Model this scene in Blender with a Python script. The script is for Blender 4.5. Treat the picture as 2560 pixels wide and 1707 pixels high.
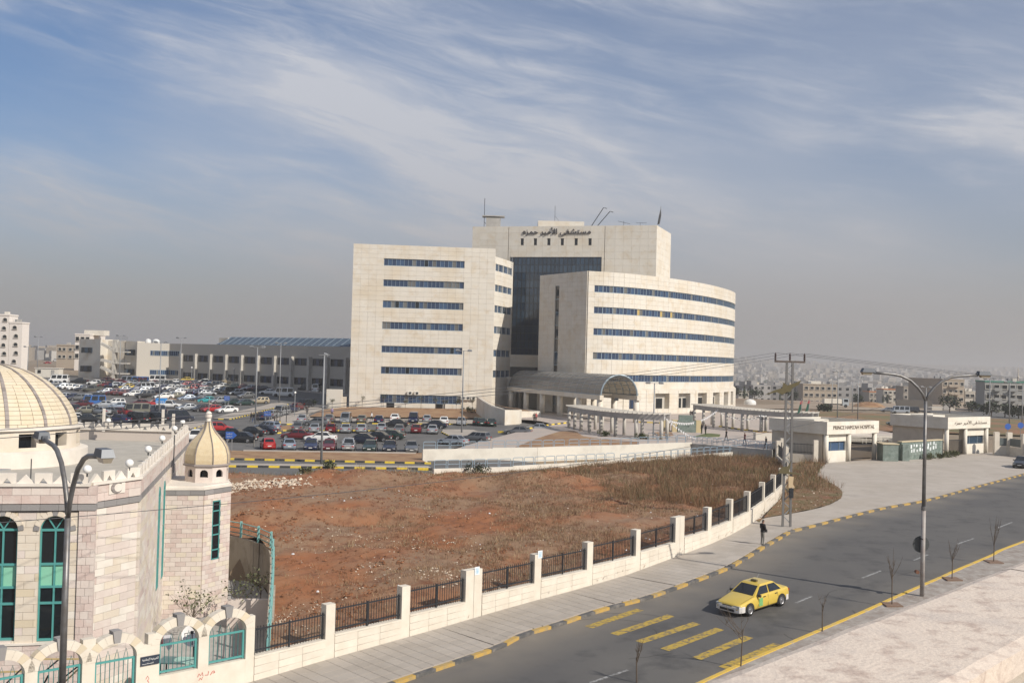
import bpy, math, random, numpy as np
from mathutils import Vector, Matrix
from mathutils.geometry import delaunay_2d_cdt
random.seed(7); NP = np.random.RandomState(5)
for o in list(bpy.data.objects): bpy.data.objects.remove(o)
S = bpy.context.scene; COL = S.collection
# ---------------------------------------------------------------- camera
FPX = 2600.; PIT = math.radians(1.10); ROL = math.radians(1.5)
Fv = Vector((0, math.cos(PIT), math.sin(PIT))); U0 = Vector((0, -math.sin(PIT), math.cos(PIT))); X0 = Vector((1, 0, 0))
Rv = X0*math.cos(ROL)+U0*math.sin(ROL); Uv = U0*math.cos(ROL)-X0*math.sin(ROL); CP = Vector((0, 0, 12.))
cd = bpy.data.cameras.new('camera'); cam = bpy.data.objects.new('camera', cd); COL.objects.link(cam); S.camera = cam
m = Matrix((Rv, Uv, -Fv)).transposed().to_4x4(); m.translation = CP; cam.matrix_world = m
cd.sensor_width = 36; cd.lens = 36*FPX/2560; cd.clip_end = 30000; cd.clip_start = .1
S.render.resolution_x = 1024; S.render.resolution_y = 682
# ---------------------------------------------------------------- sky, sun, exposure
SUN_AZ = (.80, -.60); SUN_EL = math.radians(36)
w = bpy.data.worlds.new('World'); S.world = w; w.use_nodes = True
def N(t, ty, **kw):
    n = t.nodes.new(ty)
    for k, v in kw.items():
        if k == 'ins':
            for a, b in v.items(): n.inputs[a].default_value = b
        else: setattr(n, k, v)
    return n
def ramp(t, stops, interp='LINEAR'):
    n = t.nodes.new('ShaderNodeValToRGB'); cr = n.color_ramp; cr.interpolation = interp
    while len(cr.elements) > 1: cr.elements.remove(cr.elements[0])
    cr.elements[0].position = stops[0][0]; c = stops[0][1]; cr.elements[0].color = c if len(c) == 4 else (*c, 1)
    for p_, c in stops[1:]:
        e = cr.elements.new(p_); e.color = c if len(c) == 4 else (*c, 1)
    return n
def sky():
    t = w.node_tree; t.nodes.clear(); L = t.links.new
    out = N(t, 'ShaderNodeOutputWorld'); bg = N(t, 'ShaderNodeBackground', ins={'Strength': .085})
    sk = N(t, 'ShaderNodeTexSky', sky_type='NISHITA', sun_disc=False, sun_elevation=SUN_EL, sun_rotation=math.atan2(SUN_AZ[0], SUN_AZ[1]), altitude=800, air_density=1.0, dust_density=1.2, ozone_density=1.2)
    tc = N(t, 'ShaderNodeTexCoord'); sep = N(t, 'ShaderNodeSeparateXYZ'); L(tc.outputs['Generated'], sep.inputs[0])
    za = N(t, 'ShaderNodeMath', operation='MAXIMUM', ins={1: 0.0}); L(sep.outputs[2], za.inputs[0])
    az = N(t, 'ShaderNodeMath', operation='ARCTAN2'); L(sep.outputs[0], az.inputs[0]); L(sep.outputs[1], az.inputs[1])
    el = N(t, 'ShaderNodeMath', operation='ARCSINE'); L(sep.outputs[2], el.inputs[0])
    cb = N(t, 'ShaderNodeCombineXYZ'); L(az.outputs[0], cb.inputs[0]); L(el.outputs[0], cb.inputs[1])
    wz = N(t, 'ShaderNodeTexNoise', ins={'Scale': 3.2, 'Detail': 2}); L(cb.outputs[0], wz.inputs['Vector'])
    wv = N(t, 'ShaderNodeVectorMath', operation='MULTIPLY_ADD', ins={1: (0, .055, 0)}); L(wz.outputs['Color'], wv.inputs[0]); L(cb.outputs[0], wv.inputs[2])
    def lay(rotdeg, sx, sy, det, rough, dist, lo, hi, off, src=wv):
        rt = N(t, 'ShaderNodeVectorRotate', rotation_type='Z_AXIS'); rt.inputs['Angle'].default_value = math.radians(rotdeg); L(src.outputs[0], rt.inputs['Vector'])
        mp = N(t, 'ShaderNodeMapping'); mp.inputs['Scale'].default_value = (sx, sy, 1); mp.inputs['Location'].default_value = off
        L(rt.outputs[0], mp.inputs[0])
        nz = N(t, 'ShaderNodeTexNoise', ins={'Scale': 1, 'Detail': det, 'Roughness': rough, 'Distortion': dist}); L(mp.outputs[0], nz.inputs['Vector'])
        mr = N(t, 'ShaderNodeMapRange', interpolation_type='SMOOTHSTEP', ins={1: lo, 2: hi}); L(nz.outputs[0], mr.inputs[0]); return mr.outputs[0]
    def mul(a_, b_, k=None):
        m_ = N(t, 'ShaderNodeMath', operation='MULTIPLY'); L(a_, m_.inputs[0])
        if b_ is None: m_.inputs[1].default_value = k
        else: L(b_, m_.inputs[1])
        return m_.outputs[0]
    def add(a_, b_): m_ = N(t, 'ShaderNodeMath', operation='ADD', use_clamp=True); L(a_, m_.inputs[0]); L(b_, m_.inputs[1]); return m_.outputs[0]
    big = lay(10, 1.9, 4.6, 4, .5, .3, .37, .60, CL_OFF[0]); st = lay(10, 2.2, 15, 9, .58, .35, .36, .70, CL_OFF[1]); fine = lay(11, 9, 55, 8, .65, .6, .38, .68, CL_OFF[2]); veil = lay(8, 1.4, 2.2, 3, .5, .2, .30, .66, CL_OFF[3])
    c1 = mul(big, st); c2 = mul(mul(big, fine), None, .30); vm = N(t, 'ShaderNodeMapRange', interpolation_type='SMOOTHSTEP', ins={1: .34, 2: .10, 3: .35, 4: 1.0}); L(el.outputs[0], vm.inputs[0]); c3 = mul(mul(veil, vm.outputs[0]), None, .85); c4 = mul(mul(st, fine), None, .28)
    s5 = N(t, 'ShaderNodeMath', operation='MULTIPLY', use_clamp=True, ins={1: .92}); L(add(add(mul(c1, None, .70), c2), add(c3, c4)), s5.inputs[0])
    tint = N(t, 'ShaderNodeMix', data_type='RGBA', blend_type='MULTIPLY'); tint.inputs[0].default_value = 1; L(sk.outputs[0], tint.inputs[6]); tint.inputs[7].default_value = (*SKY_TINT, 1)
    mc = N(t, 'ShaderNodeMix', data_type='RGBA'); L(s5.outputs[0], mc.inputs[0]); L(tint.outputs[2], mc.inputs[6]); mc.inputs[7].default_value = (*CL_COL, 1)
    hz = ramp(t, [(0, (1,)*3), (.055, (.86,)*3), (.10, (.55,)*3), (.17, (.22,)*3), (.27, (.05,)*3), (.40, (0,)*3)], 'B_SPLINE'); L(za.outputs[0], hz.inputs[0])
    mh = N(t, 'ShaderNodeMix', data_type='RGBA'); L(hz.outputs[0], mh.inputs[0]); L(mc.outputs[2], mh.inputs[6]); mh.inputs[7].default_value = (*HZ_COL, 1)
    L(mh.outputs[2], bg.inputs[0]); L(bg.outputs[0], out.inputs[0])
HAZE_COL = (.97, .93, .89); HAZE_D = .00038; HAZE_G = .3
CL_OFF = [(.15, .72, 0), (3.7, 1.2, 0), (5.1, .4, 0), (2.2, 6.1, 0)]; SKY_TINT = (.72, .87, 1.04); CL_COL = (6.5, 6.7, 7.3); HZ_COL = (3.75, 3.52, 3.4)
sky()
sl = bpy.data.lights.new('sun', 'SUN'); sl.energy = 4.5; sl.angle = math.radians(.53); sl.color = (1, .925, .82)
so = bpy.data.objects.new('sun', sl); COL.objects.link(so); so.location = (100, -100, 200)
sd = Vector((SUN_AZ[0]*math.cos(SUN_EL), SUN_AZ[1]*math.cos(SUN_EL), math.sin(SUN_EL))); so.rotation_euler = sd.to_track_quat('Z', 'Y').to_euler()
S.view_settings.view_transform = 'Standard'; S.view_settings.look = 'None'; S.view_settings.exposure = .15; S.view_settings.gamma = 1
S.view_settings.use_curve_mapping = False
S.render.engine = 'CYCLES'; S.cycles.max_bounces = 5; S.cycles.volume_bounces = 0; S.cycles.diffuse_bounces = 3
S.cycles.volume_step_rate = 8; S.cycles.transparent_max_bounces = 8
# ---------------------------------------------------------------- terrain height and pixel -> place
def lerp(t, ks): return float(np.interp(t, [k[0] for k in ks], [k[1] for k in ks]))
def ss(t): t = min(1, max(0, t)); return t*t*(3-2*t)
def G(x, y):
    s = .56*x+.83*y
    a = lerp(s, [(-60, -7), (18, -3), (45, -1.25), (67.6, .05), (100, .3), (150, .5)])
    b = lerp(y, [(100, .2), (130, .2), (200, .7), (225, 1.1), (262, 2.8), (300, 4.2), (330, 4.5), (700, 3), (1500, 0), (7000, 10)])
    c = lerp(y, [(100, .3), (200, .6), (400, 0), (700, -12), (1200, -30), (2500, -20), (4000, 20), (6500, 75), (8000, 75)])
    k = ss((x-5)/60.); b = b*(1-k)+c*k
    t = min(1, max(0, (y-95)/30.)); return a*(1-t)+b*t
def ray(px, py): return Fv*FPX+Rv*(px-1280)-Uv*(py-853.5)
def P(px, py, z=None):
    d = ray(px, py)
    if z is not None: return CP+d*((z-12)/d.z)
    y = 10.; f = lambda yy: (CP+d*(yy/d.y)).z-G(d.x*yy/d.y, yy)
    while f(y) > 0 and y < 9000: y *= 1.004
    a, b = y/1.004, y
    for _ in range(18):
        mm = (a+b)/2
        if f(mm) < 0: b = mm
        else: a = mm
    return CP+d*(b/d.y)
def onY(px, py, Y): d = ray(px, py); return CP+d*(Y/d.y)
def onpl(px, py, A, B):      # ray against the vertical plane through A, B: (distance along A->B, z)
    d = ray(px, py); A = Vector(A[:2]); B = Vector(B[:2]); u = (B-A).normalized(); n = Vector((-u.y, u.x))
    t = (A.dot(n)-CP.xy.dot(n))/(d.xy.dot(n)); q = CP+d*t; return (q.xy-A).dot(u), q.z
# ---------------------------------------------------------------- materials
MATS = {}
def M(name, c1, rough=.85, metal=0, isl=0., c2=None, ns=1., nd=6, nlo=.35, nhi=.65, bump=0, bs=8, coat=0, streak=0, spec=.5, c3=None, n3=.3):
    if name in MATS: return MATS[name]
    mt = bpy.data.materials.new(name); mt.use_nodes = True; t = mt.node_tree; L = t.links.new; b = t.nodes['Principled BSDF']
    b.inputs['Roughness'].default_value = rough; b.inputs['Metallic'].default_value = metal; b.inputs['Coat Weight'].default_value = coat
    b.inputs['Specular IOR Level'].default_value = spec
    col = None; geo = N(t, 'ShaderNodeNewGeometry')
    rgb = N(t, 'ShaderNodeRGB'); rgb.outputs[0].default_value = (*c1, 1); col = rgb.outputs[0]
    if c2:
        mp = N(t, 'ShaderNodeMapping'); mp.inputs['Scale'].default_value = (1, 1, .25 if streak else 1); L(geo.outputs['Position'], mp.inputs[0])
        nz = N(t, 'ShaderNodeTexNoise', ins={'Scale': ns, 'Detail': nd, 'Roughness': .6}); L(mp.outputs[0], nz.inputs['Vector'])
        mr = N(t, 'ShaderNodeMapRange', ins={1: nlo, 2: nhi}); L(nz.outputs[0], mr.inputs[0])
        mx = N(t, 'ShaderNodeMix', data_type='RGBA'); L(mr.outputs[0], mx.inputs[0]); L(col, mx.inputs[6]); mx.inputs[7].default_value = (*c2, 1); col = mx.outputs[2]
    if c3:
        nz = N(t, 'ShaderNodeTexNoise', ins={'Scale': n3, 'Detail': 8, 'Roughness': .65}); L(geo.outputs['Position'], nz.inputs['Vector'])
        mr = N(t, 'ShaderNodeMapRange', ins={1: .5, 2: .68}); L(nz.outputs[0], mr.inputs[0])
        mx = N(t, 'ShaderNodeMix', data_type='RGBA'); L(mr.outputs[0], mx.inputs[0]); L(col, mx.inputs[6]); mx.inputs[7].default_value = (*c3, 1); col = mx.outputs[2]
    if isl:
        oi = N(t, 'ShaderNodeObjectInfo'); ad = N(t, 'ShaderNodeMath', operation='ADD'); L(oi.outputs['Random'], ad.inputs[0]); L(geo.outputs['Random Per Island'], ad.inputs[1])
        fr = N(t, 'ShaderNodeMath', operation='FRACT'); L(ad.outputs[0], fr.inputs[0])
        mr = N(t, 'ShaderNodeMapRange', ins={3: 1-isl, 4: 1+isl}); L(fr.outputs[0], mr.inputs[0])
        hs = N(t, 'ShaderNodeHueSaturation'); L(mr.outputs[0], hs.inputs['Value']); L(col, hs.inputs['Color']); col = hs.outputs[0]
    L(col, b.inputs['Base Color'])
    if bump:
        nz = N(t, 'ShaderNodeTexNoise', ins={'Scale': bs, 'Detail': 5}); L(geo.outputs['Position'], nz.inputs['Vector'])
        bp = N(t, 'ShaderNodeBump', ins={'Strength': bump, 'Distance': .05}); L(nz.outputs[0], bp.inputs['Height']); L(bp.outputs[0], b.inputs['Normal'])
    MATS[name] = mt; return mt
STONE = M('limestone cladding', (.64, .60, .525), .8, isl=.03, c2=(.60, .525, .41), ns=.13, nd=10, nlo=.50, nhi=.72, c3=(.575, .50, .39), n3=.45)
MORTAR = M('cladding joint', (.44, .41, .36), .95)
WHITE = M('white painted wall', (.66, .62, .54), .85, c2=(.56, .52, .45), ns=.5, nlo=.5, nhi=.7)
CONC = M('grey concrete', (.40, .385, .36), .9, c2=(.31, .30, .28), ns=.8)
CONCL = M('pale concrete', (.50, .475, .43), .9, c2=(.40, .375, .33), ns=.7)
ASPH = M('asphalt', (.088, .085, .083), .9, c2=(.112, .107, .10), ns=.12, bump=.15, bs=30, c3=(.064, .062, .061), n3=.5)
ASPHP = M('parking asphalt', (.105, .102, .098), .9, c2=(.135, .13, .124), ns=.1, c3=(.09, .088, .085), n3=.3)
PAVE = M('paving', (.40, .36, .315), .9, isl=.05, c2=(.345, .305, .26), ns=.4)
PAVEB = M('paving bay', (.42, .385, .345), .9, isl=.04, c2=(.36, .33, .295), ns=.25)
BAYC = M('forecourt concrete', (.43, .385, .335), .9, c2=(.37, .325, .275), ns=.2, c3=(.345, .305, .26), n3=.7)
YEL = M('yellow kerb paint', (.47, .30, .075), .8, c2=(.30, .24, .14), ns=2.4, nd=9, nlo=.44, nhi=.66)
YELB = M('bright yellow kerb paint', (.72, .52, .04), .7, c2=(.5, .4, .12), ns=3, nlo=.5, nhi=.7)
BLK = M('dark kerb paint', (.09, .088, .085), .7, c2=(.20, .18, .16), ns=3, nlo=.45, nhi=.7)
BLKB = M('black kerb paint', (.04, .04, .04), .7, c2=(.1, .1, .09), ns=3, nlo=.5, nhi=.7)
GLB = M('blue window glass', (.024, .045, .095), .12, spec=.7)
GLB2 = M('light blue window glass', (.04, .08, .155), .15, spec=.7)
GLD = M('dark glass', (.008, .012, .016), .08, spec=.6)
GLC = M('curtain wall glass', (.018, .04, .07), .1, spec=.8, isl=.25)
GLCL = M('curtain wall spandrel glass', (.03, .055, .085), .14, spec=.8, isl=.2)
BLIND = M('window blind', (.13, .13, .125), .8, isl=.2)
CURT = M('ochre curtain', (.45, .33, .12), .8)
FRM = M('blue grey frame', (.25, .32, .38), .5, .3)
FRD = M('dark frame', (.03, .035, .04), .5)
STEEL = M('galvanised steel', (.26, .27, .28), .6, .3)
LAMPM = M('lamp post paint', (.20, .20, .205), .45, .5, c2=(.14, .13, .12), ns=3)
IRON = M('black iron', (.025, .027, .032), .55, .2)
TEAL = M('teal paint', (.075, .28, .265), .5)
TEALD = M('dark teal paint', (.04, .17, .165), .5)
RAILB = M('pale blue rail', (.32, .42, .50), .5, .3)
SOIL = M('red soil', (.275, .108, .043), .95, c2=(.245, .15, .088), ns=.11, nd=13, nlo=.39, nhi=.56, bump=1.0, bs=2.6, c3=(.155, .062, .028), n3=.9)
SOILP = M('planted soil', (.22, .115, .06), .95, c2=(.34, .22, .12), ns=.5, bump=.5, bs=3)
LAND = M('far land', (.22, .155, .10), .95, c2=(.26, .205, .14), ns=.02, nd=10, c3=(.17, .14, .09), n3=.012)
RUB = M('limestone rubble', (.55, .46, .36), .9, isl=.25)
TILE = M('roof screed', (.44, .41, .355), .9, c2=(.37, .345, .30), ns=1.2)
BRONZE = M('letters dark', (.04, .035, .04), .5)
LETB = M('letters brown', (.10, .06, .04), .5)
# ---------------------------------------------------------------- object helpers
def tag(o, label=None, cat=None, group=None, kind=None):
    if label: o['label'] = label
    if cat: o['category'] = cat
    if group: o['group'] = group
    if kind: o['kind'] = kind
    return o
def setpar(o, p):
    if p is None: return o
    o.parent = p
    if p.type == 'EMPTY': o.matrix_parent_inverse = Matrix.Translation(-p.location)
    return o
def empty(name, loc, label=None, cat=None, group=None):
    o = bpy.data.objects.new(name, None); o.empty_display_size = .3; COL.objects.link(o); o.location = loc; return tag(o, label, cat, group)
def link(name, me, parent=None): o = bpy.data.objects.new(name, me); COL.objects.link(o); return setpar(o, parent)
class MB:
    def __init__(s): s.v = []; s.f = []; s.mi = []; s.cur = 0
    def quad(s, *ps):
        k = len(s.v); s.v += [tuple(p) for p in ps]; s.f.append(tuple(range(k, k+len(ps)))); s.mi.append(s.cur); return s
    def box(s, c, d, rz=0, ax=None):      # c centre, d full dims
        c = Vector(c); hx, hy, hz = d[0]/2, d[1]/2, d[2]/2
        if ax is None: X = Vector((math.cos(rz), math.sin(rz), 0)); Y = Vector((-math.sin(rz), math.cos(rz), 0)); Z = Vector((0, 0, 1))
        else: X, Y, Z = ax
        k = len(s.v)
        for sx, sy, sz in ((-1, -1, -1), (1, -1, -1), (1, 1, -1), (-1, 1, -1), (-1, -1, 1), (1, -1, 1), (1, 1, 1), (-1, 1, 1)):
            s.v.append(tuple(c+X*hx*sx+Y*hy*sy+Z*hz*sz))
        for q in ((3, 2, 1, 0), (4, 5, 6, 7), (0, 1, 5, 4), (1, 2, 6, 5), (2, 3, 7, 6), (3, 0, 4, 7)): s.f.append(tuple(k+i for i in q)); s.mi.append(s.cur)
        return s
    def bar(s, a, b, w_=.05, h_=None):    # box section between two points
        a = Vector(a); b = Vector(b); d = b-a; L_ = d.length
        if L_ < 1e-6: return s
        X = d/L_; Y = X.cross(Vector((0, 0, 1)));
        if Y.length < 1e-3: Y = Vector((0, 1, 0))
        Y.normalize(); Z = X.cross(Y); return s.box((a+b)/2, (L_, w_, h_ or w_), ax=(X, Y, Z))
    def tube(s, pts, r, n=8, cap=True):   # r number or list
        pts = [Vector(p) for p in pts]; k0 = len(s.v); up = None
        for i, p in enumerate(pts):
            t = (pts[min(i+1, len(pts)-1)]-pts[max(i-1, 0)]).normalized()
            if up is None:
                up = Vector((0, 0, 1)) if abs(t.z) < .9 else Vector((1, 0, 0))
            x = (up-t*up.dot(t)).normalized(); y = t.cross(x); up = x; rr = r[i] if isinstance(r, (list, tuple)) else r
            for j in range(n): a = 2*math.pi*j/n; s.v.append(tuple(p+x*math.cos(a)*rr+y*math.sin(a)*rr))
        for i in range(len(pts)-1):
            for j in range(n): a = k0+i*n+j; b = k0+i*n+(j+1) % n; s.f.append((a, b, b+n, a+n)); s.mi.append(s.cur)
        if cap: s.f.append(tuple(k0+j for j in range(n))[::-1]); s.mi.append(s.cur); k = k0+(len(pts)-1)*n; s.f.append(tuple(k+j for j in range(n))); s.mi.append(s.cur)
        return s
    def lathe(s, c, prof, n=24, a0=0, a1=2*math.pi, full=True):  # prof [(r,z)]
        k0 = len(s.v); m_ = n if full else n+1
        for r_, z_ in prof:
            for j in range(m_): a = a0+(a1-a0)*j/n; s.v.append((c[0]+r_*math.cos(a), c[1]+r_*math.sin(a), c[2]+z_))
        for i in range(len(prof)-1):
            for j in range(n):
                a = k0+i*m_+j; b = k0+i*m_+(j+1) % m_; s.f.append((a, b, b+m_, a+m_)); s.mi.append(s.cur)
        return s
    def prism(s, poly, z0, z1, top=True, bot=False):
        if sum(poly[i][0]*poly[(i+1) % len(poly)][1]-poly[(i+1) % len(poly)][0]*poly[i][1] for i in range(len(poly))) < 0: poly = poly[::-1]
        n = len(poly); k = len(s.v); s.v += [(p[0], p[1], z0) for p in poly]+[(p[0], p[1], z1) for p in poly]
        for i in range(n): j = (i+1) % n; s.f.append((k+i, k+j, k+n+j, k+n+i)); s.mi.append(s.cur)
        if top: s.f.append(tuple(k+n+i for i in range(n))); s.mi.append(s.cur)
        if bot: s.f.append(tuple(k+i for i in range(n))[::-1]); s.mi.append(s.cur)
        return s
    def ext(s, poly3, n, t):              # planar polygon in space pulled along n by t (closed)
        n = Vector(n)*t; k = len(s.v); q = len(poly3); s.v += [tuple(Vector(p)) for p in poly3]+[tuple(Vector(p)+n) for p in poly3]
        s.f.append(tuple(k+i for i in range(q))[::-1]); s.f.append(tuple(k+q+i for i in range(q)))
        for i in range(q): j = (i+1) % q; s.f.append((k+i, k+j, k+q+j, k+q+i))
        s.mi += [s.cur]*(q+2); return s
    def ball(s, c, r, n=10, m_=6, sz=1):
        return s.lathe(c, [(r*math.sin(math.pi*i/m_)+1e-4, -r*sz*math.cos(math.pi*i/m_)) for i in range(m_+1)], n)
    def mesh(s, name, mats, smooth=False):
        me = bpy.data.meshes.new(name); me.from_pydata(s.v, [], s.f)
        for mt in (mats if isinstance(mats, (list, tuple)) else [mats]): me.materials.append(mt)
        me.polygons.foreach_set('material_index', s.mi)
        if smooth: me.polygons.foreach_set('use_smooth', [True]*len(s.f))
        me.update(); return me
    def build(s, name, mats, parent=None, smooth=False, **tg):
        if not s.f: return None
        o = link(name, s.mesh(name, mats, smooth), parent); return tag(o, **tg) if tg else o
def struct(name, mb, mat, smooth=False): return mb.build(name, mat, smooth=smooth, kind='structure')
BOXC = {}
class Pcs:                                # like pieces of one part: the largest-looking `limit` as objects, the rest one stuff mesh
    def __init__(s, parent, name, mat, limit=300): s.p = parent; s.n = name; s.m = mat; s.l = limit; s.a = []
    def add(s, c, u, n, w_, h_, t_, mat=None): s.a.append((Vector(c), Vector(u).normalized(), Vector(n).normalized(), w_, h_, t_, mat or s.m))
    def flush(s):
        s.a.sort(key=lambda q: -q[3]*q[4]/max(1, (q[0]-CP).length_squared)); big = MB(); ms = []
        for i, (c, u, n, w_, h_, t_, mt) in enumerate(s.a):
            Y = -n; Z = u.cross(Y)
            if i < s.l:
                k = (round(w_, 3), round(h_, 3), round(t_, 3), mt.name)
                if k not in BOXC: b = MB().box((0, -k[2]/2, 0), k[:1]+(k[2], k[1])); b.f = b.f[:]; BOXC[k] = b.mesh(s.n, mt)
                o = bpy.data.objects.new(s.n, BOXC[k]); COL.objects.link(o)
                mm = Matrix((u, Y, Z)).transposed().to_4x4(); mm.translation = c; o.matrix_basis = mm; setpar(o, s.p)
            else:
                if mt not in ms: ms.append(mt)
                big.cur = ms.index(mt); big.box(c+n*t_/2, (w_, t_, h_), ax=(u, Y, Z))
        if big.f: big.build(s.n+'_field', ms, s.p, kind='stuff')
def inpoly(x, y, poly):
    c = False; j = len(poly)-1
    for i in range(len(poly)):
        a, b = poly[i], poly[j]
        if (a[1] > y) != (b[1] > y) and x < (b[0]-a[0])*(y-a[1])/(b[1]-a[1])+a[0]: c = not c
        j = i
    return c
def resample(pl, step):
    out = [Vector(pl[0][:2])]; acc = 0
    for i in range(len(pl)-1):
        a = Vector(pl[i][:2]); b = Vector(pl[i+1][:2]); L_ = (b-a).length; d = step-acc
        while d <= L_: out.append(a+(b-a)*d/L_); d += step
        acc = L_-(d-step)
    if (out[-1]-Vector(pl[-1][:2])).length > step*.3: out.append(Vector(pl[-1][:2]))
    return out
def smooth_pl(pl, k=6):
    pl = [Vector(p[:2]) for p in pl]; out = []
    for i in range(len(pl)-1):
        p0 = pl[max(i-1, 0)]; p1 = pl[i]; p2 = pl[i+1]; p3 = pl[min(i+2, len(pl)-1)]
        for j in range(k):
            t = j/k; out.append(.5*((2*p1)+(p2-p0)*t+(2*p0-5*p1+4*p2-p3)*t*t+(3*p1-p0-3*p2+p3)*t**3))
    return out+[pl[-1]]
def offs(pl, d):                          # shift a polyline to its left by d
    pl = [Vector(p[:2]) for p in pl]; out = []
    for i, p in enumerate(pl):
        t = (pl[min(i+1, len(pl)-1)]-pl[max(i-1, 0)]).normalized(); out.append(p+Vector((-t.y, t.x))*d)
    return out
def sheet(name, poly, zf, cell, mat, dz=0, parent=None, kind='structure', smooth=True, skirt=0, **tg):
    poly = [Vector(p[:2]) for p in poly]; b = resample(list(poly)+[poly[0]], cell)
    if (b[-1]-b[0]).length < cell*.4: b.pop()
    xs = [p.x for p in poly]; ys = [p.y for p in poly]; n = len(b); pts = [p for p in b]
    y = min(ys)+cell*.5
    while y < max(ys):
        x = min(xs)+cell*.5
        while x < max(xs):
            if inpoly(x, y, poly) and min((p.x-x)**2+(p.y-y)**2 for p in b) > (cell*.3)**2: pts.append(Vector((x+random.uniform(-.2, .2)*cell, y+random.uniform(-.2, .2)*cell)))
            x += cell
        y += cell
    r = delaunay_2d_cdt(pts, [(i, (i+1) % n) for i in range(n)], [], 1, 1e-5)
    vs = [(p.x, p.y, zf(p.x, p.y)+dz) for p in r[0]]; fs = []
    for f in r[2]:
        a, bb, c = (Vector(vs[i][:2]) for i in f[:3])
        fs.append(tuple(f) if (bb-a).cross(c-a) > 0 else tuple(f)[::-1])
    if skirt:
        k = len(vs); q = [(p.x, p.y) for p in b]
        vs += [(x_, y_, zf(x_, y_)+dz) for x_, y_ in q]+[(x_, y_, zf(x_, y_)+dz-skirt) for x_, y_ in q]
        for i in range(n): j = (i+1) % n; fs.append((k+i, k+j, k+n+j, k+n+i))
    me = bpy.data.meshes.new(name); me.from_pydata(vs, [], fs); me.materials.append(mat)
    if smooth and not skirt: me.polygons.foreach_set('use_smooth', [True]*len(fs))
    o = link(name, me, parent); return tag(o, kind=kind, **tg)
def kerb(pl, zf, L_=1.0, colors=(YEL, BLK), h_=.13, w_=.16, name='kerb', start=0, gap=.015):
    q = resample(pl, L_); b = MB()
    for i in range(len(q)-1):
        a, c = q[i], q[i+1]; b.bar((a.x, a.y, zf(a.x, a.y)-.12), (c.x, c.y, zf(c.x, c.y)-.12), w_-.03, .2)
    base = struct(name, b, CONC); pc = Pcs(base, 'kerb_stone', colors[0], 300)
    for i in range(len(q)-1):
        a = Vector((*q[i], zf(*q[i]))); c = Vector((*q[i+1], zf(*q[i+1]))); u = (c-a); l_ = u.length; u.normalize()
        n = u.cross(Vector((0, 0, 1))).normalized(); Z = u.cross(-n); mid = (a+c)/2-n*w_/2; mid.z += h_/2-.04
        pc.add(mid, u, n, l_-gap, h_+.08, w_, colors[(i+start) % len(colors)])
    pc.flush(); return base
def TX(name, s, c, u, n, height, mat, parent, depth=.06, width=None, sx=1):
    cu = bpy.data.curves.new(name, 'FONT'); cu.body = s; cu.align_x = 'CENTER'; cu.align_y = 'CENTER'; cu.extrude = depth; cu.size = 1
    o = bpy.data.objects.new(name, cu); dg = bpy.context.evaluated_depsgraph_get(); COL.objects.link(o); dg.update()
    me = bpy.data.meshes.new_from_object(o.evaluated_get(dg)); COL.objects.unlink(o); bpy.data.objects.remove(o)
    if not me.vertices: return None
    co = np.zeros(len(me.vertices)*3); me.vertices.foreach_get('co', co); co = co.reshape(-1, 3)
    mn, mx = co.min(0), co.max(0); sc = height/(mx[1]-mn[1]); wx = (width/(mx[0]-mn[0])) if width else sc*sx
    u = np.array(Vector(u).normalized()); nn = np.array(Vector(n).normalized()); zz = np.array((0, 0, 1.)); ce = (mn+mx)/2
    out = np.array(c)[None]+((co[:, 0]-ce[0])*wx)[:, None]*u+((co[:, 1]-ce[1])*sc)[:, None]*zz+(co[:, 2])[:, None]*nn
    me.vertices.foreach_set('co', out.ravel()); me.materials.clear(); me.materials.append(mat); me.update()
    return link(name, me, parent)
AR = '\uFEE9\uFEB0\uFEE4\uFEA3 \uFEAE\uFEF4\uFEE3\uFEF7\uFE8D \uFEF0\uFED4\uFEB8\uFE98\uFEB4\uFEE3'
# ================================================================ GROUND
def ax(lo, hi, step, far_lo, far_hi, g=1.16):
    a = list(np.arange(lo, hi+.01, step)); d = step; v = hi
    while v < far_hi: d *= g; v += d; a.append(v)
    d = step; v = lo; pre = []
    while v > far_lo: d *= g; v -= d; pre.append(v)
    return pre[::-1]+a
LOWP = [(-60, 10), (-22, 10), (-9.5, 46.5), (-13.5, 69), (-22, 76), (-60, 76)]
LOWR = [(-6, 108.5), (24, 134), (33, 130), (36, 133), (24, 140), (4, 125), (-7, 121)]
def ground():
    xs = ax(-120, 120, 3., -7000, 7000); ys = ax(-20, 330, 3., -300, 9000, 1.13); vs = []; fs = []
    hills = lambda x, y: 0 if y < 1200 else (18*math.sin(x/900+1.3)+11*math.sin(x/370+.4)+6*math.sin(x/160))*ss((y-1800)/3000)*ss((x+600)/1500)
    for y in ys:
        for x in xs:
            z = G(x, y)-.35
            if y > 330: z += .8*math.sin(x/37)*math.sin(y/51)+hills(x, y)
            if inpoly(x, y, LOWP) or inpoly(x, y, LOWR): z -= 5
            vs.append((x, y, z))
    nx = len(xs)
    for j in range(len(ys)-1):
        for i in range(nx-1): k = j*nx+i; fs.append((k, k+1, k+1+nx, k+nx))
    me = bpy.data.meshes.new('ground'); me.from_pydata(vs, [], fs); me.materials.append(LAND); me.polygons.foreach_set('use_smooth', [True]*len(fs))
    tag(link('ground', me), kind='structure')
ground()
Gz = lambda x, y: G(x, y)
KFp = [(980, 1707), (1230, 1622), (1304, 1586), (1380, 1563.7), (1453, 1539), (1524, 1516.7), (1632, 1488), (1800, 1426.5), (1851, 1401), (1910, 1365), (1953, 1341), (1978.6, 1327), (2029.6, 1314), (2200, 1271), (2318, 1249), (2449, 1213.6), (2560, 1184)]
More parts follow.
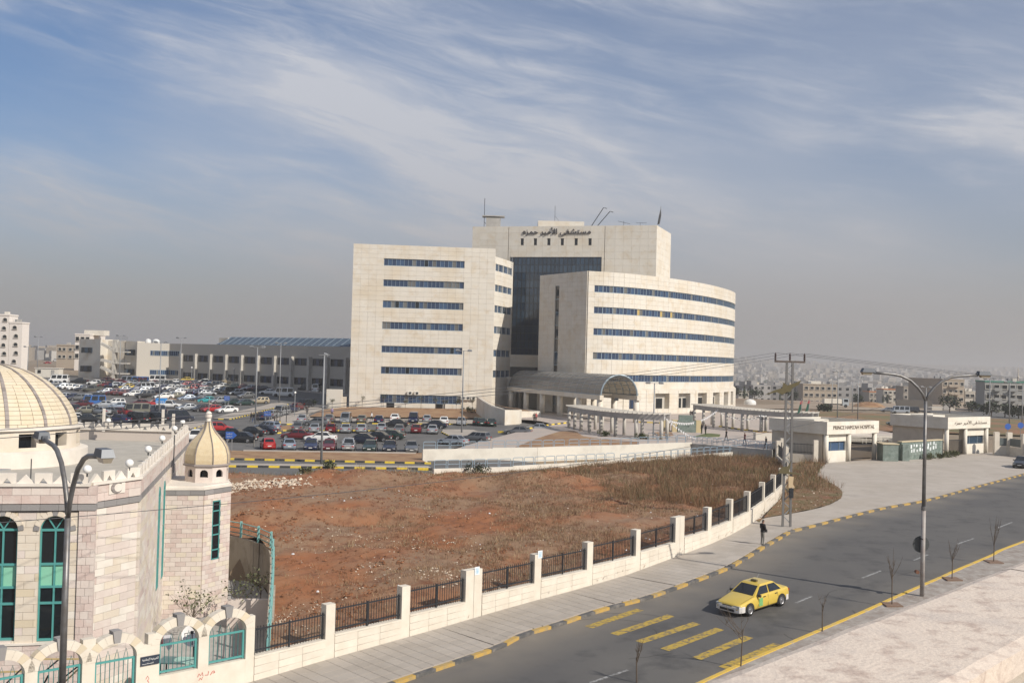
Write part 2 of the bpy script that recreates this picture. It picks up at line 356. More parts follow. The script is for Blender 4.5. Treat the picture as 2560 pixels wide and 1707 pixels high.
KF = [P(*p).xy for p in KFp]; KF = smooth_pl([Vector((-38, 10)), Vector((-20, 29))]+KF+[Vector((82, 150)), Vector((125, 205))], 5)
KNp = [(1785, 1688), (1986, 1600), (2080, 1560), (2160, 1526), (2230, 1494), (2308, 1460), (2384, 1426), (2480, 1386), (2560, 1352)]
KN = [P(*p).xy for p in KNp]; KN = smooth_pl([Vector((-22, 12)), Vector((-6, 30))]+KN+[Vector((75, 115)), Vector((140, 190))], 5)
ROADZ = lambda x, y: G(x, y)-.10
rd = sheet('road', KF+KN[::-1], ROADZ, 1.5, ASPH)
at = rd.data.attributes.new('dust', 'FLOAT', 'POINT'); dv = []
for v in rd.data.vertices:
    d_ = min((Vector(v.co[:2])-k).length for k in KF[::2]); d2 = min((Vector(v.co[:2])-k).length for k in KN[::2]); dv.append(max(0, 1-d_/4.2)**1.4+.35*max(0, 1-d2/2.5)-.55*math.exp(-((d_-6)/1.6)**2))
at.data.foreach_set('value', dv)
t_ = ASPH.node_tree; bs_ = t_.nodes['Principled BSDF']; src_ = bs_.inputs['Base Color'].links[0].from_socket; an = N(t_, 'ShaderNodeAttribute', attribute_name='dust'); gm = N(t_, 'ShaderNodeNewGeometry'); nz_ = N(t_, 'ShaderNodeTexNoise', ins={'Scale': .5, 'Detail': 9}); t_.links.new(gm.outputs['Position'], nz_.inputs['Vector'])
ml = N(t_, 'ShaderNodeMath', operation='MULTIPLY'); t_.links.new(an.outputs['Fac'], ml.inputs[0]); t_.links.new(nz_.outputs[0], ml.inputs[1]); ml2 = N(t_, 'ShaderNodeMath', operation='MULTIPLY', use_clamp=True, ins={1: 1.5}); t_.links.new(ml.outputs[0], ml2.inputs[0])
mx_ = N(t_, 'ShaderNodeMix', data_type='RGBA'); mx_.inputs[7].default_value = (.235, .205, .165, 1); t_.links.new(ml2.outputs[0], mx_.inputs[0]); t_.links.new(src_, mx_.inputs[6]); t_.links.new(mx_.outputs[2], bs_.inputs['Base Color'])
cj = MB(); rsj = random.Random(8)
for k in range(16):
    q = P(rsj.uniform(1300, 2500), rsj.uniform(1400, 1650)).xy; a_ = rsj.choice((.8, 2.3))+rsj.uniform(-.3, .3); pts_ = [q]
    for j in range(rsj.randint(5, 14)): a_ += rsj.uniform(-.35, .35); q = q+Vector((math.cos(a_), math.sin(a_)))*.45; pts_.append(q)
    for a, c in zip(pts_, pts_[1:]):
        if inpoly(a.x, a.y, KF+KN[::-1]) and inpoly(c.x, c.y, KF+KN[::-1]): n_ = Vector((-(c-a).y, (c-a).x)).normalized()*.016; cj.quad(*[(*v, ROADZ(*v)+.004) for v in (a-n_, c-n_, c+n_, a+n_)])
cj.build('road_crack', M('crack', (.04, .038, .035), .95), kind='structure')
kerb(KF, ROADZ, 1.15, (YEL, BLK), h_=.15, w_=.26, name='road_kerb')
WLp = [(617, 1707), (774, 1660), (960, 1608), (1100, 1568.8), (1300, 1510.6), (1426, 1477), (1560, 1439), (1800, 1351), (1880, 1307)]
WL = [P(*p).xy for p in WLp]; u0 = (WL[3]-WL[0]).normalized(); WLL = [WL[0]-u0*60]+WL
iK = [i for i, p in enumerate(KF) if p.y < WL[-1].y-2]
# pavement base, then its slabs
KFin = offs(KF, .26)
WLin = offs(WLL, .12)
BAYE = [P(*p).xy for p in [(1889, 1300), (1925, 1291), (1968, 1285), (2029.6, 1273.5), (2070, 1263), (2103.6, 1245), (2107, 1232.6), (2098.5, 1220), (2065, 1202), (2042, 1186.7), (2050, 1172)]]
ik = max(i for i, p in enumerate(KFin) if p.y < 76)
sheet('pavement', KFin[:ik]+[WLin[-1]]+WLin[::-1][1:], lambda x, y: G(x, y)-.01, 2.5, PAVE)
pavo = bpy.data.objects['pavement']
pc = Pcs(pavo, 'paving_slab', PAVE, 300)
aK = [p for p in KFin[:ik]]; 
def along(pl, s):
    for i in range(len(pl)-1):
        l_ = (pl[i+1]-pl[i]).length
        if s <= l_: return pl[i]+(pl[i+1]-pl[i])*(s/l_), (pl[i+1]-pl[i]).normalized()
        s -= l_
    return None, None
W0 = WL[0]-u0*2; WLs = [W0]+WL[1:]; s_ = .1
while True:
    q, t_ = along(WLs, s_)
    if q is None: break
    nn = Vector((t_.y, -t_.x)); kd = min(((q+nn*d_/10) - k_).length+0 for k_ in KF for d_ in (0,))
    # width to kerb along nn
    wd = None
    for i in range(len(KF)-1):
        a, b = KF[i], KF[i+1]; de = (b-a); den = nn.x*de.y-nn.y*de.x
        if abs(den) < 1e-6: continue
        t1 = ((a.x-q.x)*de.y-(a.y-q.y)*de.x)/den; t2 = ((a.x-q.x)*nn.y-(a.y-q.y)*nn.x)/den
        if t1 > 0 and 0 <= t2 <= 1: wd = t1
    if wd is None or wd > 9: break
    nrow = max(1, int((wd-.3)/.62)); ww = (wd-.34)/nrow
    for j in range(nrow):
        c = q+nn*(.06+ww*(j+.5)); z = G(c.x, c.y)
        pc.a.append((Vector((c.x, c.y, z+.004)), Vector((t_.x, t_.y, (G(c.x+t_.x, c.y+t_.y)-G(c.x-t_.x, c.y-t_.y))/2)).normalized(), None, .62+.002, ww+.002, .05, PAVE))
    s_ += .62
def flush_flat(pc):
    pc.a.sort(key=lambda q: (q[0]-CP).length_squared); big = MB()
    for i, (c, u, n, w_, h_, t_, mt) in enumerate(pc.a):
        z = Vector((0, 0, 1)); y = z.cross(u).normalized(); zz = u.cross(y)
        if i < pc.l:
            k = ('flat', round(w_, 2), round(h_, 2), mt.name)
            if k not in BOXC: BOXC[k] = MB().box((0, 0, 0), (k[1]-.02, k[2]-.02, t_)).mesh(pc.n, mt)
            o = bpy.data.objects.new(pc.n, BOXC[k]); COL.objects.link(o); mm = Matrix((u, y, zz)).transposed().to_4x4(); mm.translation = c; o.matrix_basis = mm; setpar(o, pc.p)
        else: big.box(c, (w_, h_, t_), ax=(u, y, zz))
    if big.f: big.build(pc.n+'_field', pc.m, pc.p, kind='stuff')
flush_flat(pc)
# forecourt in front of the gate lodges
GA, GB = Vector((39.9, 131)), Vector((48.7, 137.6)); HA, HB = Vector((61.6, 146.5)), Vector((70.6, 153.2))
ik2 = min(i for i, p in enumerate(KFin) if p.y > 74)
FE = [P(1880, 1307).xy, P(1955, 1243).xy, P(1975, 1195).xy, Vector((33.5, 128)), Vector((37, 131.6))]
sheet('forecourt_paving', KFin[ik:]+[Vector((112, 190)), Vector((78, 160)), HB, HA, Vector((58, 143)), GB, GA]+BAYE[::-1]+[WLin[-1]], lambda x, y: G(x, y)-.005, 3, BAYC)
sheet('grass_verge', BAYE+[GA, Vector((37, 131.6)), Vector((33.6, 126)), FE[2], FE[1], FE[0]+Vector((.6, .2))], lambda x, y: G(x, y)+.06+.05*math.sin(x*1.7)*math.sin(y*1.3), 1.5, M('verge soil', (.19, .09, .045), .95, c2=(.12, .10, .04), ns=.6, nd=10, c3=(.22, .14, .08), n3=.9, bump=.6, bs=4))
# near side pavement with continuous yellow kerb edge
kb = MB(); KNr = [p for p in resample(KN, 1.6)]; KNi = offs(KNr, 0); 
for i in range(len(KNr)-1):
    a, b = KNr[i], KNr[i+1]; n_ = Vector(((b-a).y, -(b-a).x)).normalized()*.1
    kb.bar((*(a+n_), ROADZ(*a)+.03), (*(b+n_), ROADZ(*b)+.03), .2, .25)
struct('near_kerb', kb, M('worn yellow line', (.60, .40, .06), .8, c2=(.42, .33, .18), ns=2, nlo=.5, nhi=.7))
NPV = offs(KNr, -.2); NPO = offs(KNr, -4.2)
sheet('near_pavement', NPO+NPV[::-1], lambda x, y: G(x, y)+.02, 2.2, M('near paving', (.33, .30, .27), .9, c2=(.24, .20, .17), ns=1.3, c3=(.40, .37, .33), n3=2))
sheet('near_ground', offs(KNr, -14)+NPO[::-1], lambda x, y: G(x, y)-.02, 4, CONC)
# painted markings: short yellow rumble bars, white lane dashes
rp = [P(*p).xy for p in [(1478, 1435), (1600, 1515)]]
def paint(name, a, b, wd, mat, dz=.006, **k):
    a = Vector(a[:2]); b = Vector(b[:2]); d = (b-a); L_ = d.length; d.normalize(); n_ = Vector((-d.y, d.x))*wd/2; mb = MB(); k_ = max(1, int(L_/1.)); z = lambda p: ROADZ(p.x, p.y)+dz
    for i in range(k_):
        p = a+d*L_*i/k_; q = a+d*L_*(i+1)/k_; mb.quad(*[(*v, z(v)) for v in (p-n_, q-n_, q+n_, p+n_)])
    return mb.build(name, mat, kind='structure')
YP = M('worn yellow road paint', (.42, .29, .05), .8, c2=(.13, .115, .09), ns=4.5, nd=13, nlo=.46, nhi=.64)
YLM = [((1472, 1562), (1600, 1518)), ((1535, 1580), (1678, 1533)), ((1598, 1599), (1742, 1552)), ((1662, 1618), (1800, 1566)), ((1741, 1640), (1872, 1586)), ((1808, 1663), (1945, 1604))]
for a, b in YLM: paint('yellow_stripe', P(*a), P(*b), .52, YP)
WP = M('worn white road paint', (.32, .32, .315), .8, c2=(.13, .127, .122), ns=5, nd=12, nlo=.44, nhi=.6)
for a, b in [((1475, 1700), (1570, 1668)), ((2393, 1356), (2434, 1342)), ((2494, 1316), (2530, 1302)), ((2156, 1440), (2202, 1422)), ((2285, 1396), (2320, 1382)), ((1990, 1502), (2030, 1485))]:
    paint('lane_dash', P(*a), P(*b), .16, WP)
# ---------------------------------------------------------------- the vacant red soil field
NAW = [P(*p).xy for p in [(1083, 1189), (1282.5, 1182), (1551, 1166), (1743.6, 1147)]]      # foot of the near ramp wall
RB = [P(560+x/3.672, 1000+y/3.672).xy for x, y in [(1915, 692), (1000, 686), (50, 680)]]; RBL = RB[-1]+(RB[-1]-RB[0])*.6
CW = [Vector((-10.4, 46.9)), Vector((-15.0, 67.7)), Vector((-17.0, 71.4)), Vector((-20.5, 74.2)), Vector((-27, 76))]   # court retaining wall
FIELD = [WL[0]+u0*1.2+Vector((-.2, .2))]+[p+Vector((-.15, .15)) for p in WL[2:]]+[FE[1], FE[2], Vector((32.5, 123)), Vector((31.5, 131)), Vector((28.5, 132.5)), NAW[3], NAW[2], NAW[1], NAW[0], RB[0], RB[1], RB[2], RBL, Vector((-62, 76.5)), CW[4], CW[3], CW[2], CW[1]]
from mathutils import noise as mn
def FZ(x, y):
    z = G(x, y)+.12; v = Vector((x, y, 0))
    dw = max(0, min(1, (y-48)/8)); 
    e = .55*mn.noise(v*.13)+.28*mn.noise(v*.45+Vector((3, 1, 0)))+.12*mn.noise(v*1.3)+.05*mn.noise(v*3.1)
    r_ = math.exp(-((y-(99+1.5*math.sin(x*.35)))/2.6)**2)*ss((x+22)/8)*ss((14-x)/10)*(1.0+.6*mn.noise(v*.5))       # spoil ridge along the back
    r_ += 1.0*math.exp(-(((x+13)/2.2)**2+((y-97)/1.8)**2)); r_ += .8*math.exp(-((y-(83+.25*x))/1.6)**2)*ss((-4-x)/4)*ss((x+28)/8)
    r_ -= .7*math.exp(-(((x+9)/3.5)**2+((y-78)/1.5)**2))
    ed = ss((9-0)/9) 
    k = ss(min(1, abs(x*.727-y*.687+ (14.7*-.727+71.9*.687))/3.)); k2 = ss(min(1, (106-y)/3+1)) if x < 0 else 1
    return z+(e+.15)*(.25+.75*k)*(.4+.6*k2)+r_*.8
def grid_field():
    sheet('field', FIELD, FZ, .75, SOIL)
grid_field()
# strip of stones and rubbish, loose stones, dry weeds
def scatter_pts(n, f):
    out = []
    while len(out) < n:
        x = random.uniform(-40, 34); y = random.uniform(47, 132)
        if inpoly(x, y, FIELD) and random.random() < f(x, y): out.append((x, y))
    return out
def stones(name, pts, smin, smax, mat, zf=FZ):
    mb = MB()
    for x, y in pts:
        s = smin+(smax-smin)*random.random()**2.5; z = zf(x, y)+s*.25; a = random.random()*6.3; k = len(mb.v)
        for i in range(5): t = a+i*1.2566; r_ = s*random.uniform(.6, 1.1); mb.v.append((x+r_*math.cos(t), y+r_*math.sin(t), z-s*random.uniform(.2, .5)))
        mb.v.append((x+s*.2, y, z+s*random.uniform(.15, .45))); mb.v.append((x-s*.3, y+s*.2, z+s*random.uniform(.15, .4)))
        for i in range(5): j = (i+1) % 5; mb.f.append((k+i, k+j, k+5+(i > 2))); mb.mi.append(0)
        mb.f += [(k+3, k+5, k+6)[::1], (k, k+6, k+5)]; mb.mi += [0, 0]
    return mb.build(name, mat, kind='stuff')
stones('field_stones', scatter_pts(3000, lambda x, y: (.95 if x < 0 and y < 76 else .12)*max(.02, .1+1.6*mn.noise(Vector((x, y, 5))*.22))), .02, .10, RUB)
stones('soil_clods', scatter_pts(9000, lambda x, y: (1 if x < 4 else .25)*max(.05, .3+1.5*mn.noise(Vector((x, y, 9))*.3))), .03, .17, M('soil clod', (.20, .085, .038), .95, isl=.3))
stones('rubble_line', [(random.gauss(-27+random.random()*8, .8), random.gauss(93.5, .9)) for _ in range(620)], .08, .28, RUB)
PAP = M('litter', (.7, .7, .72), .8, isl=.3)
stones('litter', scatter_pts(110, lambda x, y: 1), .06, .16, PAP)
def blades(name, pts, hmin, hmax, n, spread, mats, zf, w_=.012):
    vs = []; fs = []; mi = []
    for (x, y) in pts:
        hh = random.uniform(hmin, hmax); m_ = random.randrange(len(mats))
        for _ in range(n):
            a = random.random()*6.283; r_ = random.random()*spread; bx = x+r_*math.cos(a); by = y+r_*math.sin(a); z = zf(bx, by)-.03
            lx = math.cos(a)*hh*random.uniform(.1, .6); ly = math.sin(a)*hh*random.uniform(.1, .6); hz = hh*random.uniform(.5, 1); ww = w_*random.uniform(.6, 1.5); p = random.random()*3.14; cx, cy = math.cos(p)*ww, math.sin(p)*ww; k = len(vs)
            vs += [(bx-cx, by-cy, z), (bx+cx, by+cy, z), (bx+lx*.4+cx*.8, by+ly*.4+cy*.8, z+hz*.6), (bx+lx*.4-cx*.8, by+ly*.4-cy*.8, z+hz*.6), (bx+lx, by+ly, z+hz)]
            fs += [(k, k+1, k+2, k+3), (k+3, k+2, k+4)]; mi += [m_, m_]
    me = bpy.data.meshes.new(name); me.from_pydata(vs, [], fs)
    for m_ in mats: me.materials.append(m_)
    me.polygons.foreach_set('material_index', mi); return tag(link(name, me), kind='stuff')
W1 = M('dry weed', (.235, .155, .09), .9, isl=.4); W2 = M('brown weed', (.195, .108, .055), .9, isl=.4); W3 = M('straw', (.33, .25, .15), .9, isl=.3); W4 = M('olive weed', (.12, .115, .05), .9, isl=.3)
def wd1(x, y):
    d = ss((x+16)/16)*ss((y-50)/16+.2); return max(.02, d*(.62+1.5*mn.noise(Vector((x, y, 0))*.16)))
blades('dry_weeds', scatter_pts(15000, wd1), .10, .42, 8, .4, [W1, W2, W3, W2], FZ, .009)
def wd2(x, y): return 1 if (x > 3 and y > 84+abs(x-20)*.5 and mn.noise(Vector((x, y, 3))*.2)+.75*ss((x-6)/14)+.35*ss((y-100)/14) > .32) else 0
blades('tall_dry_brush', scatter_pts(3600, wd2), .22, 1.25, 14, .8, [W2, W1, W2, W4, W2], FZ, .010)
def wd3(x, y): return 1 if y > 97 or (abs(x*.727-y*.687+38.7) < 3 and y < 70) else .02
blades('verge_weeds', scatter_pts(900, wd3), .25, .8, 8, .4, [W4, W1, W3, W2], FZ)
vp = [p_ for p_ in [(random.uniform(19, 42), random.uniform(79, 132)) for _ in range(5200)] if inpoly(*p_, BAYE+[GA, Vector((37, 131.6)), FE[2], FE[1], FE[0]])]
blades('verge_grass', vp[:3000], .06, .28, 6, .3, [W4, W2, W4, W2], lambda x, y: G(x, y)+.06)
blades('verge_brush', [p_ for p_ in vp if p_[1] > 100][:260], .5, 1.2, 9, .5, [W2, W1, W4], lambda x, y: G(x, y)+.06)
stones('verge_stones', vp[:160], .04, .13, RUB, lambda x, y: G(x, y)+.08)
# ---------------------------------------------------------------- service roads with striped kerbs, ramp
z3 = lambda x, y: P(560+x/3.672, 1000+y/3.672).xy
def ext_l(pl, t): return [pl[0]+(pl[0]-pl[1])*t]+pl
K1 = ext_l([z3(50, 545), z3(1000, 565), z3(1900, 585)], 1.6); MT = ext_l([z3(50, 585), z3(1000, 597), z3(1915, 612)], 1.6); K2 = ext_l([z3(50, 612), z3(1000, 624), z3(1915, 637)], 1.6); RBo = ext_l([z3(50, 682), z3(1000, 688), z3(1915, 694)], 1.6)
FW = [Vector((-10.4, 121.6)), Vector((3.4, 127.6)), Vector((24.8, 142)), Vector((33.9, 134.4))]
def RZ(x, y): return G(x, y)-.02-4.2*ss((x+2)/26)
sheet('service_road', [*K2, *RBo[::-1]], lambda x, y: G(x, y)-.02, 4, ASPHP)
sheet('ramp_road', [*K1, Vector((-9.8, 121.2)), Vector((3.4, 127.3)), Vector((24.6, 141.6)), Vector((33.5, 134)), NAW[3]+Vector((.3, .3)), NAW[2], NAW[1], NAW[0]+Vector((0, .4)), *MT[::-1]], RZ, 3, ASPHP)
sheet('median_paving', [*MT, *[p+Vector((0, .2)) for p in K2[::-1]]], lambda x, y: G(x, y)+.1, 3, PAVE, skirt=.2)
kerb(K1, lambda x, y: G(x, y)-.02, 1.12, (YELB, BLKB), h_=.2, w_=.3, name='service_kerb'); kerb(K2, lambda x, y: G(x, y)-.02, 1.12, (BLKB, YELB), h_=.2, w_=.3, name='median_kerb')
# planted strip and car park
LF = [z3(180, 468), z3(1800, 492)]
LOT = [Vector((-150, 150)), Vector((-60, 134)), LF[0], LF[1], Vector((-8.7, 135)), Vector((-4.5, 148)), Vector((7, 183)), Vector((4, 192)), Vector((-7, 207)), Vector((-10, 222)), Vector((-33, 222)), Vector((-34, 258)), Vector((-93, 304)), Vector((-110, 300)), Vector((-165, 300))]
sheet('planted_strip', [Vector((-150, 130)), K1[0], *K1[1:], FW[0], Vector((-9, 134)), LF[1], LF[0], Vector((-60, 134)), Vector((-150, 150))], lambda x, y: G(x, y)+.04, 3, SOILP)
sheet('car_park', LOT, lambda x, y: G(x, y), 6, ASPHP)
kp = MB(); q = resample([LF[0], LF[1]], 3)
for i in range(len(q)-1): kp.bar((*q[i], G(*q[i])), (*q[i+1], G(*q[i+1])), .9, .3)
struct('car_park_kerb', kp, PAVE)
zb = lambda x, y: P(480+x/5.88, 860+y/5.88).xy; z1 = lambda x, y: P(130+x/5.88, 860+y/5.88).xy
ISL = [[zb(310, 1098), zb(560, 1108), zb(1170, 948), zb(1420, 885), zb(1380, 868), zb(1180, 872), zb(640, 1002)],
       [zb(1090, 1138), zb(1290, 1178), zb(1470, 1178), zb(1745, 1092), zb(1700, 1034), zb(1950, 945), zb(1760, 930)],
       [P(440, 1065).xy, P(480, 1073).xy, P(513, 1066).xy, P(520, 1054).xy, P(464, 1056).xy],
       [z3(2000, 300), z3(2080, 335), z3(2330, 335), z3(2350, 300), z3(2280, 275), z3(2010, 275)],
       [z1(880, 1050), z1(1500, 1060), z1(1760, 1075), z1(1600, 1100), z1(1200, 1110), z1(860, 1080)]]
for p_ in ISL: sheet('kerbed_island', p_, lambda x, y: G(x, y)+.14, 3, PAVE, skirt=.2)
kerb([zb(310, 1104), zb(560, 1114), zb(1170, 954), zb(1420, 890)], Gz, 1.0, (BLKB, YELB), h_=.18, name='island_kerb')
kerb([P(478, 1074).xy, P(520, 1062).xy], Gz, 1.3, (BLKB, YELB), h_=.18, name='island_kerb')
kerb([zb(1090, 1142), zb(1290, 1184), zb(1470, 1184)], Gz, 1.0, (YELB, BLKB), h_=.18, name='island_kerb')
kerb([z3(1998, 300), z3(2080, 340), z3(2330, 338)], Gz, 1.0, (YELB, BLKB), h_=.18, name='island_kerb')
kerb([z3(410, 315), z3(560, 300)], Gz, 1.0, (YELB, BLKB), h_=.18, name='island_kerb')
kerb([z3(540, 283), z3(1560, 283)], Gz, 1.3, (YELB, BLKB), h_=.16, name='bay_kerb')
kerb([z3(800, 214), z3(2340, 226)], Gz, 1.3, (YELB, BLKB), h_=.16, name='bay_kerb')
for a, b in [((0, 648), (2352, 885)), ((700, 545), (2352, 640))]:
    p1, p2 = z1(*a), z1(*b); n_ = Vector((0, 3.2)); sheet('planting_bed', [p1, p2, p2+n_, p1+n_], lambda x, y: G(x, y)+.1, 4, SOILP, skirt=.15)
    kerb([p1, p2], Gz, 3, (PAVE, PAVEB), h_=.22, w_=.9, name='bed_kerb')
sheet('planting_bed', [z3(405, 300), z3(620, 262), z3(600, 235), z3(440, 262)], lambda x, y: G(x, y)+.12, 2, SOILP, skirt=.2)
sheet('garden_bed', [P(772, 1044).xy, P(806, 1027).xy, P(872, 1019.5).xy, Vector((-34, 224.6)), Vector((-4.6, 227)), P(1222, 1034).xy, P(1200, 1048).xy], lambda x, y: G(x, y)+.25, 3, SOILP)
sheet('garden_path', [z3(790, 172), z3(2340, 190), z3(2340, 214), z3(780, 200)], lambda x, y: G(x, y)+.16, 3, PAVE, skirt=.2)
sheet('front_terrace', [Vector((-34, 257)), Vector((-92, 303)), Vector((-112, 298)), Vector((-112, 292)), Vector((-90, 295)), Vector((-36, 251))], lambda x, y: G(x, y)+.18, 5, PAVE, skirt=.2)
# raised plaza
def PZ(x, y): t = ss((x+6)/18); return (G(x, y)+.16)*(1-t)+1.42*t
PLZ = [FW[0]+Vector((0, .3)), FW[1]+Vector((0, .3)), FW[2]+Vector((0, .3)), FW[3]+Vector((.3, .3)), Vector((36.4, 139.8)), Vector((44.5, 167)), Vector((66, 167)), Vector((66, 225)), Vector((60, 279)), Vector((15.6, 216.6)), Vector((-1, 238)), Vector((-3.8, 226)), Vector((-6, 207)), Vector((5, 193)), Vector((7.2, 183)), Vector((-4.3, 148))]
sheet('plaza_paving', PLZ, PZ, 4, M('pink plaza paving', (.44, .37, .32), .9, c2=(.39, .34, .30), ns=.2), skirt=0)
p6 = lambda x, y: P(1200+x/3.095, 900+y/3.095, 1.5).xy
sheet('plaza_bed', [p6(250, 640), p6(420, 590), p6(620, 545), p6(735, 545), p6(800, 590), p6(1000, 615), p6(1230, 628), p6(1230, 655)], lambda x, y: PZ(x, y)+.1, 2, SOILP, skirt=.4)
sheet('plaza_bed', [p6(1330, 560), p6(1480, 555), p6(1500, 585), p6(1380, 580)], lambda x, y: PZ(x, y)+.12, 2, SOILP, skirt=.2)
sheet('plaza_bed', [p6(1660, 590), p6(1760, 565), p6(1860, 575), p6(1850, 590)], lambda x, y: PZ(x, y)+.12, 2, M('lawn', (.10, .12, .04), .95), skirt=.2)
kerb([p6(140, 520), p6(250, 525), p6(530, 495), p6(690, 482)], PZ, 1.1, (YELB, BLKB), h_=.2, name='drop_off_kerb')
kerb([p6(1200, 478), p6(1500, 490), p6(1730, 500)], PZ, 1.1, (YELB, BLKB), h_=.2, name='drop_off_kerb')
kerb([p6(1850, 512), p6(2050, 540), p6(2250, 560)], PZ, 1.1, (YELB, BLKB), h_=.2, name='drop_off_kerb')
# distant ground: brown lot and grey road to the right
sheet('dirt_lot', [Vector((60, 300)), Vector((150, 330)), Vector((240, 420)), Vector((60, 430))], lambda x, y: G(x, y)-.1, 20, M('pale dirt', (.33, .27, .20), .95, c2=(.27, .20, .14), ns=.05))
sheet('far_road', [Vector((118, 262)), Vector((240, 250)), Vector((260, 300)), Vector((128, 330))], lambda x, y: G(x, y)-.08, 15, ASPHP)
sheet('far_field', [Vector((72, 200)), Vector((180, 190)), Vector((200, 245)), Vector((70, 300))], lambda x, y: G(x, y)-.05, 10, M('grassy soil', (.24, .12, .06), .95, c2=(.13, .12, .05), ns=.08, nd=10, nlo=.42, nhi=.58))
# sunken mosque court
sheet('mosque_court', [Vector((-60, 8)), Vector((-24, 8)), WL[0]-u0*20, WL[0]+Vector((.1, 1.1))]+CW+[Vector((-60, 76))], lambda x, y: -3.5+.0*x, 5, CONC)
# ================================================================ HOSPITAL
HOS = empty('hospital_building', (10, 235, 1.1), 'large cream stone hospital with strip windows, lettered tower and curved right wing', 'hospital')
PAN = Pcs(HOS, 'stone_panel', STONE, 300)
PANES = 0
def facing(pc, A, B, z0, z1, colw, rowh, holes=(), t_=.25, gap=.02, zs=None, e0=0, e1=0, stagger=0):
    """stone slabs in front of the wall plane A->B (outside to the right of A->B), leaving out the rectangular holes (u0,u1,z0,z1)"""
    A = Vector(A[:2]); B = Vector(B[:2]); u = (B-A); L_ = u.length; u.normalize(); n = Vector((u.y, -u.x))
    if zs is None:
        k = max(1, round((z1-z0)/rowh)); zs = [z0+(z1-z0)*i/k for i in range(k+1)]
    for j in range(len(zs)-1):
        a, b = zs[j], zs[j+1]
        k = max(1, round((L_+e0+e1)/colw)); us = [-e0+(L_+e0+e1)*i/k for i in range(k+1)]
        if stagger and j % 2: us = [us[0]]+[(us[i]+us[i+1])/2 for i in range(k)]+[us[-1]]
        rows = [(a, b)]
        for i in range(len(us)-1):
            segs = [(us[i], us[i+1], a, b)]
            for (h0, h1, q0, q1) in holes:
                ns = []
                for (s0, s1, r0, r1) in segs:
                    if h1 <= s0+.02 or h0 >= s1-.02 or q1 <= r0+.02 or q0 >= r1-.02: ns.append((s0, s1, r0, r1)); continue
                    if h0 > s0+.06: ns.append((s0, h0, r0, r1))
                    if h1 < s1-.06: ns.append((h1, s1, r0, r1))
                    m0, m1 = max(h0, s0), min(h1, s1)
                    if q0 > r0+.06: ns.append((m0, m1, r0, q0))
                    if q1 < r1-.06: ns.append((m0, m1, q1, r1))
                segs = ns
            for (s0, s1, r0, r1) in segs:
                c = A+u*((s0+s1)/2); pc.add((c.x, c.y, (r0+r1)/2), (u.x, u.y, 0), (n.x, n.y, 0), s1-s0-gap, r1-r0-gap, t_)
def strip_window(parent, A, B, u0_, u1_, z0, z1, npane, seed=0, t_=.25, name='window_strip', pat=None, fr=FRM, budget=True):
    A = Vector(A[:2]); B = Vector(B[:2]); u = (B-A).normalized(); n = Vector((u.y, -u.x)); rs = random.Random(seed)
    p = lambda s, z, d=0: Vector((A.x+u.x*s+n.x*d, A.y+u.y*s+n.y*d, z))
    U = Vector((u.x, u.y, 0)); Nn = Vector((n.x, n.y, 0)); ZZ = Vector((0, 0, 1)); mb = MB()
    for z in (z0+.05, z1-.05): mb.box(p((u0_+u1_)/2, z, .06), (u1_-u0_, .12, .1), ax=(U, -Nn, ZZ))
    for i in range(npane+1): mb.box(p(u0_+.035+(u1_-u0_-.07)*i/npane, (z0+z1)/2, .06), (.07, .12, z1-z0-.2), ax=(U, -Nn, ZZ))
    f = mb.build(name, fr, parent); pc = Pcs(f, 'pane', GLB, 300)
    for i in range(npane):
        m_ = pat[i % len(pat)] if pat else rs.choices([GLB, GLB2, BLIND, GLD], [6, 3, 1.6, .8])[0]
        s = u0_+.035+(u1_-u0_-.07)*(i+.5)/npane; pc.add(p(s, (z0+z1)/2, .015), U, Nn, (u1_-u0_-.07)/npane-.075, z1-z0-.2, .02, m_)
    pc.flush(); return f
LA, LB = Vector((-34.6, 225.)), Vector((-4.4, 228.))
LC = [LB, Vector((-3.6, 230.2)), Vector((-2.6, 233.2)), Vector((-1.6, 236.6)), Vector((-.5, 240.))]
def zat(px, py, A, B): return onpl(px, py, A, B)
core = MB(); LBk = [Vector((-.5, 252)), Vector((-34.6, 252))]
core.prism([LA, LB, Vector((-4.1, 229.2)), Vector((-34.6, 229.2))], -1, 36.6); core.prism([Vector((-34.6, 229.2)), Vector((-4.1, 229.2))]+LC[1:]+LBk, -1, 34.9)
# floor levels of the front strips
ys = [(646, 664), (698.6, 715.7), (751, 769), (804, 822), (863.6, 880.7), (915.7, 933.6), (985, 1006)]
FL = []
for i, (a, b) in enumerate(ys):
    x = 957-i*2; FL.append((zat(x, b, LA, LB)[1], zat(x, a, LA, LB)[1]))
U0_, U1_ = zat(960, 660, LA, LB)[0], zat(1161, 668, LA, LB)[0]
zs = [-.6]
for z0, z1 in FL[::-1]:
    lo = zs[-1]; k = max(1, round((z0-lo)/1.0)); zs += [lo+(z0-lo)*(i+1)/k for i in range(k)]; zs += [(z0+z1)/2, z1][1:]
k = 3; lo = zs[-1]; ZL = zs+[lo+(36.6-lo)*(i+1)/k for i in range(k)]
holes = [(U0_, U1_, z0, z1) for z0, z1 in FL]
dz = FL[6]; holes[-1] = (U0_, U1_, dz[0], dz[1])
holes += [(U0_+1.3, U0_+3.1, .8, dz[0]), (U0_+11.9, U0_+14, .8, dz[0])]
facing(PAN, LA, LB, -.6, 36.6, 1.76, 1, holes, zs=ZL, e0=.25, e1=.25)
for i, (z0, z1) in enumerate(FL):
    strip_window(HOS, LA, LB, U0_, U1_, z0, z1, 20, seed=i+3)
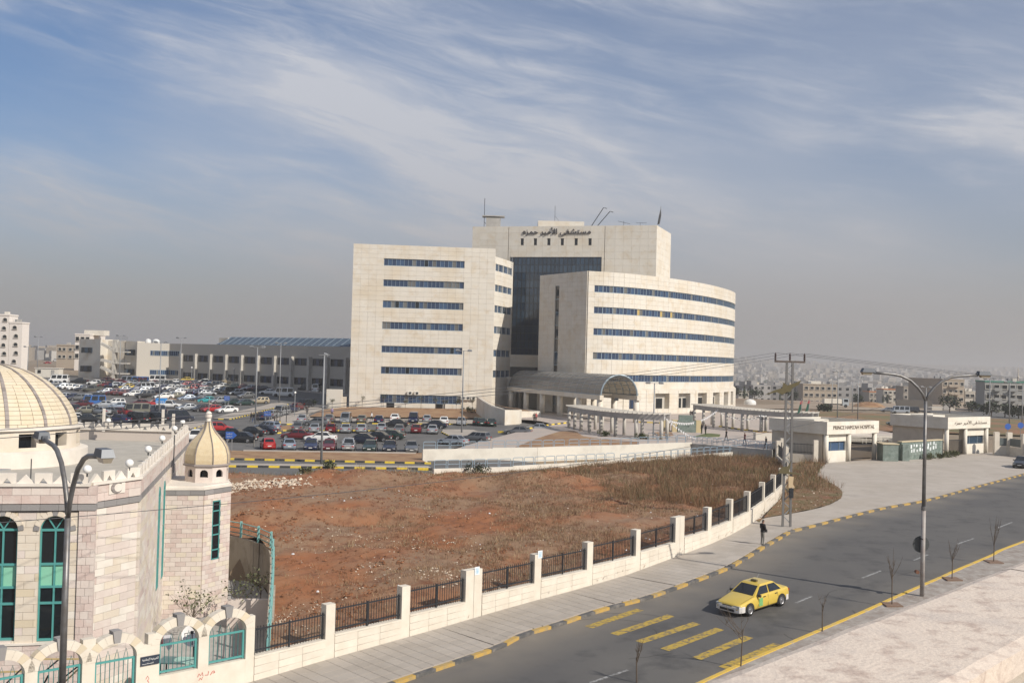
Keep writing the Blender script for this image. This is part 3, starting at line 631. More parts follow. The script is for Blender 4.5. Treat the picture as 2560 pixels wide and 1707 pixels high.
for s in (U0_+1.35, U0_+11.95):
    p_ = LA+(LB-LA).normalized()*(s+.85); b = MB().box((p_.x, p_.y-.05, dz[0]/2+.4), (1.6, .1, dz[0]-.85)); b.build('door', GLD, HOS)
# concave side of the left block
us = 0
for i in range(4):
    A, B = LC[i], LC[i+1]; L_ = (B-A).length; hs = []
    for z0, z1 in FL[:6]:
        a0 = .45 if i == 0 else 0; a1 = L_-(.5 if i == 3 else 0); hs.append((a0-.01, a1+.01, z0-.25, z1-.25)); strip_window(HOS, A, B, a0, a1, z0-.25, z1-.25, 3, seed=i*7+int(z0), t_=.25)
    facing(PAN, A, B, -.6, 34.9, 1.7, 1, hs, zs=[min(34.9, z-.25) for z in ZL[:-1]]+[34.9], e1=.12 if i < 3 else .3)
# tower
TA, TB, TC, TD = Vector((-10.3, 262.2)), Vector((34.0, 250.4)), Vector((39.6, 265.5)), Vector((-7, 276))
core.prism([TA, TB, TC, TD], 8, 45.7)
cu0, ctop = onpl(1276, 643, TA, TB); cu1, _ = onpl(1504.6, 647, TA, TB); cbot = 13.4
wins = [onpl(1160+x/2.8, 520+238/2.8, TA, TB) for x in (409, 501, 595, 689, 786, 883)]
hz_ = [(s-.4, s+.4, z-.85, z+.85) for s, z in wins]
j1, j2 = onpl(1272.5, 600, TA, TB)[0], onpl(1512, 600, TA, TB)[0]
facing(PAN, TA, TB, 10, 45.7, 2.0, 1.65, [(cu0, cu1, cbot, ctop), (j1-.12, j1+.02, 0, 99), (j2-.02, j2+.12, 0, 99)]+hz_, t_=.3, e0=.3, e1=.3)
facing(PAN, TB, TC, 10, 45.7, 1.8, 1.65, (), t_=.3, e1=.3)
uT = (TB-TA).normalized(); nT = Vector((uT.y, -uT.x)); U3 = Vector((uT.x, uT.y, 0)); N3 = Vector((nT.x, nT.y, 0))
for s, z in wins:
    p_ = TA+uT*s; w_ = MB().box((p_.x, p_.y, z), (.8, .1, 1.7), ax=(U3, -N3, Vector((0, 0, 1)))).build('window', FRD, HOS); p_ += nT*.06; MB().box((p_.x, p_.y, z), (.66, .03, 1.55), ax=(U3, -N3, Vector((0, 0, 1)))).build('pane', GLD, w_)
cwf = MB(); nc, nr = 22, 13; ps = Pcs(None, 'pane', GLC, 300)
for i in range(nc+1): s = cu0+(cu1-cu0)*i/nc; p_ = TA+uT*s+nT*.1; cwf.box((p_.x, p_.y, (cbot+ctop)/2), (.09, .14, ctop-cbot), ax=(U3, -N3, Vector((0, 0, 1))))
for j in range(nr+1): z = cbot+(ctop-cbot)*j/nr; p_ = TA+uT*(cu0+cu1)/2+nT*.1; cwf.box((p_.x, p_.y, z), (cu1-cu0, .13, .09), ax=(U3, -N3, Vector((0, 0, 1))))
cw = cwf.build('curtain_wall', FRD, HOS); ps.p = cw
for i in range(nc):
    for j in range(nr):
        p_ = TA+uT*(cu0+(cu1-cu0)*(i+.5)/nc)+nT*.06; fl = (j*1.0) % 2 < 1
        ps.add((p_.x, p_.y, cbot+(ctop-cbot)*(j+.5)/nr), U3, N3, (cu1-cu0)/nc-.1, (ctop-cbot)/nr-.1, .03, GLC if fl else GLCL)
ps.flush()
sg = [onpl(1160+x/2.8, 520+y/2.8, TA, TB) for x, y in ((415, 176), (890, 166))]; sp = TA+uT*((sg[0][0]+sg[1][0])/2)+nT*.42
TX('lettering', AR, (sp.x, sp.y, (sg[0][1]+sg[1][1])/2+.15), U3, N3, 2.1, BRONZE, HOS, .12, width=sg[1][0]-sg[0][0])
# link between the blocks and the right wing
core.prism([Vector((-4, 240)), Vector((7, 240)), Vector((7, 262)), Vector((-4, 262))], -1, 13.6)
facing(PAN, (-1.2, 240), (7, 240), 10.8, 13.6, 1.9, .95); facing(PAN, (-1.2, 240), (7, 240), .8, 8, 1.9, .95)
MB().box((2.9, 239.92, 9.4), (8.2, .1, 2.7)).build('window', GLD, HOS)
gb = MB()
for x in (-.4, .9, 2.2): gb.tube([(x, 238.3, .8), (x, 238.3, 8)], .45, 14)
gb.box((1.2, 239, 8.2), (5.2, 2.4, .5)); gb.build('porch_columns', STONE, HOS)
DW, AW = Vector((6.2, 230.2)), Vector((15.5, 216.))
RC = smooth_pl([AW, Vector((23.2, 219.2)), Vector((34, 228.5)), Vector((43.6, 240.5)), Vector((51.2, 254)), Vector((56.8, 267.5)), Vector((59.6, 281))], 4)
ZR = 31.2
core.prism([DW, AW]+RC[1:]+[Vector((54, 292)), Vector((20, 266)), Vector((9, 245))], 6.9, ZR)
sl0, _ = onpl(1160+640/2.8, 800, DW, AW); sl1, _ = onpl(1160+668/2.8, 800, DW, AW); _, slt = onpl(1394, 520+545/2.8, DW, AW)
facing(PAN, DW, AW, .8, ZR, 1.8, 1.0, [(sl0, sl1, 1, slt)], e0=.25)
dd = (AW-DW).normalized(); pm = DW+dd*((sl0+sl1)/2); dn = Vector((dd.y, -dd.x))
sw = MB(); nsl = 9
for i in range(nsl+1): z = 3+(slt-3)*i/nsl; sw.box((pm.x, pm.y, z-.05), (sl1-sl0, .12, .12), ax=(Vector((dd.x, dd.y, 0)), -Vector((dn.x, dn.y, 0)), Vector((0, 0, 1))))
sw = sw.build('slot_window', FRM, HOS); pc = Pcs(sw, 'pane', GLD)
for i in range(nsl): pc.add((pm.x, pm.y, 3+(slt-3)*(i+.5)/nsl-.05), Vector((dd.x, dd.y, 0)), Vector((dn.x, dn.y, 0)), sl1-sl0, (slt-3)/nsl-.14, .03, GLD if i % 3 else GLC)
pc.flush()
# strips of the curved wing
q0 = [(713.6, 731), (767, 784), (820.7, 838), (880.7, 898)]
u_s, _ = onpl(1490, 722, RC[0], RC[4]); RL = [tuple(reversed([onpl(1492, y, RC[0], RC[4])[1] for y in ab])) for ab in q0]; RL.append((RL[3][0]-4.55, RL[3][1]-4.55))
zs = [6.9]
for z0, z1 in RL[::-1]:
    lo = zs[-1]; k = max(1, round((z0-lo)/1.0)); zs += [lo+(z0-lo)*(i+1)/k for i in range(k)]; zs.append(z1)
lo = zs[-1]; zs += [lo+(ZR-lo)*(i+1)/3 for i in range(3)]
pats = [[BLIND, GLB, GLB2, GLB, GLD], [GLB, GLB2, GLB, GLB, BLIND], [GLB, GLB, BLIND], [GLB, GLB2, GLB, GLB2, GLD]]
for i in range(len(RC)-1):
    A, B = RC[i], RC[i+1]; L_ = (B-A).length; a0 = u_s if i == 0 else 0
    if i == 0 and u_s > L_: a0 = None
    hs = []
    for k, (z0, z1) in enumerate(RL):
        if a0 is None or i == len(RC)-2 and False: continue
        st = a0 if i == 0 else 0; en = L_
        hs.append((st-.01, en+.01, z0, z1)); pt = pats[(i+k) % 4]
        if k == 1 and i in (5, 7, 8): pt = [GLB, CURT, BLIND, GLB]
        strip_window(HOS, A, B, st, en, z0, z1, max(2, round((en-st)/.92)), seed=i*5+k, pat=pt)
    facing(PAN, A, B, 6.9, ZR, L_/2 if i else 1.5, 1, hs, zs=zs, gap=.02)
# ground floor of the wing, set back, with deep square openings
RG = offs(RC, .35); gcore = MB(); gcore.prism([DW+Vector((.3, .2)), RG[0]+Vector((-.2, .3))]+RG[1:]+[Vector((53, 290)), Vector((20, 265)), Vector((9, 245))], -.5, 6.9)
gcore.build('ground_floor_wall', MORTAR, HOS)
ops = []
for a, b, t0, t1 in ((1308, 1405, 1305, 1395), (1470, 1550, 1300, 1388), (1603, 1665, 1296, 1380), (1708, 1755, 1290, 1372), (1785, 1815, 1285, 1365), (1833, 1850, 1282, 1360), (1130, 1190, 1310, 1400)):
    ops.append((1160+a/2.8, 1160+b/2.8))
def xof(p): d = Vector((p.x, p.y, 4))-CP; z = d.dot(Fv); return 1280+FPX*d.dot(Rv)/z
for i in range(len(RG)-1):
    A, B = RG[i], RG[i+1]; L_ = (B-A).length; hs = []; xa, xb = xof(A), xof(B)
    for a, b in ops:
        f = lambda x: (x-xa)/(xb-xa)*L_
        s0, s1 = max(0, f(a)), min(L_, f(b))
        if s1-s0 > .1: hs.append((s0-.01 if s0 > 0 else -.01, s1+.01, 2.6, 5.9))
    facing(PAN, A, B, .8, 6.6, L_/2, .8, hs, t_=1.2)
    u = (B-A).normalized(); n = Vector((u.y, -u.x))
    for (s0, s1, z0, z1) in hs:
        if s1-s0 < .6: continue
        pc_ = A+u*((s0+s1)/2)+n*.05; bx = lambda zc, w2, h2, d: MB().box((pc_.x+n.x*d, pc_.y+n.y*d, zc), (w2, .08, h2), ax=(Vector((u.x, u.y, 0)), -Vector((n.x, n.y, 0)), Vector((0, 0, 1))))
        f = bx(3.7, min(2.2, s1-s0), 2.2, 0).build('window', FRD, HOS); bx(3.7, min(1.9, s1-s0-.3), 1.9, .06).build('pane', GLB if i < 6 else GLD, f)
core.build('wall', MORTAR, HOS)
led = MB()
for i in range(len(RC)-1): A, B = offs(RC, -.3)[i], offs(RC, -.3)[i+1]; led.bar((*A, 6.75), (*B, 6.75), .5, .28)
led.build('ledge', STONE, HOS); PAN.flush()
# roof details
rf = MB(); p_ = onY(1160+710/2.8, 560, 262)
rf.box((11.5, 262, 46.4), (11.5, 6, 1.8)); rf.build('roof_room', STONE, HOS)
MB().box((-5.5, 263, 46.9), (3.6, 2.5, 2.3)).box((-5.5, 263, 48.5), (5.6, 3, .25)).build('rooftop_unit', CONC, HOS)
def thin(name, pts, r, mat, parent=None, **k): return MB().tube(pts, r, 6).build(name, mat, parent, **k)
ant = MB().tube([(-7.8, 262, 45.7), (-7.8, 262, 53)], .07, 6).tube([(-7.8, 262, 47), (-6.6, 262, 45.7)], .06, 5).tube([(10, 262, 46), (10, 262, 51.5)], .05, 5).tube([(10, 262, 49), (12, 262, 46.6)], .03, 5)
ant.tube([(27, 258, 45.7), (27, 258, 47.6)], .05, 5).tube([(25.6, 258, 47.5), (28.6, 258, 46.9)], .05, 5).tube([(31, 257, 45.7), (31, 257, 47.2)], .04, 5).tube([(30, 257, 47.1), (32.6, 257, 47.1)], .04, 5).build('antenna', FRD, HOS)
MB().tube([(18.8, 256.8, 45.8), (21.8, 256.8, 50.6), (22.6, 256.8, 50.4)], .1, 6).tube([(20.2, 256.6, 45.8), (23.4, 256.6, 49.7), (24.2, 256.6, 49.5)], .1, 6).build('exhaust_pipes', FRD, HOS)
fl = empty('flag', (35.5, 256, 45.7), 'furled dark flag on a thin pole at the right corner of the hospital tower roof', 'flag')
thin('flagpole', [(35.5, 256, 45.7), (35.9, 256, 51.2)], .06, STEEL, fl)
MB().ext([(35.9, 255.96, 51), (36.0, 255.96, 49), (35.7, 255.96, 46.9), (35.1, 255.96, 46.6), (35.4, 255.96, 48.6)], (0, 1, 0), .1).build('cloth', M('dark cloth', (.02, .02, .02), .9), fl)
lad = MB()
for x in (-1.0, -.4): lad.tube([(x, 238.6, 31.5), (x, 238.6, 36)], .05, 5)
for i in range(9): lad.tube([(-1.0, 238.6, 31.7+i*.5), (-.4, 238.6, 31.7+i*.5)], .03, 5)
lad.build('roof_ladder', STEEL, HOS)
def ac_unit(loc, lab, grp='air conditioning units on the ground floor front'):
    e = empty('air_conditioner', loc, lab, 'air conditioner', grp); x, y, z = loc
    MB().box((x, y-.3, z+.35), (1.0, .5, .75)).build('casing', M('ac casing', (.62, .6, .55), .6), e)
    MB().tube([(x+.1, y-.56, z+.37), (x+.1, y-.6, z+.37)], .27, 16).build('fan_grille', FRD, e)
uL = (LB-LA).normalized()
for s, l in ((U0_+6.4, 'left of two cream air conditioners on the wall over the hospital ground floor windows'), (U0_+7.9, 'right of two cream air conditioners on the wall over the hospital ground floor windows')):
    q_ = LA+uL*s; ac_unit((q_.x, q_.y-.25, FL[6][1]+.05), l)
for s, l in ((U0_+18, 'left dark air conditioner at the right end of the ground floor windows'), (U0_+19, 'middle dark air conditioner at the right end of the ground floor windows'), (U0_+20.2, 'right dark air conditioner at the right end of the ground floor windows')):
    q_ = LA+uL*s; ac_unit((q_.x, q_.y-.25, FL[6][1]-.75), l)
# ---------------------------------------------------------------- entrance canopy
CAN = empty('entrance_canopy', (8, 210, 1.4), 'barrel vaulted glass entrance canopy on round stone columns', 'canopy')
c0, c1 = Vector((16.3, 188)), Vector((-.4, 234.)); cdir = (c1-c0).normalized(); cr = Vector((-cdir.y, cdir.x))*-1
if cr.x < 0: cr = -cr
R_ = 3.65; zE = 6.35; Lc = (c1-c0).length; nb = 17
cp = lambda s, a: (c0.x+cdir.x*s+cr.x*(R_-R_*math.cos(a)), c0.y+cdir.y*s+cr.y*(R_-R_*math.cos(a)), zE+R_*math.sin(a)*1.02)
rib = MB()
for i in range(nb+1):
    s = Lc*i/nb; rib.tube([cp(s, math.pi*j/12) for j in range(13)], .16 if i == 0 else .07, 6)
for j in range(0, 13): rib.tube([cp(0, math.pi*j/12), cp(Lc, math.pi*j/12)], .05 if 0 < j < 12 else .13, 6)
rib.build('steel_ribs', M('canopy steel', (.26, .32, .36), .5, .3), CAN)
PG = M('canopy panel', (.36, .345, .32), .22, isl=.15, spec=.6)
tn_ = PG.node_tree; tr_ = N(tn_, 'ShaderNodeBsdfTransparent'); tr_.inputs[0].default_value = (.75, .72, .66, 1); mxs = N(tn_, 'ShaderNodeMixShader'); mxs.inputs[0].default_value = .42; on_ = [n_ for n_ in tn_.nodes if n_.type == 'OUTPUT_MATERIAL'][0]
tn_.links.new(tn_.nodes['Principled BSDF'].outputs[0], mxs.inputs[1]); tn_.links.new(tr_.outputs[0], mxs.inputs[2]); tn_.links.new(mxs.outputs[0], on_.inputs[0]); pg = Pcs(CAN, 'roof_pane', PG)
for i in range(nb):
    for j in range(12):
        a = math.pi*(j+.5)/12; c_ = Vector(cp(Lc*(i+.5)/nb, a)); n_ = Vector((-cr.x*math.cos(a), -cr.y*math.cos(a), math.sin(a)))
        pg.add(c_, Vector((-cdir.x, -cdir.y, 0)), n_, Lc/nb-.12, R_*math.pi/12-.08, .03)
pg.flush()
bm_ = MB()
for off in (-.1, 2*R_+.1):
    a = c0+cr*off; b = c1+cr*off; bm_.bar((a.x-cdir.x*.6, a.y-cdir.y*.6, zE-.45), (b.x, b.y, zE-.45), .75, .85)
a = c0+cr*-.4; b = c0+cr*(2*R_+.4)
c9 = c1; bm_.bar((c9.x+cr.x*-.4, c9.y+cr.y*-.4, zE-.45), (c9.x+cr.x*(2*R_+.4), c9.y+cr.y*(2*R_+.4), zE-.45), .75, .85)
bm_.bar((*(c0+cdir*10), zE-.2), (*(c0+cdir*10+cr*2*R_), zE-.2), .3, .4)
bm_.build('beam', STONE, CAN)
for off in (0, 2*R_):
    for k in range(6):
        q_ = c0+cdir*(.3+k*9.4)+cr*off
        MB().tube([(q_.x, q_.y, 1.3), (q_.x, q_.y, zE-.85)], .55, 18).build('column', STONE, CAN, smooth=True)
MB().box((c0.x+cr.x*R_-.5, c0.y+cr.y*R_-.3, zE-.7), (.7, .5, .5)).build('light', FRD, CAN)
# planter walls left of the canopy
pw = empty('planter_wall', (-2, 215, 1.2), 'low curved cream stone planter wall beside the drop off lane', 'planter')
q_ = [P(1160+x/2.8, 520+y/2.8, 1.3).xy for x, y in ((85, 1430), (130, 1455), (190, 1478), (285, 1492), (388, 1486))]
wm = MB(); tops = [4.6, 4.2, 3.7, 3.3, 3.2]
for i in range(4):
    a, b = q_[i], q_[i+1]; wm.quad((*a, .5), (*b, .5), (*b, tops[i+1]), (*a, tops[i])); a2, b2 = a+Vector((.4, 2.2)), b+Vector((.4, 2.2)); wm.quad((*a, tops[i]), (*b, tops[i+1]), (*b2, tops[i+1]), (*a2, tops[i])); wm.quad((*b2, .5), (*a2, .5), (*a2, tops[i]), (*b2, tops[i+1]))
wm.quad((*q_[0]+Vector((.4, 2.2)), .5), (*q_[0], .5), (*q_[0], tops[0]), (*(q_[0]+Vector((.4, 2.2))), tops[0])) if False else None
a, b = q_[4], q_[4]+Vector((.4, 2.2)); wm.quad((*a, .5), (*b, .5), (*b, tops[4]), (*a, tops[4])); wm.build('wall', STONE, pw)
sheet('soil', [p_+Vector((.3, .35)) for p_ in q_]+[p_+Vector((.2, 1.9)) for p_ in q_[::-1]], lambda x, y: lerp(x, [(q_[0].x, 4.7), (q_[4].x, 3.35)]), 2, SOILP, parent=pw, kind=None)
p2 = empty('planter_wall', (3, 205, 1.2), 'straight low cream stone kerb wall with dark soil in front of the canopy columns', 'planter')
a, b = P(1160+388/2.8, 520+1452/2.8, 1.5).xy, P(1160+530/2.8, 520+1452/2.8, 1.5).xy
MB().bar((*a, 1.7), (*b, 1.7), .5, 1.3).bar((*b, 1.7), (*(b+Vector((-2.5, 8))), 1.7), .5, 1.3).build('wall', STONE, p2)
MB().quad((*a, 2.2), (*b, 2.2), (*(b+Vector((-2.5, 8))), 2.2), (*(a+Vector((-2.5, 8))), 2.2)).build('soil', SOILP, p2)
# ---------------------------------------------------------------- long low wing
LOW = empty('low_building', (-70, 285, 3.5), 'long low stone building with piers and a blue roof behind the car park', 'building')
LP2 = Pcs(LOW, 'stone_panel', STONE, 300)
bB0 = onY(1255/3.672, 900, 297).xy; bB1 = onY(1552/3.672, 900, 303).xy; a1, a2 = bB1, Vector((-36, 257)); ul = (a2-a1).normalized()
z1p = lambda x, y: (x/3.672, 780+y/3.672)
def lx(x): return onpl(x/3.672, 900, a1, a2)[0]
zr = 14.6; A0, A1 = bB0, bB1; ub = (A1-A0).normalized()
z1p = lambda x, y: (x/3.672, 780+y/3.672)
lc = MB(); nl = Vector((ul.y, -ul.x)); bk = -nl*16
lc.prism([a1, a2, a2+bk, a1+bk], 1, 14.6); lc.prism([A0, A1, A1+bk, A0+Vector((3, 18))], 1, 14.58)
wy = [(353, 400), (530, 575)]; WZ = [tuple(reversed([onpl(*z1p(1450, y), A0, A1)[1] for y in ab])) for ab in wy]; sb0 = onpl(1378/3.672, 900, A0, A1)[0]; LAb = (A1-A0).length
hs = [(sb0, LAb+.1, *WZ[0]), (sb0, LAb+.1, *WZ[1])]
facing(LP2, A0, A1, 3.2, 14.6, 2.0, .85, hs, t_=.4)
for i, h in enumerate(hs): strip_window(LOW, A0, A1, h[0], LAb, h[2], h[3], 9, seed=40+i)
hs = [(-.1, lx(1650), *WZ[0]), (-.1, lx(1650), *WZ[1])]
facing(LP2, a1, a1+ul*lx(1665), 3.2, 14.6, 2.0, .85, hs, t_=.4)
for i, h in enumerate(hs): strip_window(LOW, a1, a2, 0, h[1], h[2], h[3], 5, seed=45+i)
s_e = (a2-a1).length; s_b = lx(1665)
facing(LP2, a1+ul*s_b, a2, 11.6, 14.6, 2.2, .8, (), t_=.9)
bx0 = [1700, 1765, 1895, 2040, 2170, 2310]
nb2 = 11; pitch = (s_e-s_b)/nb2
for k in range(nb2+1):
    s = s_b+pitch*k+.3; q_ = a1+ul*s+nl*.45; MB().box((q_.x, q_.y, 7.3), (.8, .9, 9), ax=(Vector((*ul, 0)), -Vector((*nl, 0)), Vector((0, 0, 1)))).build('pier', CONCL, LOW)
    if k < nb2:
        A_ = a1+ul*(s+.4); B_ = a1+ul*(s+pitch-.4); hh = [(.5, pitch-1.3, 4.6, 6.4), (.5, pitch-1.3, 9.6, 11.4)]
        facing(LP2, A_, B_, 3, 11.6, 2.0, .9, hh, t_=.2)
        for i, h in enumerate(hh): strip_window(LOW, A_, B_, h[0], h[1], h[2], h[3], 4, seed=60+k*2+i, pat=[GLD, GLB, GLD, GLC], fr=FRD)
lc.build('wall', MORTAR, LOW)
p_ = lambda s, d, z: (a1.x+ul.x*s-nl.x*d, a1.y+ul.y*s-nl.y*d, z)
s0, s1 = lx(1870), s_e; rm = MB(); rm.quad(p_(s0, 4, 14.6), p_(s1, 4, 14.6), p_(s1, 8, 16.9), p_(s0+2, 8, 16.9)); rm.quad(p_(s1, 12, 14.6), p_(s0, 12, 14.6), p_(s0+2, 8, 16.9), p_(s1, 8, 16.9)); rm.quad(p_(s0, 12, 14.6), p_(s0, 4, 14.6), p_(s0+2, 8, 16.9))
rr = rm.build('skylight_roof', M('blue grey metal roof', (.085, .12, .165), .55, .2), LOW)
rs = MB()
for i in range(24): s = s0+2+(s1-s0-2)*i/23; rs.bar(p_(s, 4, 14.75), p_(s, 8, 17.0), .12, .1)
rs.build('roof_seams', FRM, rr)
MB().box(p_(s0-.5, 9, 15.6), (4, 4, 2), rz=math.atan2(ul.y, ul.x)).build('roof_room', STONE, LOW)
for px_, r_ in ((1325, .85), (1400, 1.05)):
    s = onpl(px_/3.672, 900, A0, A1)[0]; q_ = A0+ub*s; MB().lathe((q_.x, q_.y+2.5, 14.6), [(r_, 0), (r_, .7), (r_*.75, 1.0), (r_*.3, 1.2), (.01, 1.25)], 16).build('water_tank', M('white plastic tank', (.62, .62, .6), .5), LOW, smooth=True)
# left part: recessed block with the outside stair
b0 = onY(723/3.672, 900, 306).xy; b1 = onY(918/3.672, 900, 300).xy; b2 = onY(1140/3.672, 900, 302).xy; b3 = A0-ul*.2
ll = MB(); ll.prism([b0, b1, b1+Vector((1.5, 10)), b0+Vector((0, 10))], 2, 15.3); ll.prism([b1+Vector((.5, 4)), b2, b2+Vector((3, 10)), b1+Vector((2, 12))], 2, 15.0)
ll.prism([onY(1255/3.672, 900, 299).xy, A0+Vector((0, 0)), A0+Vector((0, 9)), b2+Vector((3, 9)), b2+Vector((.3, -.2))], 2, 15.0)
ll.build('stair_block_wall', STONE, LOW)
g = lambda x, y, Y: onY(x/3.672, 780+y/3.672, Y)
for (x0, x1, y0, y1, Y) in ((747, 905, 327, 373, 302.4), (737, 898, 495, 545, 302.4), (1147, 1240, 345, 395, 299.2), (1142, 1232, 522, 572, 299.2)):
    A, B = g(x0, y1, Y), g(x1, y0, Y); f = MB().box(((A.x+B.x)/2, Y, (A.z+B.z)/2), (B.x-A.x, .3, B.z-A.z)).build('window', FRD, LOW); pc = Pcs(f, 'pane', GLB)
    for i in range(5): pc.add((A.x+(B.x-A.x)*(i+.5)/5, Y-.16, (A.z+B.z)/2), (1, 0, 0), (0, -1, 0), (B.x-A.x)/5-.12, B.z-A.z-.25, .04, GLC if i % 2 else GLD)
    pc.flush()
st = MB(); x0, x1 = g(1030, 400, 296).x, g(1055, 400, 296).x
st.box(((x0+x1)/2, 297, 9), (x1-x0, 2, 12.3)); zt = [g(1080, y, 295).z for y in (365, 470, 565)]
for z in zt: st.box((x1+1.6, 297, z), (4.2, 2.2, .35))
xs0 = g(930, 300, 296).x
for za, zb_ in ((g(940, 290, 296).z, g(1020, 345, 296).z), (g(970, 440, 296).z, g(1020, 460, 296).z), (g(930, 505, 296).z, g(1015, 550, 296).z)): st.bar((xs0, 296.5, za), (x0, 296.5, zb_), 1.6, .7)
st.build('outside_stair', CONCL, LOW)
rl = MB()
for z in zt+[15]:
    for dz_ in (.4, .7, 1.0): rl.tube([(x1, 295.9, z+dz_), (x1+3.6, 295.9, z+dz_)], .05, 5)
rl.build('stair_railing', STEEL, LOW)
# white block wall at the near end of the low wing
bw = empty('block_wall', (-42, 232, 1.5), 'stepped cream stone wall standing left of the tall hospital block', 'wall')
A = P(480+1970/5.88, 860+945/5.88); B_ = onY(480+2200/5.88, 1000, A.y); _, zt_ = onpl(480+1970/5.88, 860+662/5.88, A, B_)
MB().box(((A.x+B_.x)/2, A.y+.5, (A.z+zt_)/2-.3), (B_.x-A.x, 1, zt_-A.z+.6)).box(((B_.x-34.9)/2, A.y+.6, A.z+1.1), (-34.9-B_.x, .8, 2.9)).build('wall', STONE, bw)
# ================================================================ MOSQUE
ZL_ = 6.1
m1, m2, m3 = P(223.5, 1208.6, ZL_).xy, P(343, 1193, ZL_).xy, P(468, 1078, ZL_).xy; m0 = P(0, 1208.6, ZL_).xy; m0 = m1+(m0-m1)*2.2
MQ = empty('mosque', (m1.x-4, m1.y+12, -3.5), 'pink and cream stone mosque with yellow domes and green arched windows, left foreground', 'mosque')
PK1 = M('pink stone', (.53, .42, .375), .85, isl=.07, c2=(.60, .52, .47), ns=2, nlo=.4, nhi=.7, bump=.35, bs=14); PK2 = M('pale pink stone', (.62, .55, .495), .85, isl=.05, c2=(.57, .49, .44), ns=1.5, bump=.2, bs=14)
CR1 = M('cream stone', (.63, .57, .48), .85, isl=.04, c2=(.59, .51, .41), ns=1.5, bump=.15, bs=14); YE1 = M('yellow stone', (.58, .50, .37), .85, isl=.08, bump=.15, bs=14)
GY1 = M('grey stone', (.24, .23, .225), .8, isl=.15, bump=.2, bs=14); WH1 = M('white coping stone', (.70, .65, .58), .8, c2=(.62, .57, .5), ns=1); MORP = M('pale mortar', (.52, .46, .41), .95)
DST = M('dome stone', (.58, .49, .345), .8, isl=.04, c2=(.60, .53, .41), ns=1.2); DRB = M('dome rib', (.25, .22, .205), .8, isl=.2)
mp_ = [m0, m1, m2, m3, Vector((-44, m3.y+.5)), Vector((-44, m0.y))]; mcore = MB(); mcore.prism(mp_, -3.6, 5.2)
BR = Pcs(MQ, 'brick', CR1, 300); rs = random.Random(4)
def bricks(A, B, z0, z1, h_, l_, mats, wts, holes=(), t_=.1, e0=0, e1=0):
    i0 = len(BR.a); facing(BR, A, B, z0, z1, l_, h_, holes, t_=t_, gap=.012, stagger=1, e0=e0, e1=e1)
    for k in range(i0, len(BR.a)): q = BR.a[k]; BR.a[k] = q[:6]+(rs.choices(mats, wts)[0],)
zz8 = lambda x, y: (x/2.975, 1180+y/2.975)
walls = [(m0, m1), (m1, m2), (m2, m3)]
TT = [P(405, 1221, 4.05).xy, P(508, 1221, 4.05).xy, P(573, 1211.5, 4.05).xy]
wins2 = []
for xl, xr in ((-26, 50), (104, 180)):
    ua, zt_ = onpl(xl, 1287.6, m0, m1); ub, _ = onpl(xr, 1287.6, m0, m1); _, zsb = onpl((xl+xr)/2, 1598, m0, m1); wins2.append((ua, ub, zsb, zt_))
ua, ub = wins2[0][:2]; wins2.insert(0, (ua-(wins2[1][0]-ua), ub-(wins2[1][0]-ua), wins2[0][2], wins2[0][3]))
hl = [(a, b, z0, z1) for a, b, z0, z1 in wins2]; Lf = (m1-m0).length
bricks(m0, m0+(m1-m0)*((Lf-.35)/Lf), wins2[0][2]-.1, 4.9, .33, .85, [CR1, YE1, PK2, WH1], [7, 1.8, .8, 2], hl, t_=.3)
bricks(m0, m0+(m1-m0)*((Lf-.35)/Lf), -3.5, wins2[0][2]-.12, .3, .7, [PK1, PK2], [3, 1], t_=.36)
bricks(m0+(m1-m0)*((Lf-.33)/Lf), m1, -3.5, 4.95, .34, .4, [PK1, PK2], [2, 1], t_=.38, e1=.36)
for A, B, e in ((m0, m1, .38), (m1, m2, .1), (m2, m3, .1)):
    bricks(A, B, 5.27, 6.02, .37, .8, [PK1, PK2] if A is not m2 else [PK2, PK1], [4, 1], t_=.4 if A is m0 else .14, e1=e)
    bricks(A, B, 4.97, 5.25, .28, .75, [GY1], [1], t_=.42 if A is m0 else .16, e1=e)
bricks(m1, m2, -3.5, 4.95, .34, .85, [PK2, CR1, WH1, PK1], [8, 3, 3, .15], t_=.1)
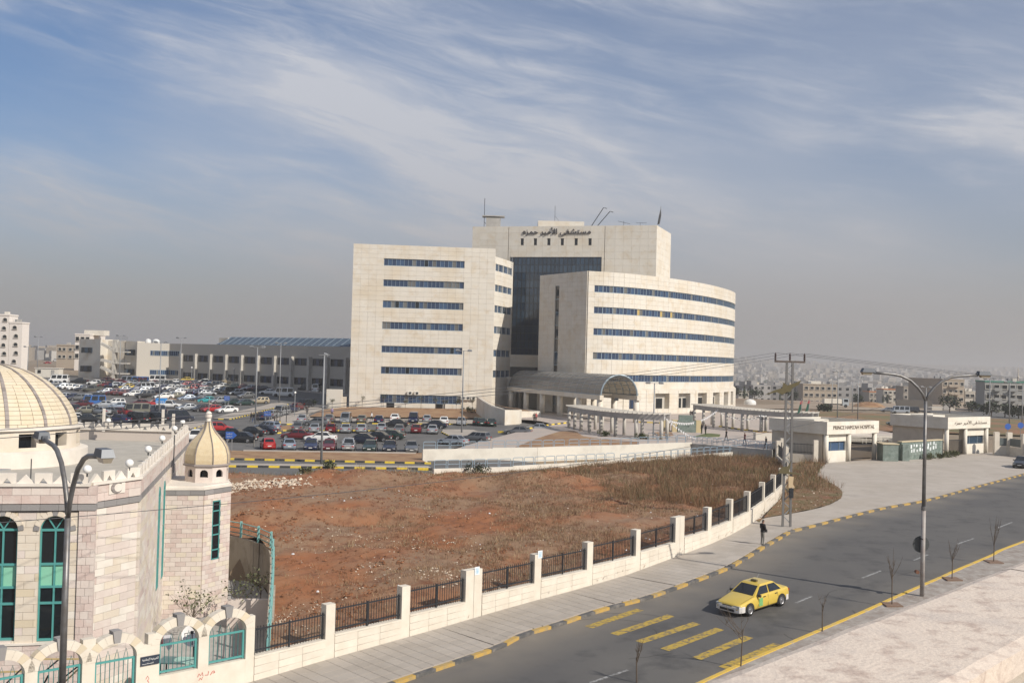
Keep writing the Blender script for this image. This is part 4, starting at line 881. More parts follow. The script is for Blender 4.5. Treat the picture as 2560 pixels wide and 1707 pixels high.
# tall lancet windows in the long side
side_w = []
for xa, xb, yt, yb in ((1118, 1150, 140, 835), (1160, 1186, 92, 755)):
    (sa, _), (sb, zb_) = onpl(*zz8(xa, yb), m2, m3), onpl(*zz8(xb, yb), m2, m3); zt_ = onpl(*zz8((xa+xb)/2, yt), m2, m3)[1]; sm_ = (sa+sb)/2; side_w.append((sm_-.5, sm_+.5, zb_, min(zt_, 4.7)))
Ls = (m3-m2).length
for k in range(2): s = Ls-3.5-k*2.2; side_w.append((s-.3, s+.3, -1, 3.3))
bricks(m2, m3, -3.5, 4.95, .34, .9, [PK2, CR1, WH1, PK1], [5, 4, 3, .5], side_w, t_=.22)
def arch_win(parent, A, B, u0_, u1_, z0, z1, t_, spand, trans=(), panel=None, fan=True, name='arched_window', surround=True, off=0):
    A = Vector(A[:2]); B = Vector(B[:2]); u = (B-A).normalized(); n = Vector((u.y, -u.x)); U = Vector((*u, 0)); Nn = Vector((*n, 0)); ZZ = Vector((0, 0, 1))
    p = lambda s, z, d=0: Vector((A.x+u.x*s+n.x*(d+off*(d < t_)), A.y+u.y*s+n.y*(d+off*(d < t_)), z)); w_ = u1_-u0_; r_ = w_/2; zs_ = z1-r_; cx = (u0_+u1_)/2; K = 12
    arc = [(cx+r_*math.cos(a), zs_+r_*math.sin(a)) for a in [math.pi*i/K for i in range(K+1)]]
    p0_ = lambda s, z: p(s, z)-Nn*off; sp = MB(); sp.ext([p0_(s, z) for s, z in arc[:K//2+1]]+[p0_(u1_+.01, z1+.01)], Nn, t_); sp.ext([p0_(s, z) for s, z in arc[K//2:]]+[p0_(u0_-.01, z1+.01)], Nn, t_); sp.build('spandrel', spand, parent)
    fr = MB(); bw_ = .07
    for s in (u0_+bw_/2, u1_-bw_/2): fr.box(p(s, (z0+zs_)/2, .08), (bw_, .1, zs_-z0), ax=(U, -Nn, ZZ))
    if w_ > .8: fr.box(p(cx, (z0+zs_)/2, .08), (bw_, .1, zs_-z0), ax=(U, -Nn, ZZ))
    for z in (z0+.05, zs_)+tuple(trans): fr.box(p(cx, z, .085), (w_, .1, .1), ax=(U, -Nn, ZZ))
    for i in range(K): a, b = arc[i], arc[i+1]; fr.bar(p(a[0], a[1], .08), p(b[0], b[1], .08), .1, .07)
    if fan and w_ > .8:
        for sg_ in (-1, 1): fr.bar(p(cx, zs_+.02, .09), p(cx+sg_*r_*.5, zs_+r_*.83, .09), .06, .05)
    f = fr.build(name, TEALD if w_ < .8 else TEAL, parent); lv = sorted([z0, zs_]+list(trans)); pc = Pcs(f, 'pane', GLD)
    for i in range(len(lv)-1):
        for sgn in ((-1, 1) if w_ > .8 else (0,)):
            mt = panel if (panel and i == panel_i) else GLD
            pc.add(p(cx+sgn*w_/4, (lv[i]+lv[i+1])/2, .02), U, Nn, (w_/2 if sgn else w_)-.08, lv[i+1]-lv[i]-.08, .03, mt)
    pc.flush(); MB().quad(*[p(s, z, .03) for s, z in arc]).build('pane', GLD, f)
    if surround:
        pcs_ = Pcs(f, 'surround_stone', CR1); nn_ = 11; R2 = r_+.13
        for i in range(nn_):
            a = math.pi*(i+.5)/nn_; c_ = p(cx+R2*math.cos(a), zs_+R2*math.sin(a), t_); tt = Vector((-math.sin(a)*u.x, -math.sin(a)*u.y, math.cos(a)))
            pcs_.add(c_, tt, Nn, math.pi*R2/nn_-.01, .22, .05, GY1 if i in (0, nn_//2, nn_-1) else CR1)
        pcs_.flush()
    return f
GRN = M('green panel', (.22, .50, .36), .5)
a, b, z0, z1 = wins2[1]; tr = [onpl(140, 1180+y/2.975, m0, m1)[1] for y in (677, 845, 965)]; panel_i = 2
for a, b, z0, z1 in wins2: arch_win(MQ, m0, m1, a, b, z0, z1, .3, CR1, trans=tr, panel=GRN)
for a, b, z0, z1 in side_w: arch_win(MQ, m2, m3, a, b, z0, z1, .22, PK2, trans=[z0+(z1-z0)*.3, z0+(z1-z0)*.55], surround=False, off=.11)
dm = onpl(78, 1261.7, m0, m1); um = (m1-m0).normalized(); nm = Vector((um.y, -um.x)); q_ = m0+um*dm[0]+nm*.3
MB().ext([(q_.x+um.x*a*.17, q_.y+um.y*a*.17, dm[1]+b*.17) for a, b in ((1, 0), (0, 1), (-1, 0), (0, -1))], (*nm, 0), .04).build('diamond_stone', GY1, MQ)
led = MB()
for A, B, o in ((m0, m1, .42), (m1, m2, .17), (m2, m3, .17)):
    u = (B-A).normalized(); n = Vector((u.y, -u.x)); led.bar((*(A+n*(o/2-.1)), 6.09), (*(B+u*.1+n*(o/2-.1)), 6.09), o+.34, .12)
led.bar((*m3, 6.09), (-44, m3.y+.5, 6.09), .5, .12); zsl = wins2[0][2]; led.bar((*(m0+nm*.2), zsl-.13), (*(m1+nm*.2-um*.3), zsl-.13), .44, .08); led.build('coping', WH1, MQ)
pi_ = MB()
for A, B in ((m0, m1), (m1, m2), (m2, m3)): u = (B-A).normalized(); n = Vector((u.y, -u.x)); pi_.bar((*(A-n*.1), 5.62), (*(B-n*.1), 5.62), .24, .88)
pi_.bar((m3.x, m3.y, 5.62), (-44, m3.y+.5, 5.62), .24, .88); pi_.build('parapet_wall', MORP, MQ)
mA = MB().ext([(0, 0, 0), (.17, 0, 0), (.35, 0, .24), (.53, 0, 0), (.7, 0, 0), (.7, 0, .45), (0, 0, .45)], (0, 1, 0), .16).mesh('merlon', WH1)
mB_ = MB().ext([(0, 0, 0), (.7, 0, 0), (.35, 0, .38)], (0, 1, 0), .16).mesh('merlon', WH1); km = 0
for A, B, o in ((m0, m1, .3), (m1, m2, .1), (m2, m3, .1), (m3, Vector((-44, m3.y+.5)), .0)):
    u = (B-A); L_ = u.length; u.normalize(); n = Vector((u.y, -u.x)); k_ = int(L_/.7); st = L_/k_
    for i in range(k_):
        q_ = A+u*(st*i)+n*o; o_ = bpy.data.objects.new('merlon', mB_ if km % 2 else mA); COL.objects.link(o_); km += 1
        o_.matrix_basis = Matrix.Translation((q_.x, q_.y, 6.14)) @ Matrix.Rotation(math.atan2(u.y, u.x), 4, 'Z'); setpar(o_, MQ)
def cyl(c, r_, z0, z1, n=32): return MB().lathe((c[0], c[1], 0), [(r_, z0), (r_, z1)], n)
# main dome
dc = (-31.0, 62.0); RD = 4.9; zD = 7.45; HD = 3.62
prof = [(1, 0), (.985, .13), (.94, .27), (.86, .44), (.76, .59), (.64, .725), (.50, .84), (.36, .92), (.2, .975), (.06, 1.0), (.001, 1.005)]
MB().lathe((dc[0], dc[1], zD), [(r_*(RD-.05), z*HD) for r_, z in prof], 56).build('dome', M('dome joint', (.53, .45, .32), .9), MQ, smooth=True)
DS = Pcs(MQ, 'dome_stone', DST, 300); RB_ = Pcs(MQ, 'rib_stone', DRB, 300)
fr_ = lambda t: (lerp(t, [(i/10, prof[i][0]*RD) for i in range(11)]), lerp(t, [(i/10, prof[i][1]*HD) for i in range(11)])); nrow = 24
arcl = [fr_(i/200) for i in range(201)]; cum = [0]
for i in range(200): cum.append(cum[-1]+math.dist(arcl[i], arcl[i+1]))
tof = lambda s: float(np.interp(s, cum, [i/200 for i in range(201)])); rows_ = int(cum[-1]/.27)
for j in range(rows_-1):
    r0, z0 = fr_(tof(j*.27)); r1, z1 = fr_(tof((j+1)*.27)); rm_ = (r0+r1)/2; nm_ = max(14, int(2*math.pi*rm_/.62/14+.5)*14); sl_ = Vector((-(r0-r1), z1-z0)).normalized()
    for i in range(nm_):
        a = 2*math.pi*(i+.5)/nm_+math.radians(-90+11.8)+((j % 2)*math.pi/nm_ if False else 0)
        if math.sin(a) > .35: continue
        rad = Vector((math.cos(a), math.sin(a), 0)); upv = Vector((rad.x*sl_.x, rad.y*sl_.x, sl_.y)); nv = Vector((rad.x*sl_.y, rad.y*sl_.y, -sl_.x)); tan = upv.cross(nv)
        DS.add(Vector((dc[0], dc[1], zD+(z0+z1)/2))+rad*rm_-nv*.03, tan if tan.length else rad, nv, 2*math.pi*rm_/nm_-.02, .25, .035)
    for i in range(14):
        a = 2*math.pi*i/14+math.radians(-90+11.8)
        if math.sin(a) > .35: continue
        rad = Vector((math.cos(a), math.sin(a), 0)); upv = Vector((rad.x*sl_.x, rad.y*sl_.x, sl_.y)); nv = Vector((rad.x*sl_.y, rad.y*sl_.y, -sl_.x)); tan = upv.cross(nv)
        RB_.add(Vector((dc[0], dc[1], zD+(z0+z1)/2))+rad*rm_, tan, nv, min(.2, .05+rm_*.04), .26, .06)
DS.flush(); RB_.flush()
dr = MB().lathe((dc[0], dc[1], 0), [(RD+.02, 7.55), (RD+.3, 7.5), (RD+.3, 7.38), (RD+.12, 7.34)], 56); dr.lathe((dc[0], dc[1], 0), [(RD+.15, 6.22), (RD+.35, 6.2), (RD+.62, 6.12), (RD+.6, 5.1)], 56); dr.build('drum_ring', WH1, MQ, smooth=False)
nW = 14
for k in range(nW):
    ac = 2*math.pi*k/nW+math.radians(-90-1.5); ha = .1
    c_ = MB().lathe((dc[0], dc[1], 0), [(RD+.14, 6.2), (RD+.14, 7.36)], 6, ac+ha, ac+2*math.pi/nW-ha, False); 
    for a in (ac-ha, ac+ha): rx = math.cos(a), math.sin(a); c_.quad((dc[0]+rx[0]*(RD-.5), dc[1]+rx[1]*(RD-.5), 6.2), (dc[0]+rx[0]*(RD+.14), dc[1]+rx[1]*(RD+.14), 6.2), (dc[0]+rx[0]*(RD+.14), dc[1]+rx[1]*(RD+.14), 7.36), (dc[0]+rx[0]*(RD-.5), dc[1]+rx[1]*(RD-.5), 7.36))
    c_.lathe((dc[0], dc[1], 0), [(RD+.14, 6.2), (RD+.14, 6.42)], 2, ac-ha, ac+ha, False); c_.lathe((dc[0], dc[1], 0), [(RD+.14, 7.2), (RD+.14, 7.36)], 2, ac-ha, ac+ha, False); c_.build('drum_pier', CR1, MQ)
    if math.sin(ac) < .4: MB().lathe((dc[0], dc[1], 0), [(RD-.4, 6.2), (RD-.4, 7.3)], 2, ac-ha*1.2, ac+ha*1.2, False).build('drum_window', GLD, MQ)
sheet('roof_screed', [Vector(p_) for p_ in mp_], lambda x, y: 5.3, 4, TILE, parent=MQ, kind=None)
MB().box((-24.8, 49.5, 5.7), (1.6, 1.6, 1.0)).build('roof_box', CONC, MQ)
posts = MB()
for x, y in ((950, 1070), (1493, 1075), (1588, 1130)): q_ = P(x/3.672, 780+y/3.672, 6.2); MB().box((q_.x, q_.y, 6.85), (.16, .16, 1.7)).build('roof_post', WH1, MQ)
for x, y, h_ in ((282, 1530, 1.1), (1378, 1440, .9), (1592, 1440, 2)): q_ = P(x/3.672, 780+y/3.672, 5.5); MB().tube([(q_.x, q_.y, 5.3), (q_.x, q_.y, 5.4+h_)], .03, 6).build('roof_rod', FRD, MQ)
labs = ['white globe lamp on the back parapet of the mosque roof', 'white globe lamp at the far corner of the mosque side parapet', 'white globe lamp below the far corner of the mosque side parapet', 'third white globe lamp from the far corner on the side parapet', 'fourth white globe lamp from the far corner on the side parapet', 'nearest full white globe lamp on the mosque side parapet', 'white globe lamp half hidden behind the front parapet corner']
glob = MB().ball((0, 0, .32), .19, 16, 10).mesh('globe', M('globe plastic', (.8, .79, .76), .35), True); gst = MB().tube([(0, 0, 0), (0, 0, .16)], .04, 6).mesh('stem', FRD)
for (x, y), l in zip([(993, 1030), (1675, 1042), (1603, 1105), (1488, 1200), (1360, 1305), (1187, 1440), (800, 1500)], labs):
    q_ = P(x/3.672, 780+y/3.672, 6.55); e = empty('globe_lamp', (q_.x, q_.y, 6.5), l, 'lamp', 'globe lamps on the mosque parapet'); link('globe', glob, e).matrix_parent_inverse = Matrix(); link('stem', gst, e).matrix_parent_inverse = Matrix()
# crescent plaque
uc = (m2-m1).normalized(); ncv = Vector((uc.y, -uc.x)); sc_, zc_ = onpl(*zz8(850, 110), m1, m2); q_ = m1+uc*sc_+ncv*.15
pl_ = MB().box((q_.x, q_.y, zc_), (1.0, .06, .56), ax=(Vector((*uc, 0)), -Vector((*ncv, 0)), Vector((0, 0, 1)))).build('plaque', WH1, MQ)
cr_ = MB(); q2 = q_+ncv*.03; K = 18; o1 = [(-.03+.25*math.cos(a)*1.5, .25*math.sin(a)) for a in [math.radians(50+260*i/K) for i in range(K+1)]]; o2 = [(.06+.2*math.cos(a)*1.4, .2*math.sin(a)) for a in [math.radians(48+264*i/K) for i in range(K+1)]]
for i in range(K):
    cr_.ext([(q2.x+uc.x*a, q2.y+uc.y*a, zc_+b) for a, b in (o1[i], o1[i+1], o2[i+1], o2[i])], (*ncv, 0), .04)
cr_.build('crescent', DRB, pl_)
# stair tower with lantern
bkv = Vector((-1.3, 4.6)); tp = [TT[0], TT[1], TT[2], TT[2]+Vector((-.85, 2.3)), TT[1]+Vector((-.6, 5.2)), TT[0]+Vector((-1.5, 5.2))]
mcore.prism(tp, -3.6, 4.0); mcore.build('wall', MORP, MQ)
(sa, zb_), (sb, _) = onpl(524, 1398, TT[1], TT[2]), onpl(543.5, 1398, TT[1], TT[2]); zt_ = onpl(534, 1252, TT[1], TT[2])[1]
bricks(TT[0], TT[1], -3.5, 3.65, .27, .62, [PK1, PK2, CR1], [3, 4, 1.2], t_=.1, e1=.04); bricks(TT[1], TT[2], -3.5, 3.65, .27, .6, [PK1, PK2, CR1], [3, 4, 2], [(sa, sb, zb_, zt_)], t_=.1, e1=.08); bricks(TT[2], tp[3], -3.5, 3.65, .27, .6, [PK2, CR1], [1, 1], t_=.1)
for A, B in ((TT[0], TT[1]), (TT[1], TT[2]), (TT[2], tp[3])): bricks(A, B, 3.67, 3.96, .3, .8, [GY1, GY1, CR1], [5, 4, .6], t_=.13, e1=.08)
wv = MB(); uv = (TT[2]-TT[1]).normalized(); nv2 = Vector((uv.y, -uv.x)); pm = TT[1]+uv*((sa+sb)/2)+nv2*.05; axv = (Vector((*uv, 0)), -Vector((*nv2, 0)), Vector((0, 0, 1)))
for s in (sa+.03, sb-.03): q_ = TT[1]+uv*s+nv2*.06; wv.box((q_.x, q_.y, (zb_+zt_)/2), (.07, .08, zt_-zb_), ax=axv)
lv = [zb_+(zt_-zb_)*f for f in (0, .16, .42, .58, .83, 1)]
for z in lv: wv.box((pm.x+nv2.x*.01, pm.y+nv2.y*.01, z), (sb-sa, .08, .07), ax=axv)
wv = wv.build('slot_window', TEAL, MQ); pc = Pcs(wv, 'pane', GLD)
for i in range(5): pc.add((pm.x-nv2.x*.02, pm.y-nv2.y*.02, (lv[i]+lv[i+1])/2), axv[0], Vector((*nv2, 0)), sb-sa-.08, lv[i+1]-lv[i]-.07, .03)
pc.flush()
cpn = MB(); tq = offs(tp+[tp[0]], -.16)[:-1]; cpn.prism(tq, 3.98, 4.12, bot=True); cpn.prism([Vector(p_)*1 for p_ in tp], 4.12, 4.2); cpn.build('tower_coping', WH1, MQ)
lc_ = onY(517, 1190, 64.2); L0 = (lc_.x, lc_.y); lt = MB(); RL_ = 1.32; nO = 8; ao = math.radians(-90+8)
def octp(r_, z, k): a = ao+2*math.pi*(k+.5)/nO; return (L0[0]+r_*math.cos(a), L0[1]+r_*math.sin(a), z)
for k in range(nO):
    A, B = Vector(octp(RL_, 0, k)).xy, Vector(octp(RL_, 0, k+1)).xy; u = (B-A); L_ = u.length; u.normalize(); n = Vector((u.y, -u.x)); p = lambda s, z, d=0: (A.x+u.x*s-n.x*d, A.y+u.y*s-n.y*d, z)
    h0, h1, z0, z1, r_ = L_/2-.24, L_/2+.24, 4.51, 4.75, .24
    lt.ext([p(0, 4.2), p(h0, 4.2), p(h0, 5.1), p(0, 5.2)][:1]+[p(h0, 4.2), p(h0, 5.2), p(0, 5.2)], (*(-n), 0), .14)
    lt.ext([p(h1, 4.2), p(L_, 4.2), p(L_, 5.2), p(h1, 5.2)], (*(-n), 0), .14); lt.ext([p(h0, 4.2), p(h1, 4.2), p(h1, z0), p(h0, z0)], (*(-n), 0), .14)
    ar = [(L_/2+.24*math.cos(a), z1+.22*math.sin(a)) for a in [math.pi*i/6 for i in range(7)]]
    lt.ext([p(s, z) for s, z in ar]+[p(h0, 5.2), p(h1, 5.2)], (*(-n), 0), .14)
lt.build('lantern_wall', PK2, MQ); cyl(L0, 1.0, 4.2, 5.1, 8).build('lantern_core', GLD, MQ)
ev = MB(); ev.lathe((L0[0], L0[1], 0), [(RL_+.02, 5.14), (RL_+.14, 5.18), (RL_+.14, 5.27), (RL_-.02, 5.31)], 8, ao+math.pi/8, ao+math.pi/8+2*math.pi); ev.build('lantern_cornice', DRB, MQ)
lp = [(1.24, 0), (1.26, .2), (1.24, .5), (1.13, .86), (.93, 1.18), (.68, 1.45), (.46, 1.68), (.30, 1.9), (.21, 2.12), (.15, 2.33)]; lp = [(r_*1.097, z*1.097) for r_, z in lp]
MB().lathe((L0[0], L0[1], 5.29), lp, 8, ao+math.pi/8, ao+math.pi/8+2*math.pi).build('lantern_dome', M('small dome stone', (.60, .51, .35), .8, c2=(.56, .45, .28), ns=4, c3=(.52, .42, .27), n3=7), MQ)
rb = MB()
for k in range(8): a = ao+2*math.pi*(k+.5)/8; rb.tube([(L0[0]+(r_+.01)*math.cos(a), L0[1]+(r_+.01)*math.sin(a), 5.29+z) for r_, z in lp], .035, 5)
rb.build('lantern_rib', DRB, MQ)
MB().lathe((L0[0], L0[1], 7.82), [(.16, 0), (.19, .02), (.17, .05), (.12, .08), (.2, .25), (.2, .4), (.16, .55), (.08, .62), (.02, .64)], 16).build('finial', WH1, MQ, smooth=True)
MB().tube([(L0[0], L0[1], 8.48), (L0[0], L0[1], 9.2)], .025, 6).build('finial_rod', DRB, MQ)
BR.flush()
# ---------------------------------------------------------------- court retaining wall, railing, cross wall
rw = empty('retaining_wall', (-15, 60, -3.5), 'grey concrete retaining wall round the sunken court right of the mosque', 'wall')
wm = MB(); tz = lambda p_: G(p_[0], p_[1])+.22
CWs = smooth_pl(CW, 5)
for i in range(len(CWs)-1):
    a, b = CWs[i], CWs[i+1]; u = (b-a).normalized(); n = Vector((u.y, -u.x))*.34
    q = [(*(a-n), -3.6), (*(b-n), -3.6), (*(b-n), tz(b)), (*(a-n), tz(a))]; r_ = [(*(a), -3.6), (*(b), -3.6), (*(b), tz(b)), (*(a), tz(a))]
    wm.quad(*q); wm.quad(*r_[::-1]); wm.quad(q[3], q[2], r_[2], r_[3])
wm.build('wall', M('stained concrete', (.33, .28, .22), .9, c2=(.42, .37, .30), ns=1.2, streak=1, c3=(.24, .20, .15), n3=.8), rw)
rl = empty('court_railing', (-14, 60, -1), 'teal steel railing with three rails on top of the retaining wall by the mosque', 'railing')
cr2 = offs(CWs, .17); qs = resample(cr2[:], 2.3)
for i, p_ in enumerate(qs): MB().box((p_.x, p_.y, tz(p_)+.55), (.14, .14, 1.15)).build('post', M('pale teal paint', (.22, .46, .44), .5), rl)
for dz_ in (.3, .65, 1.0): MB().tube([(p_.x, p_.y, tz(p_)+dz_) for p_ in qs], .035, 6).build('rail', TEALD if dz_ < 1 else MATS['pale teal paint'], rl)
c0_ = P(570, 1497, -1.9).xy; c1_ = P(676, 1497, -1.9).xy; cwl = empty('court_wall', (*c0_, -3.5), 'low stone cross wall in the shaded court beside the mosque tower', 'wall')
MB().bar((*c0_, -2.75), (*c1_, -2.75), .35, 1.7).build('wall', PK2, cwl)
# ---------------------------------------------------------------- arched front wall of the mosque
AF = empty('arched_wall', (*WL[0], -2.3), 'cream stone boundary wall of the mosque with five arched openings and grey keystones', 'wall')
FA = WL[0]-u0*1.0; FB = WL[0]+u0*1.0; uf = u0; nf = Vector((uf.y, -uf.x)); U3_ = Vector((*uf, 0)); N3_ = Vector((*nf, 0)); ZZ = Vector((0, 0, 1))
pf = lambda s, z, d=0: Vector((FA.x+uf.x*s+nf.x*d, FA.y+uf.y*s+nf.y*d, z)); TH = .32
STW = M('white sawn stone', (.66, .61, .52), .8, isl=.04, c2=(.60, .54, .45), ns=1.5)
gf = lambda s: G(*(pf(s, 0).xy)); bays = []
for xl, xr, yc, yb in ((522.7, 615, 1543, 1656), (400, 497, 1563, 1683), (240, 343, 1606, None), (97, 208, 1625, None), (-60, 65, 1650, None)):
    sa, sb = onpl(xl, 1600, FA, FB)[0], onpl(xr, 1600, FA, FB)[0]; zc = onpl((xl+xr)/2, yc, FA, FB)[1]; bays.append([sa, sb, zc])
zb5 = onpl(568, 1656, FA, FB)[1]; hop = bays[0][2]-zb5
for k in range(3): d = bays[-1][0]-bays[-2][0]; bays.append([bays[-1][0]+d, bays[-1][1]+d, bays[-1][2]-.15])
sE = onpl(680, 1600, FA, FB)[0]; sEnd = onpl(560+300/3.92, 1600, FA, FB)[0]
edges = [sEnd]+[v for b in bays for v in (b[1], b[0])]+[bays[-1][0]-2]
PR = MB()
for i in range(0, len(edges), 2):
    s1, s0 = edges[i], edges[i+1]; sm = (s0+s1)/2; b_ = bays[min(i//2, len(bays)-1)]; zt_ = b_[2]-.28 if i else b_[2]-.1
    if i == 6: zt_ = b_[2]+.25
    MB().box(pf(sm, (zt_+gf(sm)-.6)/2, -TH/2), (s1-s0, TH, zt_-gf(sm)+.6), ax=(U3_, -N3_, ZZ)).build('pier', STW, AF)
    if i == 4: MB().box(pf(s1-.35, zt_+.2, -TH/2), (.3, TH+.02, .4), ax=(U3_, -N3_, ZZ)).build('pier_block', STW, AF)
VS = Pcs(AF, 'voussoir', STW)
for bi, (s0, s1, zc) in enumerate(bays):
    cx = (s0+s1)/2; a_ = (s1-s0)/2; rise = .62; zsp = zc-rise; zb_ = zc-hop; sm = cx
    MB().box(pf(sm, (zb_+gf(sm)-.6)/2, -TH/2), (s1-s0+.002, TH-.01, zb_-gf(sm)+.6), ax=(U3_, -N3_, ZZ)).build('sill_wall', STW, AF)
    nv = 11
    for i in range(nv):
        a = math.pi*(i+.012)/nv; b = math.pi*(i+.988)/nv; pt = lambda t, o: pf(cx+(a_+o)*math.cos(t), zsp+(rise+o)*math.sin(t), .014)
        o = .36; mt = YE1 if i in (2, nv-3) else (GY1 if i == nv//2 else STW); ext = .12 if i == nv//2 else 0
        v = MB(); v.ext([pt(a, 0)+N3_*ext/2, pt((a+b)/2, 0)+N3_*ext/2, pt(b, 0)+N3_*ext/2, pt(b, o+ext)+N3_*ext/2, pt((a+b)/2, o+ext)+N3_*ext/2, pt(a, o+ext)+N3_*ext/2], -N3_, TH+.03+ext*.6); v.build('keystone' if i == nv//2 else 'voussoir', mt, AF)
    if bi < 5:
        gt = empty('arch_grille', pf(cx, zb_), ['green spearhead grille in the rightmost arch of the mosque wall', 'green spearhead grille in the second arch from the right, in front of a dish', 'green spearhead grille in the middle arch left of the dark plaque', 'green spearhead grille in the arch behind the near lamp post', 'green spearhead grille in the leftmost arch at the picture edge'][bi], 'grille', 'grilles in the arches of the mosque wall')
        zt_ = zsp-.1; fm = MB()
        for s in (s0+.06, s1-.06): fm.box(pf(s, (zb_+zt_)/2+.03, -TH/2), (.08, .07, zt_-zb_), ax=(U3_, -N3_, ZZ))
        for z in (zb_+.12, zt_): fm.box(pf(cx, z, -TH/2), (s1-s0, .06, .08), ax=(U3_, -N3_, ZZ))
        fm.build('grille_frame', TEAL, gt); nb_ = 8; w_ = (s1-s0-.2)/nb_
        for i in range(nb_+1): MB().bar(pf(s0+.1+w_*i, zb_+.12, -TH/2), pf(s0+.1+w_*i, zt_+.02, -TH/2), .025).build('bar', TEALD, gt)
        for i in range(nb_//2): x_ = s0+.1+w_*(2*i+.5); MB().tube([pf(x_-w_*.5, zt_, -TH/2), pf(x_-w_*.35, zt_+.18, -TH/2), pf(x_+w_*.0, zt_+.42, -TH/2), pf(x_+w_*.35, zt_+.18, -TH/2), pf(x_+w_*.5, zt_, -TH/2)], .012, 5).build('spearhead', TEALD, gt)
(pa, za), (pb, zb__) = onpl(1043/2.975, 1180+1410/2.975, FA, FB), onpl(1183/2.975, 1180+1380/2.975, FA, FB)
pq = tag(MB().box(pf((pa+pb)/2, (za+zb__)/2, .03), (pb-pa, .05, .36), ax=(U3_, -N3_, ZZ)).build('wall_plaque', M('dark navy plaque', (.03, .04, .06), .4)), 'dark plaque with white Arabic lines on the arched mosque wall', 'plaque')
wt = M('white lettering', (.75, .75, .72), .6); hm_ = (za+zb__)/2
TX('lettering', '\uFEEA\uFEF4\uFEE3\uFEFC\uFEB3\uFEF9\uFE8D \uFEEA\uFEF4\uFEA7\uFEAE\uFEF4\uFEA8\uFEDF\uFE8D', pf((pa+pb)/2, hm_+.05, .06), U3_, N3_, .13, wt, pq, .004, width=(pb-pa)*.85)
TX('lettering', '\uFEEA\uFEF4\uFEE3\uFEFC\uFEB3\uFEF9\uFE8D', pf((pa+pb)/2-.1, hm_-.11, .06), U3_, N3_, .07, wt, pq, .004, width=(pb-pa)*.6)
RED = M('red spray paint', (.55, .08, .06), .7)
gr = MB()
for i, (x, y) in enumerate([(1455, 1545), (1385 - 300, 1560)]):
    s, z = onpl(x/2.975+(5 if i == 0 else 0), 1180+y/2.975-8, FA, FB); z = min(z, zb5-.1) if i == 0 else z
    for k, pts in enumerate([[(0, 0), (.05, .12), (.12, .03), (.18, .15), (.22, .0)], [(.3, .02), (.42, .0), (.44, .14)], [(.52, -.02), (.6, .1), (.66, .12), (.7, .05), (.62, .04)], [(.05, -.14), (.1, -.05), (.16, -.13), (.2, -.04)]] if i == 0 else [[(0, 0), (.06, .1), (.12, 0), (.06, -.06), (.12, -.14)]]):
        gr.tube([pf(s+a*1.1, z+b*1.1, .008) for a, b in pts], .014, 4)
tag(gr.build('graffiti', RED), 'thin red sprayed scrawl on the arched wall right of the middle grille', 'graffiti')
# ---------------------------------------------------------------- street fence
FN = empty('street_fence', (*WL[4], -.8), 'white stone street fence with square piers and black iron railings along the field', 'fence')
FP = WL[:]+[FE[1], FE[2]]
def colx(px):                              # where the image column px crosses the fence line
    for i in range(len(FP)-1):
        A, B = FP[i], FP[i+1]; s, z = onpl(px, 1400, A, B)
        if -.01 <= s <= (B-A).length+.01: return A+(B-A).normalized()*s, (B-A).normalized()
DD = 1/.91875
PX = [(763, 0), (935, 0), (1090, 1), (1236, 0), (1355, 0), (1465, 0), (1560, 1), (1628, 0), (1679, 0), (1719, 0), (1752, 0), (1777, 0), (1795, 0), (1806, 0)]
nodes = [(FA+uf*sEnd, uf, -1)]
for x, big in PX:
    r_ = colx(x*DD)
    if r_: nodes.append((r_[0], r_[1], big))
nodes.append((FE[2], (FE[2]-FE[1]).normalized(), 0))
PKT = Pcs(FN, 'picket', IRON, 300); plp = Pcs(FN, 'plinth_stone', STW, 300)
